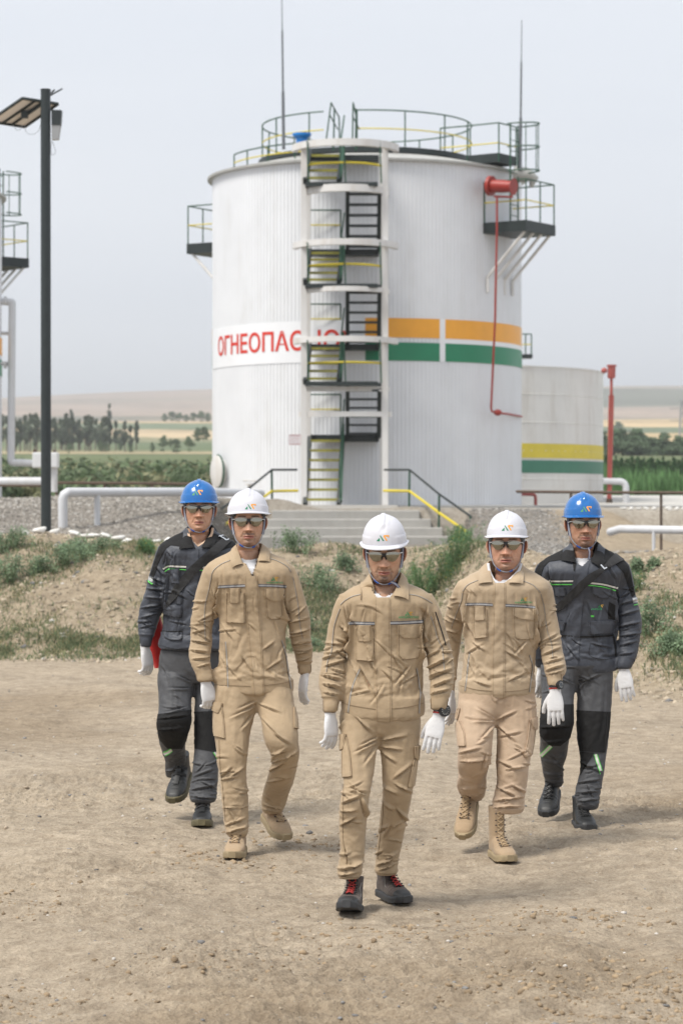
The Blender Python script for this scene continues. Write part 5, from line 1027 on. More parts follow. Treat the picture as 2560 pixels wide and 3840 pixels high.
# far right, charcoal
MEN.append(dict(K=KR, L=LR, d=13.15, seed=13, pal=dict(jacket='grey', trousers='greyt', collar='black'), helmet='blue', ysh=650, yhem=1370, ycr=60, ywaist=-20, arm_in=.2,
 label='man at the far right in charcoal workwear, blue helmet, goatee and white tee',
 torso=[(960, 1165, 450, .02, .8), (940, 1185, 485, .02, .8), (870, 1250, 525, .02, .5), (800, 1310, 560, .01, .46), (750, 1360, 600, 0, .5, 2.3), (728, 1388, 655, 0, .56, 2.4), (740, 1378, 740, 0, .6, 2.5), (790, 1330, 830, 0, .62, 2.5), (830, 1290, 930, 0, .64, 2.4), (840, 1278, 1050, 0, .62, 2.3), (845, 1278, 1145, 0, .58, 2.3), (835, 1290, 1250, 0, .6, 2.3), (830, 1295, 1340, 0, .6, 2.3), (835, 1292, 1400, 0, .6, 2.3, .004)],
 slL=[(725, 790, 600, 0, .9), (695, 800, 660, 0, .9), (680, 805, 740, 0, .9), (665, 805, 830, 0, .9), (655, 800, 920, .01, .85), (650, 795, 1020, .02, .85), (655, 790, 1120, .04, .85), (665, 790, 1210, .06, .85), (680, 790, 1300, .08, .9), (700, 795, 1380, .1, .95)],
 slR=[(1310, 1372, 600, 0, .9), (1300, 1398, 660, 0, .9), (1298, 1415, 730, 0, .9), (1292, 1428, 810, 0, .9), (1288, 1452, 910, .0, .85), (1296, 1475, 1010, .0, .85), (1308, 1475, 1110, -.01, .85), (1310, 1460, 1200, -.02, .85), (1308, 1442, 1290, -.04, .9), (1294, 1415, 1350, -.05, .95), (1290, 1402, 1388, -.05, .95)],
 hip=[(850, 1280, -180, 0, .6), (745, 1290, -80, 0, .6), (735, 1272, 0, 0, .58), (735, 1262, 50, 0, .5)],
 legL=[(735, 1000, -20, -.03, .85, 2.1), (733, 1000, 100, -.05, .85), (734, 992, 200, -.08, .85), (728, 988, 300, -.12, .85), (721, 986, 410, -.15, .85), (724, 955, 520, -.12, .85), (728, 935, 620, -.04, .9), (742, 906, 720, .04, .9), (757, 905, 800, .10, .95), (775, 902, 845, .14, 1.0), (795, 892, 885, .15, 1.0)],
 legR=[(998, 1268, -20, 0, .85, 2.1), (998, 1265, 100, 0, .85), (995, 1258, 250, -.02, .85), (993, 1248, 400, -.04, .85), (1002, 1232, 540, -.06, .85), (1024, 1216, 650, -.08, .85), (1025, 1206, 750, -.10, .9), (1003, 1192, 850, -.11, .9), (985, 1172, 940, -.12, .95), (1000, 1166, 1010, -.13, 1.0), (1018, 1150, 1050, -.13, 1.0)],
 jfolds=[(1300, 920, 1450, 880, 11, 7), (1305, 1000, 1460, 960, 11, 7), (1310, 1080, 1465, 1050, 11, 8), (1315, 1150, 1460, 1130, 10, 7), (1315, 1220, 1440, 1190, 10, 7), (1310, 1290, 1420, 1270, 9, 6), (1290, 780, 1310, 900, 12, 7), (790, 640, 820, 760, 12, 6), (1080, 900, 1130, 1030, 11, 4), (1100, 1200, 1270, 1240, 11, 5), (930, 1220, 1010, 1320, 12, 4), (1230, 620, 1290, 740, 12, 5), (1288, 1200, 1290, 800, 14, 12)],
 jrand=[((860, 850, 1270, 1350), 8, 60, 60, 130, 11, 2.8), ((1300, 750, 1440, 1330), 7, -12, 30, 110, 8, 4.5)],
 tfolds=[(990, 130, 850, 70, 12, 5), (1010, 120, 1180, 60, 12, 5), (740, 450, 950, 440, 13, 6), (760, 560, 930, 540, 12, 6), (740, 680, 900, 720, 11, 6), (760, 780, 900, 800, 10, 7), (780, 840, 900, 850, 9, 6), (1020, 700, 1180, 780, 12, 6), (1000, 860, 1180, 830, 11, 7), (990, 930, 1160, 920, 10, 8), (1010, 990, 1160, 980, 9, 8), (1080, 870, 1120, 960, 9, 6)],
 trand=[((740, 0, 980, 280), 4, 30, 50, 120, 12, 3), ((1010, 0, 1240, 320), 4, 60, 50, 130, 12, 3), ((750, 620, 900, 860), 4, 10, 40, 90, 8, 4), ((1010, 680, 1190, 1000), 5, 10, 40, 110, 9, 4)],
 head=dict(eye=(1070, 322), s=1.07, pitch=-1, hp=-1, yaw=4, hw=.98), yneck=650, V=[(960, 450), (1168, 450), (1150, 540), (1092, 592), (1040, 640), (1012, 622), (985, 570)], ytopcut=470,
 neckhole=[(900, 380), (1220, 380), (1150, 540), (1088, 574), (1030, 578), (975, 558), (950, 480)],
 collar=[((968, 458), (1000, 600), (885, 591), (905, 520)), ((1160, 458), (1096, 592), (1178, 655), (1235, 545))], emblem=(1070, 213, 82), tail=[(.012, -.088, -.110), (.018, -.094, -.128), (.017, -.096, -.150), (.012, -.096, -.172)],
 stubble=.35, goatee=.78, moustache=.62, skin=(.47, .26, .17), gw=.024, jaw=1.04,
 hands=[dict(w=(1348, 1398), side=-1, rz=-14, rx=-8, ry=-9, curl=(.3, .35, .45, .5), s=1.05, dy=-.06, spread=.06, thumb=(.65, .3)), dict(w=(745, 1395), side=1, rz=30, curl=(.5, .6, .6, .6), s=1, dy=.1)],
 boots=[dict(toe=(775, 1122), d=13.12, rz=-14, rx=20, style='black2', s=1.03), dict(toe=(1097, 1222), d=12.83, rz=6, rx=0, style='black2', s=1.03)],
 det=[('patch', 'placket', [(1000, 640), (975, 740), (940, 900), (925, 1140), (925, 1400)], [(1092, 612), (1065, 760), (1045, 900), (1025, 1140), (1008, 1400)], 'grey', .005, 0), ('patch', 'neck_facing', [(972, 600), (978, 665)], [(1000, 610), (985, 670)], 'black', .004, 0),
  ('patch', 'shoulder_yoke', [(905, 478), (810, 540), (742, 592), (705, 650), (688, 700)], [(885, 588), (800, 600), (760, 640), (740, 700), (738, 740)], 'black', .0028, 0), ('patch', 'shoulder_yoke', [(1215, 480), (1325, 562), (1382, 630), (1405, 730), (1430, 845)], [(1185, 648), (1290, 622), (1345, 685), (1378, 780), (1405, 860)], 'black', .0028, 0),
  ('tape', [(783, 752), (806, 735)], 16, 'reflect_w', 'black'), ('tape', [(812, 743), (890, 744), (978, 742)], 15, 'reflect_w', 'black'), ('tape', [(1085, 756), (1200, 768), (1302, 796)], 16, 'reflect_w', 'black'), ('rib', 'lime_piping', [(795, 772), (812, 757)], 6, 'lime', .004), ('rib', 'lime_piping', [(816, 768), (972, 768)], 5, 'lime', .004), ('rib', 'lime_piping', [(1066, 772), (1190, 785), (1290, 814)], 6, 'lime', .004),
  ('patch', 'reflective_strip', [(1410, 868), (1415, 905)], [(1442, 862), (1448, 898)], 'reflect', .003, 0), ('rib', 'lime_piping', [(1420, 920), (1450, 912)], 5, 'lime', .004),
  ('patch', 'pocket_flap', [(1110, 785), (1112, 835), (1150, 860)], [(1262, 802), (1255, 840), (1232, 870)], 'grey', .006, .003), ('patch', 'pocket_flap', [(836, 790), (840, 850)], [(915, 790), (925, 850)], 'grey', .006, .003), ('patch', 'pocket_flap', [(1092, 1042), (1095, 1100), (1104, 1135)], [(1284, 1032), (1290, 1080), (1291, 1118)], 'grey', .008, .004), ('patch', 'pocket_flap', [(862, 1035), (872, 1100)], [(922, 1042), (905, 1108)], 'grey', .007, .003),
  ('logo', 1177, 926, 42, 'ANDIJAN', (1107, 943, 1184, 958)), ('patch', 'lime_tag', [(1105, 995), (1105, 1007)], [(1128, 995), (1128, 1007)], 'lime', .003, 0), ('patch', 'side_panel', [(1240, 895), (1230, 960), (1232, 1020)], [(1284, 920), (1282, 970), (1284, 1028)], 'black', .003, 0), ('patch', 'side_panel', [(1266, 1150), (1278, 1230), (1285, 1300)], [(1282, 1150), (1290, 1230), (1292, 1300)], 'black', .003, 0),
  ('rib', 'waist_cord', [(885, 1143), (1050, 1152), (1190, 1148), (1275, 1140)], 12, 'black', .005), ('rib', 'seam', [(930, 1392), (1010, 1395)], 3, 'gseam', .007), ('rib', 'seam', [(1100, 1210), (1096, 1290), (1200, 1318), (1285, 1305)], 3, 'gseam', .002), ('patch', 'cuff', [(1300, 1330), (1292, 1385)], [(1432, 1325), (1403, 1388)], 'grey', .003, 0),
  ('patch*', 'knee_patch', [(738, 282), (724, 400), (726, 500), (800, 578)], [(984, 276), (986, 400), (956, 520), (880, 582)], 'black', .004, 0), ('patch*', 'knee_patch', [(996, 320), (1002, 450), (1022, 620)], [(1250, 332), (1240, 460), (1208, 632)], 'black', .004, 0), ('patch*', 'knee_patch', [(1023, 622), (1028, 800)], [(1130, 635), (1036, 780)], 'black', .003, 0),
  ('rib*', 'reflective_strip', [(812, 582), (775, 620), (740, 656)], 20, 'reflect_w', .003), ('rib*', 'lime_piping', [(802, 574), (765, 612), (734, 644)], 4, 'lime', .0045), ('rib*', 'lime_piping', [(822, 590), (785, 628), (748, 664)], 4, 'lime', .0045), ('rib*', 'reflective_strip', [(1138, 645), (1155, 700), (1178, 765)], 18, 'reflect_w', .003), ('rib*', 'lime_piping', [(1128, 645), (1146, 705), (1174, 790)], 4, 'lime', .0045), ('rib*', 'lime_piping', [(1150, 643), (1168, 700), (1187, 765)], 4, 'lime', .0045)]))
def make_bag(p, A, B, buckle, pouch, label):
    """cross-body bag: webbing strap lying on the jacket, pouch at the hip behind"""
    K, d = p['K'], p['d']; w0 = at(*K(*pouch[0]), d+pouch[1]); root = empty('shoulder_bag', w0); tag(root, label, 'bag', 'cross-body bags of the workmen in charcoal')
    patch('strap', p['bv'], K, A, B, PM['black_cloth'], root, .012, step=7, smooth=True)
    patch('buckle', p['bv'], K, *buckle[0], PM['steel'], root, .016, step=5); 
    for b in buckle[1:]: patch('buckle', p['bv'], K, *b, PM['steel'], root, .016, step=5)
    sx, sy, sz = pouch[2]; rings = []
    for i, t in enumerate(np.linspace(0, 1, 9)):
        k = .75+.25*math.sin(math.pi*min(1, t*1.1)*.85+.3); rings.append(ring((w0.x+sx*.02*math.sin(t*7), w0.y, w0.z+sz*(.5-t)), sx/2*k, sy/2*k, 28, 3.2))
    mb = MB(); mb.loft(rings); M = Matrix.Translation(w0) @ rot(0, pouch[3], 20) @ Matrix.Translation(-w0); mb.v = [tuple(M @ Vector(q)) for q in mb.v]
    mb.build('pouch', PM['red_nylon'], root, smooth=True, angle=60)
    mb = MB(); mb.loft([[q+Vector((0, -.004, .0)) for q in r] for r in [ring((w0.x, w0.y, w0.z+sz*(.5-t)), sx*.50, sy*.55, 28, 3.2) for t in (-.02, .05, .2, .34)]]); mb.v = [tuple(M @ Vector(q)) for q in mb.v]; mb.build('flap', PM['red_nylon'], root, smooth=True, angle=60)
# ------------------------------------------------------------------ terrain
def sst(a, b, x): t = np.clip((x-a)/(b-a), 0, 1); return t*t*(3-2*t)
class Fbm:
    def __init__(s, seed, n=9, base=1.0, gain=.55, lac=1.9):
        rs = np.random.RandomState(seed); s.c = []
        a, f = 1.0, base
        for o in range(n):
            for k in range(4): th = rs.uniform(0, 6.283); s.c.append((a, f*math.cos(th)*rs.uniform(.7, 1.3), f*math.sin(th)*rs.uniform(.7, 1.3), rs.uniform(0, 6.283), rs.uniform(0, 6.283)))
            a *= gain; f *= lac
        s.t = sum(c[0]**2 for c in s.c)**.5
    def __call__(s, x, y):
        h = 0
        for a, fx, fy, p, q in s.c: h = h+a*np.sin(x*fx+y*fy+p+.8*np.sin(y*fx*.6-x*fy*.6+q))
        return h/s.t
fM = Fbm(31, 6, 26, .75, 1.7); fA, fB, fC_, fD = Fbm(1, 8, .8), Fbm(2, 7, .35), Fbm(3, 9, 2.5, .62), Fbm(4, 6, 1.6)
FEET = [(.01, 10.4), (.30, 10.7), (-.53, 12.0), (-.28, 12.45), (.62, 12.3), (.82, 11.9), (-.92, 13.55), (-.75, 13.2), (1.11, 13.3), (1.31, 13.0)]
HEAPS = [(.95, 8.35, .035, .16), (1.2, 8.5, .03, .12), (.7, 8.75, .025, .14), (-.55, 9.2, .02, .2), (.55, 9.55, .022, .16), (.9, 10.2, .03, .2), (-1.3, 8.6, .02, .2), (-1.5, 10.5, .025, .2), (-.75, 11.2, .02, .15), (1.5, 11, .02, .2)]
def foot_y(x): return 28.3-6.6*sst(1.0, 3.2, x)+.8*np.sin(x*.9+1)
def gh(x, y):
    """height of the near ground: dirt yard, earth bank, gravel slope up to the tank pad"""
    x = np.asarray(x, float); y = np.asarray(y, float); f = foot_y(x); yc = f+5.0+1.6*sst(1.5, 3.5, x); crest = 1.23+.06*np.sin(x*1.3)+.05*np.sin(x*3.1+2)-.07*np.exp(-((x+.2)/1.6)**2)
    crest = crest-.12*sst(-1.5, .5, x)*(1-sst(2.0, 3.2, x))
    h = .020*fA(x, y)+.013*fC_(x*2, y*2)*(y < 40)+.012*np.maximum(0, fD(x*1.3, y*1.3))**2*(y < 26)+(.0036+.007*np.clip(fD(x*1.1+4, y*1.1), 0, 1.5))*fM(x, y)*(y < 16)+.010*np.sin(x*5.5+.5*y+np.sin(y*.8))*np.clip(fB(x*2, y*2), 0, 1)*(y < 26)
    up = sst(0, 1, (y-f)/(yc-f)); prof = up**.85
    bank = crest*prof+(.07*fD(x, y)+.035*fC_(x, y))*np.sin(np.pi*np.clip((y-f)/(yc-f+2.5), 0, 1))
    dn = sst(yc+.4, yc+5, y); low = .80+.12*sst(-3, -1, -x-3)
    b2 = bank*(1-dn)+low*dn
    # gravel slope to the pad
    left = 1-sst(-1.6, -.2, x); pad = 1.60+.24*left; y0 = 47+2*sst(0, 3, x); y1 = 57.0-4.5*left
    rgt = sst(5.2, 7.2, x-(y-50)*.12)
    g = sst(y0, y1, y); slope = low+(pad-low)*g*(1-rgt)
    slope = slope*(1-left)+left*(low+(pad-low)*sst(39.5, 52, y))
    stepz = sst(-2.9, -2.5, x)*(1-sst(2.7, 3.1, x)); slope = np.where((y > 42) & (y < 57.6), slope*(1-stepz)+stepz*.74, slope)
    h2 = np.where(y > 40, slope+.03*fD(x, y)*(y < 58), b2); bl = sst(38, 41, y)
    t = b2*(1-bl)+h2*bl; t = np.where(y > 57.5, np.where(t < 1.6, t+(1.6-t)*sst(57.5, 58.5, y), t-(t-1.62)*sst(57.5, 60, y)), t)
    ft = 1.0
    for (fx, fy) in FEET: r2 = ((x-fx)/.13)**2+((y-fy)/.24)**2; ft = ft*(1-.9*np.exp(-r2)); h = h+.016*np.exp(-((np.sqrt(r2)-1.35)/.28)**2)*(.5+.5*np.sin(6*np.arctan2(y-fy, x-fx)+fx*9))
    for (cx_, cy_, a_, w_) in HEAPS: h = h+a_*np.exp(-((x-cx_)/w_)**2-((y-cy_)/(w_*.7))**2)*(1+.5*fC_(x*3, y*3))
    h = h+.016*np.sin(x*2.6+y*.9)*sst(7, 8, y)*(y < 26)-.02*np.exp(-((x-.35*y+2.2+.1*np.sin(y*2))/.10)**2)*(y < 20)-.016*np.exp(-((x+.28*y-1.1+.1*np.sin(y*1.7))/.12)**2)*(y < 22)
    return h*ft-.002+t*sst(-.3, .1, y-f)
def grid_mesh(name, xs, ys, hf, mat, kind='structure', attr=None):
    X, Y = np.meshgrid(xs, ys); Z = hf(X, Y); V = np.stack([X, Y, Z], -1).reshape(-1, 3); nx, ny = len(xs), len(ys)
    i = np.arange((nx-1)*(ny-1)); a = (i//(nx-1))*nx+i % (nx-1); Fq = np.stack([a, a+1, a+nx+1, a+nx], 1)
    me = bpy.data.meshes.new(name); me.vertices.add(len(V)); me.vertices.foreach_set('co', V.ravel()); me.loops.add(Fq.size); me.loops.foreach_set('vertex_index', Fq.ravel())
    me.polygons.add(len(Fq)); me.polygons.foreach_set('loop_start', np.arange(0, Fq.size, 4)); me.polygons.foreach_set('loop_total', np.full(len(Fq), 4)); me.update(); me.validate(); me.shade_smooth()
    me.materials.append(mat); o = bpy.data.objects.new(name, me); COL.objects.link(o); tag(o, kind=kind)
    if attr is not None:
        c = attr(V); a_ = me.color_attributes.new('tone', 'FLOAT_COLOR', 'POINT'); a_.data.foreach_set('color', np.concatenate([c, np.ones((len(V), 1))], 1).ravel())
    return o
def ground_mat():
    q = NB('dry_dirt'); at_ = q.n('ShaderNodeAttribute', attribute_name='tone'); n1 = q.noise(1.1, 8, .62); n2 = q.noise(9, 6, .65); n3 = q.noise(70, 4, .7); n4 = q.noise(260, 3, .6)
    c = q.mix(1, at_.outputs['Color'], q.ramp(n1.outputs[0], [(.3, (.86, .85, .84)), (.7, (1.12, 1.11, 1.10))]), 'MULTIPLY')
    c = q.mix(1, c, q.ramp(n2.outputs[0], [(.32, (.76, .74, .72)), (.62, (1.12, 1.12, 1.12))]), 'MULTIPLY')
    c = q.mix(1, c, q.ramp(n3.outputs[0], [(.3, (.74, .72, .70)), (.62, (1.10, 1.10, 1.10))]), 'MULTIPLY')
    v = q.n('ShaderNodeTexVoronoi', {'Vector': q.tc.outputs['Object'], 'Scale': 34.0, 'Randomness': 1.0}); sp = q.ramp(v.outputs['Distance'], [(.10, (1, 1, 1)), (.16, (0, 0, 0))])
    pick = q.ramp(q.n('ShaderNodeSeparateColor', {0: v.outputs['Color']}).outputs[0], [(.88, (0, 0, 0)), (.90, (1, 1, 1))]); f = q.mix(1, sp, pick, 'MULTIPLY')
    tone = q.ramp(q.n('ShaderNodeSeparateColor', {0: v.outputs['Color']}).outputs[1], [(.2, (.14, .14, .145)), (.6, (.34, .30, .25)), (.9, (.55, .51, .45))]); c = q.mix(f, c, tone)
    q.set(color=c, rough=.95, spec=.2); b = q.bump(n2.outputs[0], .8, .04); b = q.bump(n3.outputs[0], .9, .016, prev=b); q.bump(n4.outputs[0], .6, .004, prev=b); return q.m
def near_tone(V):
    x, y, z = V[:, 0], V[:, 1], V[:, 2]; f = foot_y(x); dirt = np.array((.415, .350, .268)); bankc = np.array((.36, .30, .22)); grav = np.array((.24, .222, .198)); gravr = np.array((.235, .215, .185)); lite = np.array((.40, .37, .32))
    c = np.tile(dirt, (len(V), 1)); m = lambda w_, col: c*(1-w_[:, None])+col*w_[:, None]
    n = fB(x, y); c = m(np.clip(.55*n, 0, .75), np.array((.48, .41, .315))); c = m(np.clip(-.55*fD(x*.5, y*.5), 0, .55)*sst(-1.2, .6, fA(x*.7, y*.9)), np.array((.29, .226, .152)))
    c = m(sst(-1.2, .8, y-f), bankc); c = m(np.clip(fD(x*.7, y*.7)*.5, 0, .6)*sst(0, 1, y-f), np.array((.40, .34, .25)))
    c = m(sst(38.5, 41, y+.7*fD(x, y)), grav); c = m(sst(4.4, 5.2, x)*sst(46, 50, y), bankc); c = m(sst(56.5, 58.5, y), lite); return c
GM = ground_mat()
xs = np.concatenate([np.linspace(-40, -9, 50)[:-1], np.linspace(-9, -2.7, 150)[:-1], np.linspace(-2.7, 2.7, 560)[:-1], np.linspace(2.7, 11, 190), np.linspace(11, 40, 40)[1:]])
ys = np.concatenate([np.linspace(-60, 6, 30)[:-1], np.linspace(6, 7.4, 20)[:-1], np.linspace(7.4, 14.5, 620)[:-1], np.linspace(14.5, 40, 330)[:-1], np.linspace(40, 60, 150)[:-1], np.linspace(60, 95, 30)])
go = grid_mesh('ground', xs, ys, gh, GM, attr=near_tone)
_HZ = mesh_np(go.data)[:, 2].reshape(len(ys), len(xs)); _xl, _yl = list(xs), list(ys)
def gh(x, y):
    """height of the finished ground mesh at one point"""
    i = min(max(bisect.bisect_right(_xl, x)-1, 0), len(_xl)-2); j = min(max(bisect.bisect_right(_yl, y)-1, 0), len(_yl)-2)
    a, b = (x-_xl[i])/(_xl[i+1]-_xl[i]), (y-_yl[j])/(_yl[j+1]-_yl[j]); h = _HZ
    return (h[j, i]*(1-a)+h[j, i+1]*a)*(1-b)+(h[j+1, i]*(1-a)+h[j+1, i+1]*a)*b
# far country: reed beds, fields and dry hills
FZ = [(90, 1.45), (97, 1.9), (110, 2.15), (130, 2.4), (160, 3.0), (240, 5.4), (330, 8.2), (480, 12), (700, 19), (1000, 32), (1400, 50), (1900, 72), (2400, 98), (3000, 128), (3500, 148), (3800, 150), (4600, 120)]
fE, fG = Fbm(8, 5, .0023, .5), Fbm(9, 6, .011, .5)
def fh(x, y):
    z = np.interp(y, [q[0] for q in FZ], [q[1] for q in FZ]); k = y/3500
    z = z+(9*k)*fE(x, y)*sst(400, 1500, y)+1.2*k*fG(x, y); z = z+sst(2300, 3500, y)*(14+4*np.sin(x*.004+1.2)+.026*x)
    z = z-18*sst(900, 3000, y)*sst(120, 500, x)*0; return z
def far_tone(V):
    x, y = V[:, 0], V[:, 1]; rs = np.random.RandomState(4); tan = np.array((.46, .36, .235)); pink = np.array((.37, .285, .225)); grn = np.array((.085, .135, .055)); dk = np.array((.055, .085, .045)); c = np.tile(tan, (len(V), 1))
    # strips of field with wavering edges
    yy = y+26*np.sin(x*.012+1)*sst(200, 500, y)+60*fE(x*2, y*2)*sst(500, 1200, y)+25*fG(x*.8, y*.4)*sst(300, 600, y)+.35*x*sst(380, 600, y); left = x < 60
    def band(a, b, col, w_=1.0, mask=None):
        nonlocal c
        q = sst(a-4, a+4, yy)*(1-sst(b-4, b+4, yy))*w_
        if mask is not None: q = q*mask
        c = c*(1-q[:, None])+np.array(col)*q[:, None]
    band(90, 260, (.10, .14, .05)); band(260, 420, (.12, .145, .075)); band(330, 400, (.16, .15, .10), .5, (fG(x, y) > 0)*1.0)
    band(420, 470, (.46, .36, .20), 1, sst(.1, .2, np.sin(x*.03+.3))*1.0); band(470, 760, (.13, .165, .09), 1, .55+.45*sst(-.6, .2, fG(x*1.4, y))); band(760, 900, (.50, .38, .22), 1, sst(-.3, 0, np.sin(x*.011-.6))); band(900, 1050, (.15, .185, .115)); band(1050, 1400, (.50, .38, .23)); band(1400, 1520, (.12, .17, .09), 1, sst(0, .2, np.sin(x*.006+2)))
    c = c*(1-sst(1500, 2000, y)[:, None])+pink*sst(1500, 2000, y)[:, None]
    g = sst(.55, 1.1, fE(x*1.5+300, y*2.2))*sst(1500, 1800, y)*.7; c = c*(1-g[:, None])+dk*g[:, None]
    w_ = 1.3*sst(60, 160, x)*sst(-.1, .5, np.sin(y*.0052+.4*np.sin(x*.01)))*sst(1700, 2000, y)*.6; c = c*(1-w_[:, None])+dk*w_[:, None]
    ht = sst(.1, .9, np.sin(y*.0075+1.3*np.sin(x*.006)+fE(x*3, y*3)))*sst(1500, 1800, y)*.30; c = c*(1-ht[:, None])+np.array((.14, .15, .10))*ht[:, None]
    return c*(1+.10*fG(x*2, y*2))[:, None]
def far_mat():
    q = NB('fields'); at_ = q.n('ShaderNodeAttribute', attribute_name='tone'); n1 = q.noise(.06, 8, .65); c = q.mix(1, at_.outputs['Color'], q.ramp(n1.outputs[0], [(.3, (.75, .78, .74)), (.7, (1.18, 1.15, 1.12))]), 'MULTIPLY'); q.set(color=c, rough=1, spec=.1); return q.m
ysf = np.concatenate([np.linspace(92, 500, 130)[:-1], np.geomspace(500, 4600, 170)])
xx = np.linspace(-1, 1, 160)
X = xx[None, :]*(ysf[:, None]*.42+60); Y = np.repeat(ysf[:, None], len(xx), 1)
V = np.stack([X, Y, fh(X, Y)], -1).reshape(-1, 3); nx = len(xx); i = np.arange((nx-1)*(len(ysf)-1)); a = (i//(nx-1))*nx+i % (nx-1)
o = np_obj('hills', V, np.stack([a, a+1, a+nx+1, a+nx], 1), far_mat()); tag(o, kind='structure')
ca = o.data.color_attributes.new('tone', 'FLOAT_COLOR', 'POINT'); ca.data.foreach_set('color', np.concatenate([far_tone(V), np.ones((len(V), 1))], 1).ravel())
# ------------------------------------------------------------------ stones, gravel, grass
def scatter_mesh(name, pts, shapes, mat, tone=None, kind='stuff', label=None, cat=None):
    """pts: (x, y, z, size, yaw, squash, shape index, tone index). One mesh for what nobody could count"""
    VV = []; FF = []; CC = []; b = 0
    for (x, y, z, s, a, sq, k, c) in pts:
        v, f = shapes[k]; ca_, sa_ = math.cos(a), math.sin(a); w_ = v*[s, s, s*sq]; w_ = np.stack([w_[:, 0]*ca_-w_[:, 1]*sa_+x, w_[:, 0]*sa_+w_[:, 1]*ca_+y, w_[:, 2]+z], 1)
        VV.append(w_); FF.append(f+b); b += len(v); CC.append(np.tile(c, (len(v), 1)))
    V = np.concatenate(VV); Fq = np.concatenate(FF); m = Fq.shape[1]; me = bpy.data.meshes.new(name); me.vertices.add(len(V)); me.vertices.foreach_set('co', V.ravel()); me.loops.add(Fq.size); me.loops.foreach_set('vertex_index', Fq.ravel())
    me.polygons.add(len(Fq)); me.polygons.foreach_set('loop_start', np.arange(0, Fq.size, m)); me.polygons.foreach_set('loop_total', np.full(len(Fq), m)); me.update(); me.materials.append(mat)
    a_ = me.color_attributes.new('tone', 'FLOAT_COLOR', 'POINT'); Cc = np.concatenate(CC); a_.data.foreach_set('color', np.concatenate([Cc, np.ones((len(V), 1))], 1).ravel())
    o = bpy.data.objects.new(name, me); COL.objects.link(o); tag(o, label, cat, kind=kind); return o
def rock_shape(seed, sub=2):
    bm = bmesh.new(); bmesh.ops.create_icosphere(bm, subdivisions=sub, radius=1); rs = np.random.RandomState(seed); A = np.array([v.co for v in bm.verts])
    for k in range(5):
        dr = rs.normal(size=3); dr /= np.linalg.norm(dr); t = A @ dr; c = rs.uniform(.45, .8); A = A-np.outer(np.maximum(t-c, 0), dr)
    A *= rs.uniform(.7, 1.25, 3); A += .05*np.sin(A @ rs.normal(size=(3, 3))*4); f = np.array([[v.index for v in q.verts] for q in bm.faces]); bm.free(); return A, f
def attr_mat(name, rough=.9, var=.15, scale=30, bump=.3, trans=0):
    q = NB(name); at_ = q.n('ShaderNodeAttribute', attribute_name='tone'); n = q.noise(scale, 5, .65); c = q.mix(1, at_.outputs['Color'], q.ramp(n.outputs[0], [(.3, (1-var,)*3), (.7, (1+var,)*3)]), 'MULTIPLY')
    q.set(color=c, rough=rough, spec=.25)
    if bump: q.bump(n.outputs[0], bump, .01)
    if trans:
        tr_ = q.n('ShaderNodeBsdfTranslucent', {'Color': c}); ad = q.n('ShaderNodeMixShader', {0: trans, 1: q.b.outputs[0], 2: tr_.outputs[0]}); q.t.links.new(ad.outputs[0], q.o.inputs[0])
    return q.m
STONE_M = attr_mat('field_stone'); LEAF_M = attr_mat('leaves', .7, .2, 6, 0, .35)
RS = np.random.RandomState(21); rocks = [rock_shape(i, 1) for i in range(8)]; rocks2 = [rock_shape(i+20, 2) for i in range(8)]
def tone_stone():
    t = RS.uniform(); return np.array((.22, .215, .21))*RS.uniform(.6, 1.3) if t < .35 else (np.array((.40, .33, .25))*RS.uniform(.7, 1.15) if t < .85 else np.array((.52, .49, .45)))
def view_x(y, k=1.08): return 1280/F*y*k
pts = []
for i in range(9000):   # pebbles of the yard
    y = 7.6*(30/7.6)**RS.uniform()**.8; x = RS.uniform(-1, 1)*view_x(y, 1.25)
    cl = .5+.5*float(fD(x*.9, y*.9)); 
    if RS.uniform() > .25+.75*cl: continue
    s = .003+.010*RS.uniform()**4*(1 if RS.uniform() < .85 else 2.0); pts.append((x, y, float(gh(x, y))+s*.1, s, RS.uniform(0, 6.3), RS.uniform(.45, .8), RS.randint(8), tone_stone()))
scatter_mesh('pebbles', pts, rocks, STONE_M, label='small pebbles and grit strewn over the dirt yard', cat='pebbles')
pts = []
for i in range(3800):   # clods of dry earth
    cx_, cy_ = [(1.15, 8.6), (-.55, 9.2), (.9, 10.2), (.25, 9.9), (-1.5, 10.5), (-.6, 11.8), (1.35, 9.0), (-.1, 12.5), (.95, 8.35), (.7, 8.7), (1.25, 8.2), (-1.3, 8.6)][RS.randint(12)]; x = cx_+RS.normal()*.26; y = cy_+RS.normal()*.20; s = .003+.017*RS.uniform()**4
    pts.append((x, y, float(gh(x, y)), s, RS.uniform(0, 6.3), RS.uniform(.5, .9), RS.randint(8), np.array((.30, .225, .145))*RS.uniform(.7, 1.2)))
scatter_mesh('earth_clods', pts, rocks, STONE_M, label='crumbs of dry earth kicked up around the boot prints', cat='dry earth')
pts = []
for i in range(32000):   # rubble on the bank
    x = RS.uniform(-1, 1)*5.4; f = float(foot_y(x)); y = f+RS.uniform(-.6, 8.0); s = .007+.045*RS.uniform()**6+.006*RS.uniform()
    if abs(x) > view_x(y, 1.1): continue
    pts.append((x, y, float(gh(x, y))-s*.05, s, RS.uniform(0, 6.3), RS.uniform(.5, .85), RS.randint(8), np.array((.38, .32, .24))*RS.uniform(.5, 1.3) if RS.uniform() < .85 else tone_stone()))
scatter_mesh('bank_rubble', pts, rocks, STONE_M, label='loose stones and rubble covering the earth bank', cat='rubble')
pts = []
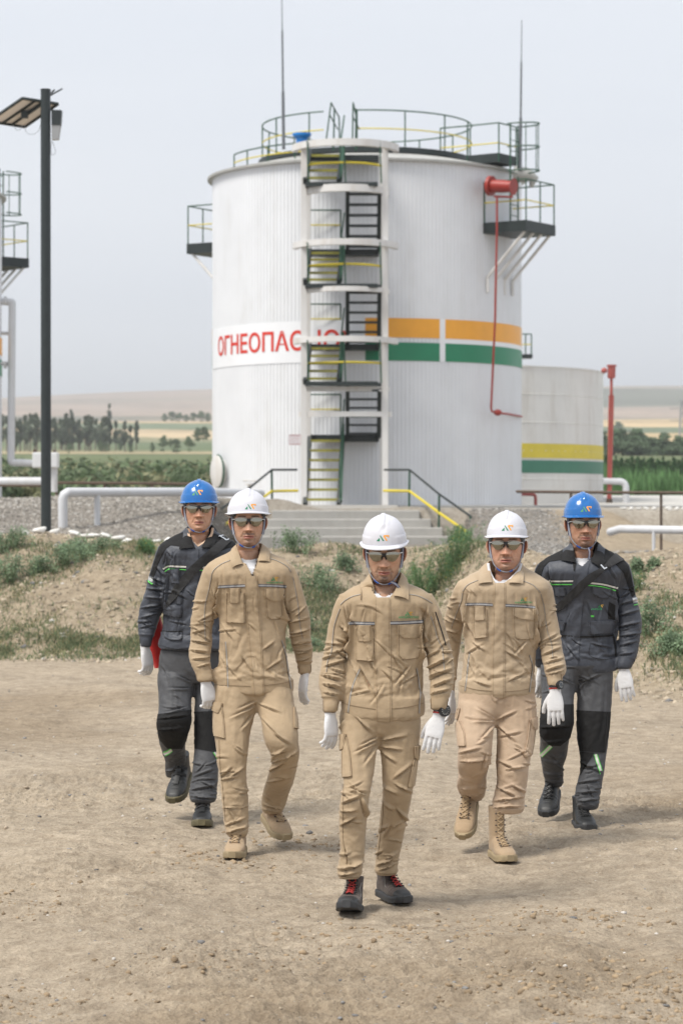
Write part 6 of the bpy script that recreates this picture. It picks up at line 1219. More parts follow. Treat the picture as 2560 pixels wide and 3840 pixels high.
for i in range(46000):  # crushed stone of the slope under the tanks
    y = RS.uniform(41, 57.4); x = RS.uniform(-1, 1)*view_x(y, 1.08)
    if (-2.5 < x < 2.7 and y > 46) or (x > 4.9 and y > 48): continue
    s = .014+.036*RS.uniform()**2.5; t = RS.uniform(); c = (np.array((.27, .25, .22)) if x < 0 else np.array((.22, .21, .195)))*RS.uniform(.45, 1.6) if t < .8 else np.array((.42, .40, .37))*RS.uniform(.8, 1.2)
    pts.append((x, y, float(gh(x, y)), s, RS.uniform(0, 6.3), RS.uniform(.5, .9), RS.randint(8), c))
scatter_mesh('gravel', pts, rocks, STONE_M, label='grey crushed stone on the slope below the tank pad', cat='gravel')
# ------------------------------------------------------------------ materials of the plant
M6 = dict(white=paint('tank_white_paint', (.70, .715, .74), .45, .035, scale=1.2, dirt=((.50, .49, .46), .35)), white2=paint('aged_white_paint', (.64, .625, .595), .6, .06, scale=.8, dirt=((.36, .31, .24), .55)),
    frame=paint('frame_white_paint', (.64, .63, .615), .5, .04, scale=2, dirt=((.45, .38, .30), .5)), rim=paint('galvanised_rim', (.42, .42, .40), .5, .1), orange=paint('orange_band', (.80, .36, .03), .4, .05), green=paint('green_band', (.012, .20, .095), .4, .06),
    orange_sheen=paint('sheen_orange_band', (.78, .48, .22), .35, .05), yellow_b=paint('yellow_band', (.60, .48, .045), .5, .08), green_b=paint('faded_green_band', (.045, .17, .11), .5, .08), banner=paint('white_banner', (.77, .785, .81), .4, .02), red=plain('sign_red', (.62, .03, .012), .5),  # paler orange: gloss at the tank's edges put into the band colour
    gpost=paint('green_rail_paint', (.014, .070, .038), .5, .1), dark=paint('black_green_steel', (.016, .024, .024), .5, .2), yellow=paint('yellow_rail_paint', (.62, .50, .03), .5, .08), tread=paint('yellow_tread', (.27, .25, .04), .6, .3, scale=20),
    redp=paint('red_pipe_paint', (.30, .030, .020), .4, .12, scale=5), redf=paint('faded_red_pipe_paint', (.36, .085, .07), .5, .12, scale=5), pipe=paint('white_pipe', (.58, .59, .61), .4, .04, dirt=((.40, .36, .30), .4)), blue=paint('blue_valve_paint', (.01, .20, .60), .35, .05),
    conc=paint('concrete', (.37, .36, .338), .9, .10, scale=1.5, bump=.4, dirt=((.28, .26, .23), .5)), conc2=paint('pale_concrete', (.47, .455, .425), .9, .08, scale=1.0, bump=.3), rust=paint('rusty_steel', (.10, .070, .050), .8, .3, scale=8), pole=paint('dark_pole_paint', (.018, .026, .028), .45, .2, scale=10),
    panelback=paint('panel_backsheet', (.86, .82, .80), .6, .04), cell=plain('solar_cell', (.01, .015, .05), .15, 0, .8), alu=plain('aluminium', (.35, .35, .36), .35, .8), glassgrey=plain('lamp_glass', (.30, .31, .32), .2), wire=plain('grey_wire', (.25, .26, .28), .6), mast=plain('lightning_rod_steel', (.16, .17, .18), .4, .6),
    stonew=attr_mat('whitewashed_stone', .9, .12, 14, .5), bark=paint('bark', (.13, .10, .075), .9, .3, scale=10), dim=plain('grey_box', (.62, .63, .64), .5))
def T6(root, name, mb, mat, smooth=False, angle=40):
    """part given in the thing's own coordinates"""
    o = mb.build(name, mat, None, smooth=smooth, angle=angle if smooth else None); o.parent = root; return o
def cpt(r, phi, z): return Vector((r*math.sin(phi), -r*math.cos(phi), z))
def arc(r, a0, a1, z, n=24): return [cpt(r, a0+(a1-a0)*i/n, z) for i in range(n+1)]
# ------------------------------------------------------------------ the big tank
TC = Vector((.69, 65.9, 1.69)); TR_ = 4.2
def phi_of(px):
    lo, hi = -1.5, 1.5
    for _ in range(40):
        m = (lo+hi)/2; p = TC+cpt(TR_, m, 0)
        if CX+p.x/p.y*F < px: lo = m
        else: hi = m
    return (lo+hi)/2
def zf(py, d=61.7): return CH+(HY-py)/F*d-TC.z
def band(mb, r, a0, a1, z0, z1, n=40, th=.006):
    lo, hi = [cpt(r, a0+(a1-a0)*i/n, z0) for i in range(n+1)], [cpt(r, a0+(a1-a0)*i/n, z1) for i in range(n+1)]
    lo2, hi2 = [Vector((p.x*(1-th/r), p.y*(1-th/r), p.z)) for p in lo], [Vector((p.x*(1-th/r), p.y*(1-th/r), p.z)) for p in hi]
    mb.loft([[a, b, c, d] for a, b, c, d in zip(lo, hi, hi2, lo2)])
def rail(root, pts, h=1.08, mid=.55, posts=None, name='railing', closed=False):
    """green posts and top rail, yellow knee rail along points at deck level"""
    g, y = MB(), MB()
    P = [Vector(p) for p in pts]; g.tube([p+Vector((0, 0, h)) for p in P], .020, 6, closed); y.tube([p+Vector((0, 0, mid)) for p in P], .018, 6, closed)
    for i in (posts if posts is not None else range(len(P))): g.tube([P[i], P[i]+Vector((0, 0, h))], .019, 6)
    o = T6(root, name, g, M6['gpost']); q = y.build('knee_rail', M6['yellow'], None); q.parent = o; return o
def make_tank(cx, cy, main=True):
    rt = empty('storage_tank', (cx, cy, TC.z)); H = 10.53-1.69
    mb = MB(); n = 240; prof = [(0, 0), (.28, 0), (.36, -.011), (.62, -.011), (.70, 0)]; ang = []
    for k in range(n):
        for u, dr in prof: ang.append(((k+u)/n*2*math.pi, dr))
    mb.loft([[cpt(TR_+dr, a, z) for a, dr in ang] for z in (0, H*.33, H*.66, H)], caps=False); T6(rt, 'shell', mb, M6['white'])
    mb = MB(); mb.loft([[cpt(r, 2*math.pi*k/96, z) for k in range(96)] for r, z in ((TR_+.13, H-.04), (TR_+.14, H+.02), (TR_-.1, H+.07), (2.6, H+.42), (.3, H+.62), (.05, H+.64))]); T6(rt, 'roof', mb, M6['rim'])
    if main: bands = [(phi_of(1369), phi_of(1647)), (phi_of(1668), phi_of(1948))]; ban = (phi_of(800), phi_of(1369)); extra = (-1.5, phi_of(796))
    else: bands = [(-.6, .25), (.3, 1.75)]; ban = None; extra = None
    zo0, zo1, zg0, zg1 = zf(1265), zf(1192), zf(1352), zf(1283)
    for a, b in bands:
        mb = MB(); band(mb, TR_+.014, a, b, zo0, zo1, max(6, int((b-a)*36))); T6(rt, 'orange_band', mb, M6['orange'], True, 30)
        mb = MB(); band(mb, TR_+.014, a, b, zg0, zg1, max(6, int((b-a)*36))); T6(rt, 'green_band', mb, M6['green'], True, 30)
    mb = MB(); band(mb, TR_+.009, bands[0][1] if main else -.6, 1.75, zg0-.0, zo1+.0, 50); T6(rt, 'pale_band', mb, M6['banner'], True, 30)
    if main:
        for nm, mt, z0, z1 in (('orange_band', 'orange_sheen', zo0, zo1), ('green_band', 'green', zg0, zg1)):  # end pieces of the bands, the orange lightened as painted gloss
            mb = MB(); band(mb, TR_+.014, bands[1][1]+.003, 1.75, z0, z1, 14); T6(rt, nm, mb, M6[mt], True, 30)
            mb = MB(); band(mb, TR_+.014, extra[0], extra[1], z0, z1, 10); T6(rt, nm, mb, M6[mt], True, 30)
        mb = MB(); band(mb, TR_+.011, ban[0], bands[0][0]-.0, zf(1357), zf(1200), 60); s = T6(rt, 'warning_sign', mb, M6['banner'], True, 30)
        me = text_mesh('ОГНЕОПАСНО!', 1, .018); Vt = mesh_np(me); mn, mx_ = Vt.min(0), Vt.max(0); a0, a1 = phi_of(821), phi_of(1297); zz0, zz1 = zf(1312), zf(1234)
        for nm, dr, gx in (('lettering', .022, 0),):
            mb = MB(); mb.add([cpt(TR_+dr, a0+(a1-a0)*(v[0]-mn[0])/(mx_[0]-mn[0]), zz0+(zz1-zz0)*(v[1]-mn[1])/(mx_[1]-mn[1])) for v in Vt], [list(q.vertices) for q in me.polygons]); o = mb.build(nm, M6['red'], None); o.parent = s
        bpy.data.meshes.remove(me)
    # roof railing ring with a gap in front
    zr = 10.92-1.69; pts = arc(2.85, -.10, 2*math.pi-.42, zr, 40); rail(rt, pts, 1.08, .60, range(0, 41, 3), 'roof_railing')
    mb = MB(); mb.loft([[cpt(r, 2*math.pi*k/72, z) for k in range(72)] for r, z in ((2.95, zr-.02), (2.95, zr+.12), (2.9, zr+.12), (2.9, zr-.1))]); T6(rt, 'toe_board', mb, M6['dark'])
    pts = arc(3.75, -1.25, -.45, H+.12, 10); rail(rt, pts, .42, .2, range(0, 11, 3), 'low_railing')
    # side platform on brackets, with caged ladder
    def side(phi, s_=1, braces=4, cage=True):
        u = Vector((math.sin(phi), -math.cos(phi), 0)); t = Vector((math.cos(phi), math.sin(phi), 0))*s_; o_ = u*(TR_-.08)-t*.77; zd = 9.04-1.69; Pp = lambda a, b, z: o_+u*a+t*b+Vector((0, 0, z))
        pf = empty('side_platform'); pf.parent = rt
        mb = MB(); W_, L_ = 1.30, 1.54
        mb.add([Pp(a, b, z) for z in (zd-.28, zd) for a, b in ((0, 0), (W_, 0), (W_, L_), (0, L_))], [(0, 1, 2, 3), (7, 6, 5, 4), (0, 4, 5, 1), (1, 5, 6, 2), (2, 6, 7, 3), (3, 7, 4, 0)]); mb.build('deck', M6['dark']).parent = pf
        rl = rail(pf, [Pp(.03, .03, zd), Pp(W_*.5, .03, zd), Pp(W_-.03, .03, zd), Pp(W_-.03, L_/2, zd), Pp(W_-.03, L_-.03, zd), Pp(.03, L_-.03, zd)], 1.06, .52, (0, 2, 3, 4), 'railing')
        for i in range(braces):
            b = .12+i*(L_-.24)/max(1, braces-1); mb = MB(); mb.tube([Pp(W_-.12, b, zd-.28), Pp(.06, b, zd-1.42)], .042, 8); mb.build('brace', M6['frame'], None, smooth=True, angle=40).parent = pf
            mb = MB(); mb.box(Pp(.07, b, zd-1.62), (.07, .07, .36)); mb.build('brace_foot', M6['frame']).parent = pf
        if cage:
            cg = MB(); c0 = Pp(.62, .55, 0); zt = 11.62-1.69
            for q in (-.2, .2): cg.tube([c0+t*q+Vector((0, 0, zd)), c0+t*q+Vector((0, 0, zt))], .022, 6)
            for k in range(9): z = zd+.28*k+.2; cg.tube([c0-t*.2+Vector((0, 0, z)), c0+t*.2+Vector((0, 0, z))], .012, 5)
            hp_ = []
            for z in (10.38-1.69, 11.0-1.69, 11.6-1.69):
                hoop = [c0+t*.36*math.cos(a)+u*(.10+.62*math.sin(a))+Vector((0, 0, z)) for a in np.linspace(-.15, math.pi+.15, 17)]; cg.tube(hoop, .02, 6); hp_.append(hoop)
            for k in (4, 8, 12): cg.tube([h[k] for h in hp_], .014, 5)
            T6(pf, 'ladder_cage', cg, M6['gpost'])
        return u, t, Pp
    u, t, Pp = side(R(56) if main else R(130))
    # upper landing beside the cage
    mb = MB(); zl = 10.62-1.69; q = lambda a, b, z: u*a+t*b+Vector((0, 0, z)); o_ = u*3.55-t*.6
    mb.add([o_+q(a, b, z) for z in (zl, zl+.24) for a, b in ((0, 0), (.95, 0), (.95, .9), (0, .9))], [(0, 1, 2, 3), (7, 6, 5, 4), (0, 4, 5, 1), (1, 5, 6, 2), (2, 6, 7, 3), (3, 7, 4, 0)]); T6(rt, 'upper_landing', mb, M6['dark'])
    rail(rt, [o_+q(-.8, -.05, zl), o_+q(0, 0, zl), o_+q(.95, 0, zl), o_+q(.95, .9, zl)], 1.02, .5, (0, 1, 2, 3), 'landing_railing')
    if main:
        side(R(-121), 1, 2, False)
        fg = MB(); c = TC; a = at(1833, 697, 62.6)-c; b = at(1925, 700, 62.2)-c
        fg.tube([a, a.lerp(b, .12), a.lerp(b, .121), a.lerp(b, .55), a.lerp(b, .8), b.lerp(a, .06), b], [.26, .26, .165, .165, .15, .15, .22], 20); fg.tube([a.lerp(b, .93)+Vector((0, 0, .05)), a.lerp(b, .93)+Vector((0, 0, -.27)), a.lerp(b, .2)+Vector((0, 0, -.27))], .03, 8); o = T6(rt, 'foam_generator', fg, M6['redp'], True, 40)
        P1 = [at(1862, 735, 62.4)-c, at(1862, 860, 62.4)-c, at(1855, 1200, 62.5)-c, at(1840, 1530, 62.7)-c, at(1843, 1543, 62.7)-c, at(1862, 1548, 62.8)-c, at(1900, 1552, 63.1)-c, at(1955, 1562, 65.0)-c]
        mb = MB(); mb.tube(P1, .028, 8); q_ = T6(rt, 'foam_pipe', mb, M6['redp'], True); mb = MB(); mb.sphere(at(1865, 1547, 62.8)-c, (.11, .08, .085), 14, 10); o = mb.build('valve', M6['redp'], None, smooth=True); o.parent = q_
        mb = MB(); pp = at(2010-35, 660, 63.4)-c; mb.tube([pp+Vector((-.35, 0, .05)), pp+Vector((0, 0, .02)), pp+Vector((.18, 0, -.08)), pp+Vector((.1, 0, -.3))], [.22, .2, .14, .05], 10); T6(rt, 'rain_hood', mb, M6['rim'], True)
        # manhole on the left flank, bolted flange
        ph = R(-66); uu = cpt(1, ph, 0); cM = cpt(TR_, ph, zf(1768, 64.2)); mb = MB(); rr = []
        for off, r in ((-.05, .30), (.14, .30), (.14, .43), (.19, .43), (.205, .40), (.215, .1)):
            tt = Vector((math.cos(ph), math.sin(ph), 0)); rr.append([cM+uu*off+tt*r*math.cos(k*math.pi/16)+Vector((0, 0, r*math.sin(k*math.pi/16))) for k in range(32)])
        mb.loft(rr); mh = T6(rt, 'manhole_cover', mb, M6['frame'], True, 30)
        mb = MB(); mb.loft([rr[0], [p+(p-cM-uu*-.05)*.0+uu*.1 for p in rr[0]]]); 
        gr = MB(); gr.tube([cM+uu*.14+tt*.43*math.cos(k*math.pi/16)+Vector((0, 0, .43*math.sin(k*math.pi/16))) for k in range(32)], .028, 6, True); gr.build('flange_gasket', M6['gpost']).parent = mh
        bl = MB(); a_ = at(1100, 530, 61.4)-c; b_ = at(1163, 530, 61.4)-c
        mid = (a_+b_)/2; bl.tube([mid+Vector((0, 0, -.16)), mid+Vector((0, 0, -.10)), mid+Vector((0, 0, .06)), mid+Vector((0, 0, .14)), mid+Vector((0, 0, .20))], [.15, .14, .15, .24, .24], 20); T6(rt, 'blue_vent', bl, M6['blue'], True, 40)
        for (px, y0_, y1_, dd, nm) in ((1056, -60, 560, 62.6, 1), (1955, 75, 640, 63.2, 2)):
            mb = MB(); p0 = at(px+(8 if nm == 1 else -6), y1_, dd)-c; p1 = at(px, y0_, dd)-c; mb.tube([p0, p0.lerp(p1, .35), p0.lerp(p1, .351), p0.lerp(p1, .72), p0.lerp(p1, .721), p1], [.045, .04, .028, .025, .014, .010], 7); T6(rt, 'lightning_rod', mb, M6['mast'], True)
        mb = MB(); vs = at(935, 1800, 61.9)-c; mb.tube([vs+Vector((0, 0, -.5)), vs+Vector((0, 0, -.1))], .045, 8); mb.tube([vs+Vector((0, 0, -.13)), vs+Vector((0, 0, -.09))], .1, 12); mb.tube([vs+Vector((-.17, 0, -.02)), vs+Vector((.17, 0, -.02))], .022, 6); T6(rt, 'bottom_valve', mb, M6['frame'], True, 40)
    else:
        mb = MB(); p0 = Vector((4.18, -1.5, H-.1)); mb.tube([p0, p0+Vector((0, 0, 3.6))], [.04, .012], 7); T6(rt, 'lightning_rod', mb, M6['mast'])
        for za, zb in ((6.35-1.69, 5.3-1.69),): pass
    mb = MB(); mb.loft([[cpt(r, 2*math.pi*k/96, z) for k in range(96)] for r, z in ((4.72, -.30), (4.72, -.02), (4.55, 0.0), (4.1, .01))]); T6(rt, 'foundation_ring', mb, M6['conc2'])
    return rt
tk = make_tank(TC.x, TC.y); tag(tk, 'big white ribbed tank with orange and green bands and red Cyrillic warning sign', 'storage tank', 'fuel tanks')
t2 = make_tank(-13.95, 69.2, False); tag(t2, 'white tank cut off by the left edge of the photo, behind the lamp post', 'storage tank', 'fuel tanks')
# ------------------------------------------------------------------ stair tower
def make_tower():
    cx, cy = .10, 60.55; rt = empty('stair_tower', (cx, cy, 1.69)); Z = lambda z: z-1.69
    tag(rt, 'white framed stair tower with black and yellow flights in front of the big tank', 'stair tower')
    for x in (-1.03, .98):
        for y in (-.62,):
            mb = MB(); mb.box((x, y, (10.62-1.69)/2), (.15, .15, 10.62-1.69)); T6(rt, 'column', mb, M6['frame'])
    for x in (-.93, .90):
        mb = MB(); mb.box((x, .55, (10.5-1.69)/2), (.10, .10, 10.5-1.69)); T6(rt, 'column', mb, M6['frame'])
    def half_ring(z, r, h, yoff=0, flat=False):
        mb = MB(); rows = []
        for a in np.linspace(-1.5, 1.5, 33):
            s, c = math.sin(a), math.cos(a)
            rows.append([Vector((r_*s, -r_*c*(1 if not flat else .12)+yoff, z+dz)) for r_, dz in ((r, -h/2), (r, h/2), (r-.14, h/2), (r-.14, -h/2))])
        mb.loft(rows); T6(rt, 'ring_beam', mb, M6['frame'])
    half_ring(Z(10.60), 1.34, .17); half_ring(Z(9.50), 1.10, .18, -.1); half_ring(Z(8.16), 1.33, .15); half_ring(Z(7.02), 1.10, .12, -.1); half_ring(Z(5.78), 1.32, .14); half_ring(Z(4.57), 1.10, .12, -.6, True); half_ring(Z(3.95), 1.16, .13, -.6, True)
    left = [(1.69, 3.42, 7), (4.71, 5.73, 5), (7.17, 8.13, 5), (9.67, 10.6, 4)]; right = [(3.42, 4.66, 6), (5.73, 7.1, 6), (8.13, 9.55, 6)]
    yf, yb = -.72, .62
    for (za, zb, n) in left:
        fl = empty('stair_flight'); fl.parent = rt; mb = MB()
        for x in (-1.00, -.17): mb.bar((x, yf, Z(za)), (x+.10, yb, Z(zb)), .10, .22)
        mb.build('stringer', M6['dark']).parent = fl; td = MB(); ed = MB()
        for k in range(n):
            f = (k+.6)/n; z = Z(za)+(zb-za)*f; y = yf+(yb-yf)*f; x0 = -.585+.10*f; td.box((x0, y, z), (.80, .24, .025)); ed.box((x0, y-.125, z-.005), (.80, .012, .065))
        td.build('tread', M6['dark']).parent = fl; ed.build('tread_edge', M6['tread']).parent = fl
        hr = MB(); hr.tube([(-.13, yf, Z(za)+.95), (-.03, yb, Z(zb)+.95)], .02, 6); hr.tube([(-.13, yf, Z(za)), (-.13, yf, Z(za)+.95)], .02, 6); hr.bar((-.11, yf, Z(za)+.1), (-.05, yb, Z(zb)+.3), .05, .12); hr.build('handrail', M6['gpost']).parent = fl
    for (za, zb, n) in right:
        fl = empty('stair_flight'); fl.parent = rt; mb = MB()
        for x in (.05, .84): mb.bar((x, yb, Z(za)), (x, yf+.1, Z(zb)), .10, .22)
        mb.build('stringer', M6['dark']).parent = fl; td = MB()
        for k in range(n): f = (k+.4)/n; td.box((.445, yb+(yf-yb)*f, Z(za)+(zb-za)*f), (.76, .24, .05))
        td.build('tread', M6['dark']).parent = fl
    for z in (3.42, 5.73, 8.13, 10.52):
        mb = MB(); mb.box((-.03, yb+.32, Z(z)-.03), (1.75, .62, .14 if z > 4 else .17)); T6(rt, 'landing', mb, M6['dark'])
        if z < 10: rail(rt, [(-.92, yb+.6, Z(z)), (-.12, yb+.6, Z(z))], 1.1, .72)
    for z in (4.71, 7.12, 9.62):
        mb = MB(); mb.box((-.10, yf-.12, Z(z)-.02), (1.78, .42, .10)); T6(rt, 'landing', mb, M6['dark'])
        y_ = MB(); y_.tube([Vector((1.0*math.sin(a)-.05, -.98*math.cos(a)*(1 if z > 5 else .8), Z(z)+.52)) for a in np.linspace(-1.25, 1.25, 18)], .030, 6); T6(rt, 'knee_rail', y_, M6['yellow'])
        g = MB()
        for x in (-.92, -.02, .86): g.tube([(x+.02, yf-.3, Z(z)), (x-.02, yf-.3, Z(z)+1.05)], .018, 6)
        T6(rt, 'rail_post', g, M6['gpost'])
    for s, x0 in ((-1, -.38), (1, .17)):   # hand rails stepping up onto the tank roof
        g = MB(); pts = [(x0-.12*(s < 0)-.0, -.35, Z(10.62)), (x0+.02, -.2, Z(11.74)), (x0+.22*(1 if s < 0 else .5), .9, Z(11.55)), (x0+.24*(1 if s < 0 else .5), .95, Z(10.75))]; g.tube(pts, .02, 6); g.tube([(x0, -.3, Z(11.4)), (x0+.18, .9, Z(11.25))], .018, 6)
        g.tube([(x0+.08, .2, Z(10.6)), (x0+.10, .2, Z(11.66))], .02, 6); T6(rt, 'roof_handrail', g, M6['gpost'])
    sg = MB(); c = at(1106, 1649, 59.9)-Vector((cx, cy, 1.69)); sg.box(c, (.30, .015, .26)); so = T6(rt, 'notice_plate', sg, M6['banner']); ln = MB()
    for dz in (-.09, -.03, .03, .09): ln.box(c+Vector((0, -.011, dz)), (.24, .004, .012))
    for dx, dz, w_, h_ in ((0, .122, .29, .008), (0, -.122, .29, .008), (-.143, 0, .008, .25), (.143, 0, .008, .25)): ln.box(c+Vector((dx, -.011, dz)), (w_, .004, h_))
    o = ln.build('notice_lines', M6['redf'], None); o.parent = so
    return rt
make_tower()
# ------------------------------------------------------------------ concrete steps, hand rails beside them
st = empty('concrete_steps', (.1, 57, .74)); tag(st, 'wide grey concrete steps below the stair tower', 'steps')
for k, (hw, z1, yy) in enumerate(((1.76, 1.575, 57.55), (2.02, 1.37, 57.2), (2.28, 1.17, 56.85), (2.55, .97, 56.5))):
    mb = MB(); mb.box((0, (yy+58.4)/2-57-.0, (z1-.102*0+.5)/2-.74+.0), (hw*2, 58.4-yy, z1-.5)); o = mb.build('step', M6['conc'], None); o.parent = st
    o.modifiers.new('b', 'BEVEL').width = .02
pl = MB(); pl.box((0, 0, 0), (2.5, 1.5, .12)); o = pl.build('tower_plinth', M6['conc2']); o.location = (.1, 59.0+.25, 1.64); tag(o, 'low pale slab under the stair tower', 'concrete slab')
pl = MB(); pl.box((0, 0, 0), (9.6, 1.0, .10)); o = pl.build('pad_kerb', M6['conc2']); o.location = (1.0, 58.9, 1.575); tag(o, 'long pale kerb between the steps and the big tank', 'kerb')
for s in (-1, 1):
    A_ = (lambda px, py, d: D(px, py, d)) if s > 0 else (lambda px, py, d: D(2*782-px+(0), py, d))
    base = A_(880, 1160, 58.6); rt = empty('stair_handrail', base); tag(rt, 'green and yellow handrail on the %s side of the concrete steps' % ('right' if s > 0 else 'left'), 'handrail', 'handrails of the concrete steps')
    L_ = lambda px, py, d: A_(px, py, d)-base
    mb = MB(); mb.tube([L_(882, 1079, 58.6), L_(940, 1079, 58.3), L_(1008, 1135, 57.0), L_(1086, 1190, 55.6)], .028, 8); T6(rt, 'top_rail', mb, M6['dark'], True)
    mb = MB(); mb.tube([L_(880, 1127, 58.6), L_(940, 1128, 58.3), L_(1008, 1178, 57.0), L_(1076, 1225, 55.6)], .034, 8); T6(rt, 'knee_rail', mb, M6['yellow'], True)
    for px, y0_, y1_, d in ((940, 1079, 1170, 58.3), (1008, 1135, 1226, 57.0), (1080, 1186, 1250, 55.6)):
        mb = MB(); mb.tube([L_(px, y0_, d), L_(px-1, y1_, d)], .026, 8); mb.box(L_(px-1, y1_, d), (.12, .12, .02)); T6(rt, 'post', mb, M6['gpost'])
# ------------------------------------------------------------------ old tank behind on the right
d2 = 79.0; c2 = Vector((0, 0, 0)); c2 = Vector(((1004-784)/5553*1.0*d2, d2, 1.62)); R2 = 5.38
ot = empty('old_tank', c2); tag(ot, 'weathered cream tank with yellow and green bands behind the big tank', 'storage tank', 'fuel tanks')
H2 = CH+(1155-838)/5553*74-1.62
mb = MB(); zz = [0]+[H2*k/5 for k in range(1, 6)]; mb.loft([[cpt(R2, 2*math.pi*k/120, z) for k in range(120)] for z in zz], caps=False); T6(ot, 'shell', mb, M6['white2'], True)
for k in range(1, 5):
    mb = MB(); mb.loft([[cpt(R2+r, 2*math.pi*i/120, H2*k/5+z) for i in range(120)] for r, z in ((0, -.02), (.012, -.012), (.012, .012), (0, .02))], caps=False); T6(ot, 'weld_seam', mb, M6['white2'], True)
mb = MB(); mb.loft([[cpt(r, 2*math.pi*k/120, z) for k in range(120)] for r, z in ((R2+.03, H2-.05), (R2+.03, H2), (2.5, H2+.18), (.1, H2+.28))]); T6(ot, 'roof', mb, M6['white2'])
for nm, mt, ya, yb_ in (('yellow_band', 'yellow_b', 1020, 1053), ('green_band', 'green_b', 1058, 1087)):
    mb = MB(); band(mb, R2+.012, -.2, 1.42, CH+(1155-yb_)/5553*75.4-1.62, CH+(1155-ya)/5553*75.4-1.62, 50); T6(ot, nm, mb, M6[mt], True, 30)
mb = MB(); pl_ = D(1205, 819, 74.5)-c2; mb.box(pl_, (.42, .5, .12)); T6(ot, 'roof_deck', mb, M6['dark']); rail(ot, [pl_+Vector((-.3, -.2, .06)), pl_+Vector((0, -.2, .06)), pl_+Vector((.18, -.2, .06))], .62, .3, None, 'roof_railing')
# red twin standpipe with box
b0 = D(1401, 1158, 76); rp = empty('red_standpipe', b0); tag(rp, 'tall red twin standpipe with a box head beside the old cream tank', 'pipe')
Lq = lambda px, py, d=76: D(px, py, d)-b0
for dx in (-3.2, 3.2): mb = MB(); mb.tube([Lq(1398+dx*.7, 1150), Lq(1402+dx, 950), Lq(1403+dx*.9, 908)], .042, 8); T6(rp, 'pipe', mb, M6['redf'], True)
mb = MB(); mb.tube([Lq(1403, 908), Lq(1403, 885), Lq(1403, 868)], [.05, .045, .05], 10); T6(rp, 'neck', mb, M6['redf'], True)
mb = MB(); mb.tube([Lq(1403, 869), Lq(1403, 866), Lq(1403.5, 842), Lq(1403.5, 841.9), Lq(1403.5, 838)], [.11, .125, .125, .155, .155], 16); T6(rp, 'box_head', mb, M6['redf'], True, 40)
mb = MB(); mb.tube([Lq(1393, 851), Lq(1388, 851), Lq(1384, 851), Lq(1380, 851)], [.05, .09, .09, .05], 12); T6(rp, 'coupling', mb, M6['redf'], True)
mb = MB(); mb.cyl(Lq(1398, 1160), Lq(1398, 1146), .10, 12); T6(rp, 'flange', mb, M6['rust'])
def pipe_thing(name, label, cat, segs, mat, base, group=None, supports=()):
    rt = empty(name, base); tag(rt, label, cat, group)
    for nm, pts, r in segs: mb = MB(); mb.tube([Vector(p)-base for p in pts], r, 14); T6(rt, nm, mb, mat, True, 50)
    for nm, pts, r in supports: mb = MB(); mb.tube([Vector(p)-base for p in pts], r, 12); T6(rt, nm, mb, M6['pipe'], True, 50)
    return rt
def bend(a, b, c, n=6, k=.35):
    a, b, c = Vector(a), Vector(b), Vector(c); r = min((a-b).length, (c-b).length)*k; p, q = b+(a-b).normalized()*r, b+(c-b).normalized()*r
    return [p.lerp(b, t).lerp(b.lerp(q, t), t) for t in np.linspace(0, 1, n)]
def route(pts, k=.35):
    P = [Vector(p) for p in pts]; out = [P[0]]
    for i in range(1, len(P)-1): out += bend(P[i-1], P[i], P[i+1], 7, k)
    return out+[P[-1]]
g0 = lambda p: float(gh(p.x, p.y))
def down(p, extra=.1): return Vector((p.x, p.y, g0(p)-extra))
a = D(145, 1131, 45); pipe_thing('white_pipeline', 'white pipeline bending over in front of the left gravel slope', 'pipe', [('pipe', [down(D(145, 1200, 45)), D(145, 1146, 45), D(148, 1136, 45), D(156, 1131, 45), D(470, 1130, 48), D(600, 1133, 56)], .088)], M6['pipe'], down(D(145, 1200, 45)), 'white pipes', [('support_leg', [D(224, 1133, 45.6), down(D(224, 1200, 45.6))], .058)])
a = D(1424, 1215, 43); pipe_thing('white_pipeline', 'thick white pipe lying low at the right edge behind the stone row', 'pipe', [('pipe', [D(1400, 1222, 43.5), D(1424, 1215, 43), D(1640, 1219, 42)], .072)], M6['pipe'], D(1424, 1222, 43), 'white pipes', [('support_leg', [D(1500, 1219, 42.6), down(D(1500, 1222, 42.6))], .03)])
pipe_thing('white_pipeline', 'white elbow pipe standing beside the red standpipe', 'pipe', [('pipe', route([D(1384, 1105, 76), D(1436, 1106, 76), D(1437, 1178, 76)], .3), .105)], M6['pipe'], D(1437, 1172, 76), 'white pipes', [])
pipe_thing('red_pipe', 'thin red pipe bending down between the two tanks', 'pipe', [('pipe', route([D(1188, 1135, 66), D(1229, 1136, 66), D(1229, 1162, 66)], .3), .045)], M6['redf'], D(1229, 1160, 66))
pipe_thing('white_pipeline', 'tall white riser pipe beside the left edge tank', 'pipe', [('pipe', route([D(2, 692, 68.5), D(29, 694, 68.5), D(26, 1062, 68.5), D(80, 1064, 68.5)], .12), .105), ('bypass_pipe', [D(2, 835, 68.6), D(29, 836, 68.6)], .06), ('bypass_pipe', [D(2, 765, 68.6), D(29, 766, 68.6)], .05)], M6['pipe'], D(26, 1140, 68.5), 'white pipes', [('clamp', [D(10, 690, 68.4), D(16, 690, 68.4)], .12), ('clamp', [D(10, 838, 68.5), D(16, 838, 68.5)], .10)])
pipe_thing('white_pipeline', 'short white pipe running level behind the lamp post', 'pipe', [('pipe', [D(-30, 1107, 64), D(97, 1107, 64)], .13)], M6['pipe'], D(20, 1125, 64), 'white pipes', [])
pipe_thing('red_pipe', 'thin rusty red pipe lying under the level white pipe at the left', 'pipe', [('pipe', [D(-30, 1115, 63.5), D(97, 1116, 63.5)], .03)], M6['rust'], D(20, 1120, 63.5))
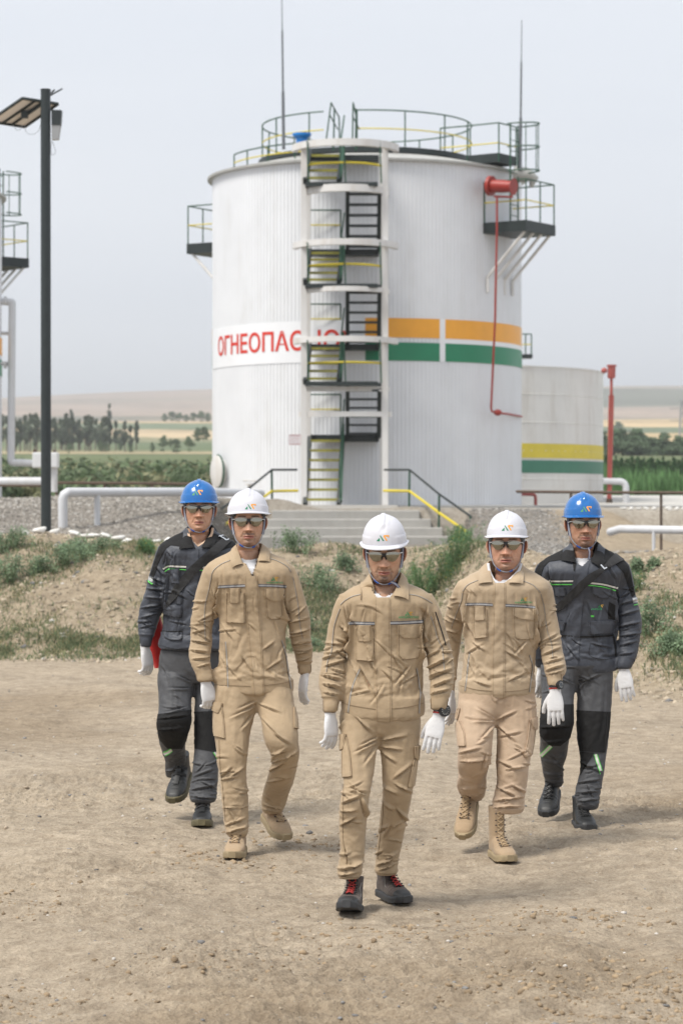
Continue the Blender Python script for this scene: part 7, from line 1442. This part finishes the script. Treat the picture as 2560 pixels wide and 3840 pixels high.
bx = empty('valve_box', D(106, 1135, 63)); tag(bx, 'white insulated valve box on a stubby post behind the lamp post', 'valve box'); bo = D(106, 1135, 63)
mb = MB(); mb.box(D(106, 1057, 63)-bo, (.66, .4, .40), bev=.03); T6(bx, 'housing', mb, M6['dim']); mb = MB(); mb.cyl(D(125, 1074, 63)-bo, D(125, 1130, 63)-bo, .09, 12); T6(bx, 'post', mb, M6['pipe'], True, 40)
mb = MB(); mb.cyl(D(80, 1045, 63)-bo, D(80, 1032, 63)-bo, .04, 8); mb.cyl(D(126, 1045, 63)-bo, D(126, 1034, 63)-bo, .04, 8); T6(bx, 'valve_wheel', mb, M6['rust'])
# ------------------------------------------------------------------ fences
def fence(label, pts, post_at, mat, rr=.035, grp='pipe fences'):
    P = [Vector(p) for p in pts]; b = Vector((P[0].x, P[0].y, g0(P[0]))); rt = empty('pipe_fence', b); tag(rt, label, 'fence', grp)
    mb = MB(); mb.tube([p-b for p in P], rr, 8); T6(rt, 'rail', mb, mat, True)
    for q in post_at: q = Vector(q); mb = MB(); mb.tube([q-b, Vector((q.x, q.y, g0(q)-.1))-b], rr*.9, 8); T6(rt, 'post', mb, mat, True)
fence('dark steel pipe fence along the reeds on the left', [D(128, 1109, 66), D(300, 1110, 66), D(490, 1112, 66)], [D(x, 1110, 66) for x in (130, 240, 350, 460)], M6['rust'], .040)
fence('rusty pipe fence crossing in front of the old cream tank', [D(1186, 1129, 50), D(1380, 1131, 48), D(1600, 1132, 46)], [D(1310, 1131, 48.7), D(1517, 1132, 46.8)], M6['rust'], .030)
# ------------------------------------------------------------------ solar lamp post
pb = D(106.5, 1240, 36); pb.z = g0(pb)-.05; sl_ = empty('solar_lamp_post', pb); tag(sl_, 'dark lamp post with a tilted solar panel and lamp box', 'lamp post')
topz = D(106, 208, 36).z; q = lambda x, y, d: Vector(at(x/2.352, 300+y/2.352, d))-pb
mb = MB(); mb.tube([Vector((0, 0, 0)), Vector((-.004, 0, (topz-pb.z)*.5)), Vector((-.008, 0, topz-pb.z))], [.077, .076, .074], 24); T6(sl_, 'pole', mb, M6['pole'], True, 40)
mb = MB(); mb.cyl(Vector((-.008, 0, topz-pb.z)), Vector((-.008, 0, topz-pb.z+.02)), .078, 24); T6(sl_, 'pole_cap', mb, M6['pole'])
C4 = [q(200, 155, 35.95), q(515, 205, 36.22), q(220, 408, 36.62), q(-95, 358, 36.35)]; nrm = (C4[1]-C4[0]).cross(C4[3]-C4[0]).normalized(); nrm = nrm if nrm.z > 0 else -nrm
mb = MB(); mb.add([p for p in C4]+[p+nrm*.012 for p in C4], [(0, 1, 2, 3), (7, 6, 5, 4), (0, 4, 5, 1), (1, 5, 6, 2), (2, 6, 7, 3), (3, 7, 4, 0)]); pn = T6(sl_, 'solar_panel', mb, M6['panelback'])
mb = MB(); mb.add([p+nrm*.0145 for p in C4], [(0, 1, 2, 3)]); o = mb.build('solar_cells', M6['cell']); o.parent = pn
mb = MB()
for i in range(4): mb.bar(C4[i]-nrm*.012, C4[(i+1) % 4]-nrm*.012, .03, .035, nrm)
for t_ in (.36, .62): mb.bar(C4[0].lerp(C4[1], t_)-nrm*.02, C4[3].lerp(C4[2], t_)-nrm*.02, .025, .03, nrm)
o = mb.build('panel_frame', M6['dark']); o.parent = pn
mb = MB(); ctr = (C4[0]+C4[1]*1.1+C4[2]*.9+C4[3])/4; mb.box(ctr-nrm*.06, (.10, .09, .10)); o = mb.build('junction_box', M6['dark']); o.parent = pn
mb = MB(); mb.bar(q(200, 330, 36.3), q(405, 185, 36.1), .04, .04); mb.bar(q(405, 160, 36.0), q(552, 77, 36.1), .022, .022); mb.bar(q(450, 120, 36.0), q(485, 85, 36.0), .022, .022); T6(sl_, 'bracket', mb, M6['dark'])
mb = MB(); f = [q(455, 262, 35.95), q(543, 264, 35.95), q(535, 395, 35.95), q(456, 395, 35.95)]; b = [p+Vector((0, .16, 0)) for p in f]; mb.add(f+b, [(0, 1, 2, 3), (7, 6, 5, 4), (0, 4, 5, 1), (1, 5, 6, 2), (2, 6, 7, 3), (3, 7, 4, 0)]); T6(sl_, 'lamp_housing', mb, M6['pole'])
mb = MB(); f = [q(456, 395, 35.96), q(533, 395, 35.96), q(515, 520, 35.96), q(458, 522, 35.96)]; b = [p+Vector((0, .14, 0)) for p in f]; mb.add(f+b, [(0, 1, 2, 3), (7, 6, 5, 4), (0, 4, 5, 1), (1, 5, 6, 2), (2, 6, 7, 3), (3, 7, 4, 0)]); T6(sl_, 'lamp_glass', mb, M6['glassgrey'])
for pts in ([(120, 400), (150, 440), (185, 435), (200, 400)], [(220, 410), (240, 465), (290, 480), (340, 450), (365, 380)], [(462, 530), (450, 600), (455, 655), (475, 660), (492, 640), (485, 600), (465, 545)]):
    mb = MB(); mb.tube([q(x, y, 36.0) for x, y in resline(pts, 16, True)], .004, 5); T6(sl_, 'cable', mb, M6['wire'])
# pylon at the far right
pyb = D(1566, 1085, 700); py_ = empty('power_pylon', pyb); tag(py_, 'hazy lattice power pylon on the right edge', 'pylon'); hgt = 21; mb = MB()
for sx in (-1, 1):
    for sy in (-1, 1): mb.bar((sx*1.6, sy*1.6, -5), (sx*.4, sy*.4, hgt), .22, .22)
for k in range(9):
    z0, z1 = -5+k*2.9, -5+(k+1)*2.9; w0, w1 = 1.6-1.2*k/9, 1.6-1.2*(k+1)/9; mb.bar((-w0, 0, z0), (w1, 0, z1), .13, .13); mb.bar((w0, 0, z0), (-w1, 0, z1), .13, .13)
for z in (15, 18.5): mb.bar((-3.6, 0, z), (3.6, 0, z), .2, .2)
T6(py_, 'lattice', mb, M6['wire'])
# pale apron under the pipes on the right
mb = MB(); mb.loft([[Vector((x, y, z)) for x in (5.4, 32)]+[Vector((x, y, z-.3)) for x in (32, 5.4)] for y, z in ((67, 1.66), (74, 1.70), (86, 2.02), (91, 2.04), (91.5, 1.6))]); o = mb.build('concrete_berm', M6['conc2']); tag(o, kind='structure')
# ------------------------------------------------------------------ whitewashed stones, each one a thing
WS = [rock_shape(i+50, 3) for i in range(6)]
def white_stone(px, py, d, w_, h_, label, group, dirt=.0):
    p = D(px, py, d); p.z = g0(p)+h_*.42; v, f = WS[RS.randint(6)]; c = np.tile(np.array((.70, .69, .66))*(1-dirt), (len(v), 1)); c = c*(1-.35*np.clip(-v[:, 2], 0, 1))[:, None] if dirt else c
    o = np_obj('white_stone', v*[w_/2, w_*.4, h_/2], f, M6['stonew']); o.location = p; o.rotation_euler = (0, 0, RS.uniform(-.5, .5)); a_ = o.data.color_attributes.new('tone', 'FLOAT_COLOR', 'POINT'); a_.data.foreach_set('color', np.concatenate([c, np.ones((len(v), 1))], 1).ravel()); tag(o, label, 'stone', group)
names = ['first', 'second', 'third', 'fourth', 'fifth', 'sixth', 'seventh', 'eighth', 'ninth', 'tenth', 'eleventh']
for i, (px, py, w_, h_) in enumerate(((3, 1238, 22, 14), (27, 1236, 34, 15), (60, 1240, 36, 16), (92, 1245, 34, 20), (126, 1241, 26, 17), (168, 1241, 34, 17), (206, 1245, 44, 14), (240, 1247, 30, 16), (272, 1248, 36, 16))):
    white_stone(px, py, 33.6, w_/5553*33.6*1.0, h_/5553*33.6*1.3, 'whitewashed stone on the bank crest by the lamp post, %s from the left edge' % names[i], 'whitewashed stones on the left bank crest')
white_stone(290, 1264, 32.6, .27, .13, 'whitewashed stone lying tilted just below the left crest row', 'whitewashed stones on the left bank crest')
for i, (px, w_, h_) in enumerate(((355, 30, 14), (384, 34, 18))): white_stone(px, 1252, 33.4, w_/5553*33.4*1.1, h_/5553*33.4*1.3, 'whitewashed stone at the foot of the short white pipe leg, %s one' % ('left' if i == 0 else 'right'), 'whitewashed stones on the left bank crest')
for i, (px, py, w_, h_) in enumerate(((1412, 1251, 40, 18), (1457, 1253, 36, 12), (1500, 1250, 30, 14), (1525, 1246, 32, 16), (1556, 1250, 34, 20), (1535, 1300, 30, 12))):
    white_stone(px, py, 33.0, w_/5553*33*1.1, h_/5553*33*1.3, 'pale stone on the right bank crest beside the charcoal workman, %s one outward' % names[i], 'pale stones on the right bank', .18)
for i in range(9): white_stone(1432+i*17+RS.uniform(-3, 3), 1186, 58.7, .17, .10, 'small white stone in the far row under the pipes, %s one outward' % names[i], 'far row of white stones')
for p in MEN: person_cloth(p)
run_sim(26)
print('cloth run', round(time.time()-T0, 1))
for p in MEN: person_finish(p)
make_bag(MEN[3], [(790, 575), (705, 645), (600, 735), (480, 850), (400, 950), (312, 1110)], [(838, 612), (712, 735), (600, 832), (480, 965), (385, 1085), (318, 1150)],
 [([(738, 575), (738, 582)], [(775, 568), (775, 575)]), ([(740, 575), (797, 612)], [(747, 571), (803, 606)]), ([(798, 606), (798, 613)], [(820, 600), (821, 607)])], ((232, 1440), .16, (.11, .09, .27), -14), 'red pouch on a black diagonal strap, worn by the far left man')
make_bag(MEN[4], [(1280, 545), (1185, 640), (1090, 692), (1000, 772), (920, 850), (848, 925)], [(1345, 590), (1225, 655), (1105, 755), (1000, 855), (905, 935), (850, 970)],
 [([(1172, 630), (1200, 660)], [(1179, 625), (1207, 653)]), ([(1200, 652), (1203, 660)], [(1218, 643), (1222, 650)])], ((845, 1250), .2, (.13, .10, .26), 8), 'black diagonal strap with a steel buckle across the far right chest')
# ------------------------------------------------------------------ vegetation
LQ = (np.array([(-.5, 0, 0), (0, -.12, .5), (.5, 0, 0), (0, .12, -.5)], float), np.array([[0, 1, 2, 3]]))
def quads_obj(name, ctr, size, nrm, mat, cols, parent=None, aspect=1.6):
    """many small leaf faces in one mesh"""
    n = len(ctr); a = np.cross(nrm, RS.normal(size=(n, 3))); a /= np.linalg.norm(a, axis=1)[:, None]+1e-9; b = np.cross(nrm, a)
    s = size[:, None]; V = np.stack([ctr-a*s*aspect/2, ctr-b*s/2, ctr+a*s*aspect/2, ctr+b*s/2], 1).reshape(-1, 3); Fq = np.arange(n*4).reshape(-1, 4)
    me = bpy.data.meshes.new(name); me.vertices.add(n*4); me.vertices.foreach_set('co', V.ravel()); me.loops.add(n*4); me.loops.foreach_set('vertex_index', Fq.ravel()); me.polygons.add(n); me.polygons.foreach_set('loop_start', np.arange(0, n*4, 4)); me.polygons.foreach_set('loop_total', np.full(n, 4)); me.update(); me.materials.append(mat)
    a_ = me.color_attributes.new('tone', 'FLOAT_COLOR', 'POINT'); c4 = np.repeat(cols, 4, 0); a_.data.foreach_set('color', np.concatenate([c4, np.ones((n*4, 1))], 1).ravel())
    o = bpy.data.objects.new(name, me); COL.objects.link(o); o.parent = parent; return o
def rnd_unit(n): v = RS.normal(size=(n, 3)); return v/np.linalg.norm(v, axis=1)[:, None]
def tree(kind, h, w_, leaves, col, label, group, leaf=.35, base=.18, mass=9):
    rt = empty({'poplar': 'poplar_tree', 'round': 'broadleaf_tree', 'pine': 'conifer_tree'}[kind]); tag(rt, label, 'tree', group)
    tk_ = MB(); tk_.tube([(0, 0, -.5), (.05*w_, 0, h*.4), (0, .04*w_, h*.8)], [.03*h*.8, .018*h, .006*h], 6)
    for k in range(5): a = RS.uniform(0, 6.3); z = h*RS.uniform(.25, .6); tk_.tube([(0, 0, z), (math.cos(a)*w_*.3, math.sin(a)*w_*.3, z+h*.14)], [.008*h, .003*h], 4)
    T6(rt, 'trunk', tk_, M6['bark']); cs = []; cols = []; nn = []
    for k in range(mass):
        t = RS.uniform(); z = h*(base+(1-base)*t*.93); 
        pr = {'poplar': .55+.45*math.sin(math.pi*min(1, t*.85+.12)), 'round': math.sin(math.pi*(t*.72+.18)), 'pine': 1.05-t}[kind]
        a = RS.uniform(0, 6.3); r = w_/2*pr*RS.uniform(.2, .62); c = np.array((math.cos(a)*r, math.sin(a)*r, z)); n = int(leaves/mass)
        rad = np.array((w_*.26*pr+.1*w_, w_*.26*pr+.1*w_, h*.085 if kind != 'poplar' else h*.10)); u = rnd_unit(n)*(RS.uniform(size=n)**.4)[:, None]
        cs.append(c+u*rad); nn.append(rnd_unit(n)+u*.8+[0, 0, .4]); cols.append(np.tile(np.array(col)*RS.uniform(.65, 1.35), (n, 1))*RS.uniform(.75, 1.25, (n, 1)))
    cs, nn, cols = np.concatenate(cs), np.concatenate(nn), np.concatenate(cols); nn /= np.linalg.norm(nn, axis=1)[:, None]
    quads_obj('crown', cs, leaf*RS.uniform(.6, 1.4, len(cs)), nn, LEAF_M, cols, rt, 1.3); return rt
def place_trees(protos, spots, hp):
    for i, (px, ytop, ybot, d, lab) in enumerate(spots):
        pr = protos[i % len(protos)]; o = pr if i < len(protos) else copy_tree(pr); b = D(px, ybot, d); h = (ybot-ytop)/5553*d; k = h/hp; o.location = b; o.rotation_euler = (0, 0, RS.uniform(0, 6.3)); o.scale = (k*RS.uniform(.85, 1.2), k, k)
        if lab: o['label'] = lab
G1 = 'tree row on the plain at the left'
pp = [tree('poplar', 9, RS.uniform(1.7, 2.3), 1400, (.115, .145, .10), 'dark narrow tree in the dense row on the plain at the left', G1,   .30, .26, 14) for i in range(5)]
sp = [(x+RS.uniform(-3, 3), 956+RS.uniform(-8, 9)+(14 if x > 262 else 0), 1042+RS.uniform(-4, 6), RS.uniform(470, 520), None) for x in list(np.arange(6, 260, 8.2))+[268, 279, 290, 302, 312]]
place_trees(pp, sp, 9)
o = copy_tree(pp[0]); place_trees([o], [(165, 940, 1000, 760, 'tall hazy tree standing above the left row, nearer the lamp post')], 9); o = copy_tree(pp[1]); place_trees([o], [(251, 927, 985, 800, 'tallest hazy tree standing above the right end of the left row')], 9)
ORD = ['first', 'second', 'third', 'fourth', 'fifth', 'sixth', 'seventh', 'eighth', 'ninth', 'tenth', 'eleventh', 'twelfth', 'thirteenth']
rp_ = [tree('round', 7, 7.5, 1900, (.15, .21, .125), 'rounded grey green tree', 'hazy rounded trees', .42, .06, 16) for i in range(3)]
place_trees(rp_, [(px, yt, 967.5, 950, 'hazy rounded tree on the far slope left of the big tank, %s from the left' % ORD[i]) for i, (px, yt) in enumerate(((378, 950), (396, 944), (412, 948), (428, 952), (445, 947), (462, 944), (478, 948)))], 7)
for i, (px, yt, yb_) in enumerate(((232, 1012, 1036), (244, 1018, 1038), (376, 1000, 1036), (392, 1008, 1026), (406, 1006, 1042), (434, 1002, 1036), (455, 982, 1012), (468, 978, 1012), (160, 1018, 1040), (350, 1016, 1038), (300, 1020, 1040), (476, 990, 1010), (275, 1018, 1034))):
    o = copy_tree(rp_[i % 3]); o['group'] = 'field trees at the left'; place_trees([o], [(px, yt, yb_, 420, 'bushy tree in the green fields left of the big tank, %s from the left' % ORD[sorted([232, 244, 376, 392, 406, 434, 455, 468, 160, 350, 300, 476, 275]).index(px)])], 7); o.scale.x *= .7; o.scale.y *= .7
for i in range(13):
    o = copy_tree(rp_[i % 3]); o['group'] = 'grey green trees at the right'; px = 1378+i*16; place_trees([o], [(px, 994+RS.uniform(-10, 10)+(8 if i > 6 else 0), 1066, 330, 'grey green rounded tree in the belt right of the old tank, %s from the left' % ORD[i])], 7); o.scale.x *= .8; o.scale.y *= .8
for i, (px, yt, yb_) in enumerate(((1392, 990, 1004), (1405, 984, 1004), (1418, 968, 1003), (1432, 986, 1004), (1445, 988, 1004))):
    o = copy_tree(rp_[i % 3]); o['group'] = 'far trees at the right'; place_trees([o], [(px, yt, yb_, 900, 'small distant tree on the dry field right of the red standpipe, %s from the left' % ORD[i])], 7); o.scale.x *= .7
cp = [tree('pine', 5, 2.4, 1400, (.085, .165, .07), 'dark green young conifer in the row behind the bright reeds', 'conifers behind the reeds', .20, .05, 14) for i in range(3)]
place_trees(cp, [(1378+i*7.2+RS.uniform(-2, 2), 1050+RS.uniform(-6, 6), 1106, 190, None) for i in range(28)], 5)
# reeds
def blades(name, spots, label, cat, lean=.25):
    n = len(spots); P = np.array([s[:3] for s in spots]); H = np.array([s[3] for s in spots]); W_ = np.array([s[4] for s in spots]); Cc = np.array([s[5] for s in spots]); a = RS.uniform(0, np.pi, n); u = np.stack([np.cos(a), np.sin(a), 0*a], 1)*W_[:, None]/2
    ln = np.stack([RS.normal(size=n), RS.normal(size=n), 0*a], 1)*(H*lean)[:, None]*.5; m = P+ln*.35+np.stack([0*a, 0*a, H*.6], 1); t = P+ln+np.stack([0*a, 0*a, H], 1)
    V = np.stack([P-u, P+u, m+u*.8, m-u*.8, t], 1).reshape(-1, 3); b = np.arange(n)*5; me = bpy.data.meshes.new(name); Fq = []
    q = np.stack([b, b+1, b+2, b+3], 1); tr_ = np.stack([b+3, b+2, b+4], 1); li = np.concatenate([q.ravel(), tr_.ravel()]); ls = np.concatenate([np.arange(n)*4, n*4+np.arange(n)*3]); lt = np.concatenate([np.full(n, 4), np.full(n, 3)])
    me.vertices.add(n*5); me.vertices.foreach_set('co', V.ravel()); me.loops.add(len(li)); me.loops.foreach_set('vertex_index', li); me.polygons.add(2*n); me.polygons.foreach_set('loop_start', ls); me.polygons.foreach_set('loop_total', lt); me.update(); me.materials.append(LEAF_M)
    c5 = np.repeat(Cc, 5, 0); a_ = me.color_attributes.new('tone', 'FLOAT_COLOR', 'POINT'); a_.data.foreach_set('color', np.concatenate([c5, np.ones((n*5, 1))], 1).ravel()); o = bpy.data.objects.new(name, me); COL.objects.link(o); tag(o, label, cat, kind='stuff'); return o
sp = []
for i in range(26000):
    y = RS.uniform(97, 140); x = RS.uniform(-1, 1)*view_x(y, 1.1); y = 97+(y-97)*(1 if x < 0 else .6); 
    if x < 6: continue
    clump = float(fD(x*.25, y*.25)); h = (1.15 if x < 0 else 1.15)*RS.uniform(.35, 1.2)*(1+.4*clump); c = np.array((.15, .21, .11) if x < 0 else (.13, .235, .095))*RS.uniform(.6, 1.4)*(1+.25*clump)
    sp.append((x, y, float(fh(x, y))-.2, h, RS.uniform(.06, .16), c))
blades('reeds', sp, 'tall green reeds growing behind the fences', 'reeds', .18)
# scrub in front of the fields at the left: low leafy clumps nobody could count
cs = []; nn = []; cols = []; sz = []
for i in range(1500):
    y = 98+(172-98)*RS.uniform()**1.1; x = -RS.uniform(-.05, 1)*view_x(y, 1.12); r = RS.uniform(.3, 1.0)*(.7+y/260); m = 46; u = rnd_unit(m)*(RS.uniform(size=(m, 1))**.4)
    z0 = float(fh(x, y)); cs.append(np.array((x, y, z0+r*.45))+u*np.array((r, r, r*RS.uniform(.5, 1.1)))); nn.append(rnd_unit(m)+u+[0, 0, .4]); cols.append(np.tile(np.array((.13, .175, .095) if RS.uniform() < .75 else (.24, .24, .14))*RS.uniform(.55, 1.35), (m, 1))*RS.uniform(.75, 1.25, (m, 1))); sz.append(RS.uniform(.10, .26, m)*(.6+y/200))
cs, nn, cols, sz = map(np.concatenate, (cs, nn, cols, sz)); nn = nn/np.linalg.norm(nn, axis=1)[:, None]; o = quads_obj('scrub', cs, sz, nn, LEAF_M, cols); tag(o, 'low green scrub growing behind the left fence', 'scrub', kind='stuff')
# grass and low weeds on the bank
sp = []; gpat = [(-4.0, 28.3, 1.2, .7, 1.0), (-3.0, 28.4, 1.1, .8, 1.0), (-2.2, 28.5, .9, .8, .9), (-1.2, 28.8, .7, .8, .8), (-.6, 29.2, .8, 1.0, .7), (-4.2, 30.5, .7, .8, .6), (-3.2, 31.5, 1.0, .8, .5), (-1.9, 31.2, .35, .5, .9), (-.5, 30.8, .8, 1.3, .5), (.6, 30.2, .9, 1.4, .6), (1.2, 31.6, .8, .8, .7), (3.25, 23.2, .4, .7, .9), (3.4, 22.4, .35, .5, 1.0), (3.6, 25.0, .5, .9, .5), (0.2, 33.6, .9, .5, .4), (2.6, 24.4, .5, 1.0, .35), (3.3, 38.5, 1.1, .8, .8), (.9, 29.0, .6, .9, .5), (-2.6, 33.2, .8, .5, .5)]
for (gx, gy, wx, wy, dn) in gpat:
    for i in range(int(2600*dn*wx*wy*6)):
        x, y = gx+RS.normal()*wx*.55, gy+RS.normal()*wy*.55
        if float(fC_(x*1.3, y*1.3))+RS.normal()*.5 < .0: continue
        c = np.array((.16, .205, .11))*RS.uniform(.55, 1.4) if RS.uniform() < .72 else np.array((.42, .37, .22))*RS.uniform(.6, 1.2)
        sp.append((x, y, float(gh(x, y))-.01, RS.uniform(.02, .085), RS.uniform(.006, .014), c))
for i in range(2500):
    x = RS.uniform(-4.6, 4.6); y = float(foot_y(x))+RS.uniform(-.3, 6); sp.append((x, y, float(gh(x, y))-.01, RS.uniform(.015, .06), RS.uniform(.006, .012), np.array((.15, .195, .10))*RS.uniform(.5, 1.4)))
blades('grass', sp, 'short green grass and sprouts on the earth bank', 'grass', .9)
def weed(px, py, d, w_, h_, kind, label, n=None):
    b = D(px, py, d); b.z = g0(b); rt = empty('weed_bush', b); tag(rt, label, 'plant', 'weeds growing on the earth bank'); ns = int(w_*40)+8 if kind == 'leafy' else int(w_*60)+10
    st_ = MB(); cs = []; nn = []; cols = []; sz = []; basec = np.array((.185, .255, .155) if kind == 'leafy' else (.125, .225, .105))
    for k in range(ns):
        x0, y0 = RS.normal()*w_*.22, RS.normal()*w_*.16; a = RS.uniform(0, 6.3); hh = h_*RS.uniform(.45, 1.1)*(1-.5*min(1, abs(x0)/(w_*.6))); sp_ = w_*.28*RS.uniform(.2, 1); z0 = float(gh(b.x+x0, b.y+y0))-b.z
        t = np.linspace(0, 1, 5); X_ = x0+math.cos(a)*sp_*t**1.4; Y_ = y0+math.sin(a)*sp_*.7*t**1.4; Z_ = z0+hh*np.sin(t*1.45); st_.tube([(X_[i], Y_[i], Z_[i]) for i in range(5)], [.004, .0035, .003, .002, .001], 4, caps=False)
        m = int((60 if kind == 'leafy' else 110)*(.5+hh/h_*.5)) if n is None else n; tt = RS.uniform(.15, 1, m); off = rnd_unit(m)*(.035 if kind == 'leafy' else .022)*(1+.8*RS.uniform(size=(m, 1)))
        cs.append(np.stack([np.interp(tt, t, X_), np.interp(tt, t, Y_), np.interp(tt, t, Z_)], 1)+off); nn.append(rnd_unit(m)*.8+[0, -.2, .9] if kind == 'leafy' else rnd_unit(m)); cols.append(np.tile(basec*RS.uniform(.6, 1.4), (m, 1))*RS.uniform(.7, 1.35, (m, 1))); sz.append(RS.uniform(.010, .026, m) if kind == 'leafy' else RS.uniform(.004, .009, m))
        if kind != 'leafy' and RS.uniform() < .5: cols[-1][::17] = (.62, .45, .08)
    cs, nn, cols, sz = map(np.concatenate, (cs, nn, cols, sz)); nn = nn/np.linalg.norm(nn, axis=1)[:, None]; ok = cs[:, 2] > -.15; T6(rt, 'stems', st_, M6['stem'])
    quads_obj('leaves', cs[ok], sz[ok], nn[ok], LEAF_M, cols[ok], rt, 1.4 if kind == 'leafy' else 3.5)
M6['stem'] = plain('stem_green', (.10, .16, .06), .7)
for (px, py, d, w_, h_, k, lab) in ((22, 1300, 32.0, .75, .30, 'leafy', 'low leafy weed at the left edge, just under the white stones'), (25, 1368, 30.6, .85, .34, 'leafy', 'broad leafy weed at the left edge, halfway down the bank'), (205, 1312, 32.0, .75, .22, 'leafy', 'sprawling weed below the tilted white stone'),
    (170, 1352, 31.0, .6, .30, 'leafy', 'leafy weed on the bank between the lamp post and the far left workman'), (92, 1352, 30.8, .35, .20, 'leafy', 'small sprig on the bank below the lamp post'), (338, 1334, 31.4, .34, .20, 'wispy', 'dense green tuft beside the arm of the far left workman'), (668, 1262, 33.4, .62, .38, 'leafy', 'tall sparse weed at the concrete steps, right of the second workman'),
    (740, 1340, 31.4, .62, .36, 'leafy', 'rounded leafy bush on the bank left of the centre workman'), (790, 1305, 32.4, .4, .22, 'leafy', 'small leafy bush just left of the centre helmet'), (690, 1410, 30.0, .35, .2, 'leafy', 'small sprig low on the bank behind the second workman'), (955, 1345, 31.4, .85, .55, 'wispy', 'big feathery green bush right of the centre helmet'),
    (1035, 1330, 31.6, .8, .5, 'wispy', 'feathery bush with yellow flowers left of the fourth workman'), (1060, 1268, 33.6, .7, .3, 'wispy', 'feathery weeds at the foot of the right handrail'), (1462, 1372, 26.5, .16, .13, 'leafy', 'tiny weed on the stony bank beside the far right sleeve'), (1502, 1425, 26.5, .12, .10, 'leafy', 'second tiny weed on the stony bank at the right'),
    (1492, 1530, 23.8, .55, .34, 'leafy', 'straggly weed low on the bank beside the far right glove'), (1535, 1560, 23.0, .5, .18, 'leafy', 'low spreading weed at the bottom right of the bank'), (1452, 1460, 25.4, .3, .24, 'wispy', 'thin dry weed behind the far right sleeve'), (700, 1480, 29.0, .35, .12, 'leafy', 'flat weed at the bank foot between the second and centre workmen')):
    weed(px, py+(8 if px < 260 and py < 1330 else 0), d-(.35 if px < 260 and py < 1330 else 0), w_, h_, k, lab)
# ------------------------------------------------------------------ air
q = NB('air'); q.t.nodes.remove(q.b); vo = q.n('ShaderNodeVolumePrincipled', {'Density': .00032, 'Color': (.96, .98, 1, 1), 'Anisotropy': .2}); q.t.links.new(vo.outputs[0], q.o.inputs['Volume'])
mb = MB(); mb.box((0, 2300, 95), (5200, 4900, 200)); o = mb.build('haze', q.m); tag(o, kind='stuff')
print('scene built', round(time.time()-T0, 1))
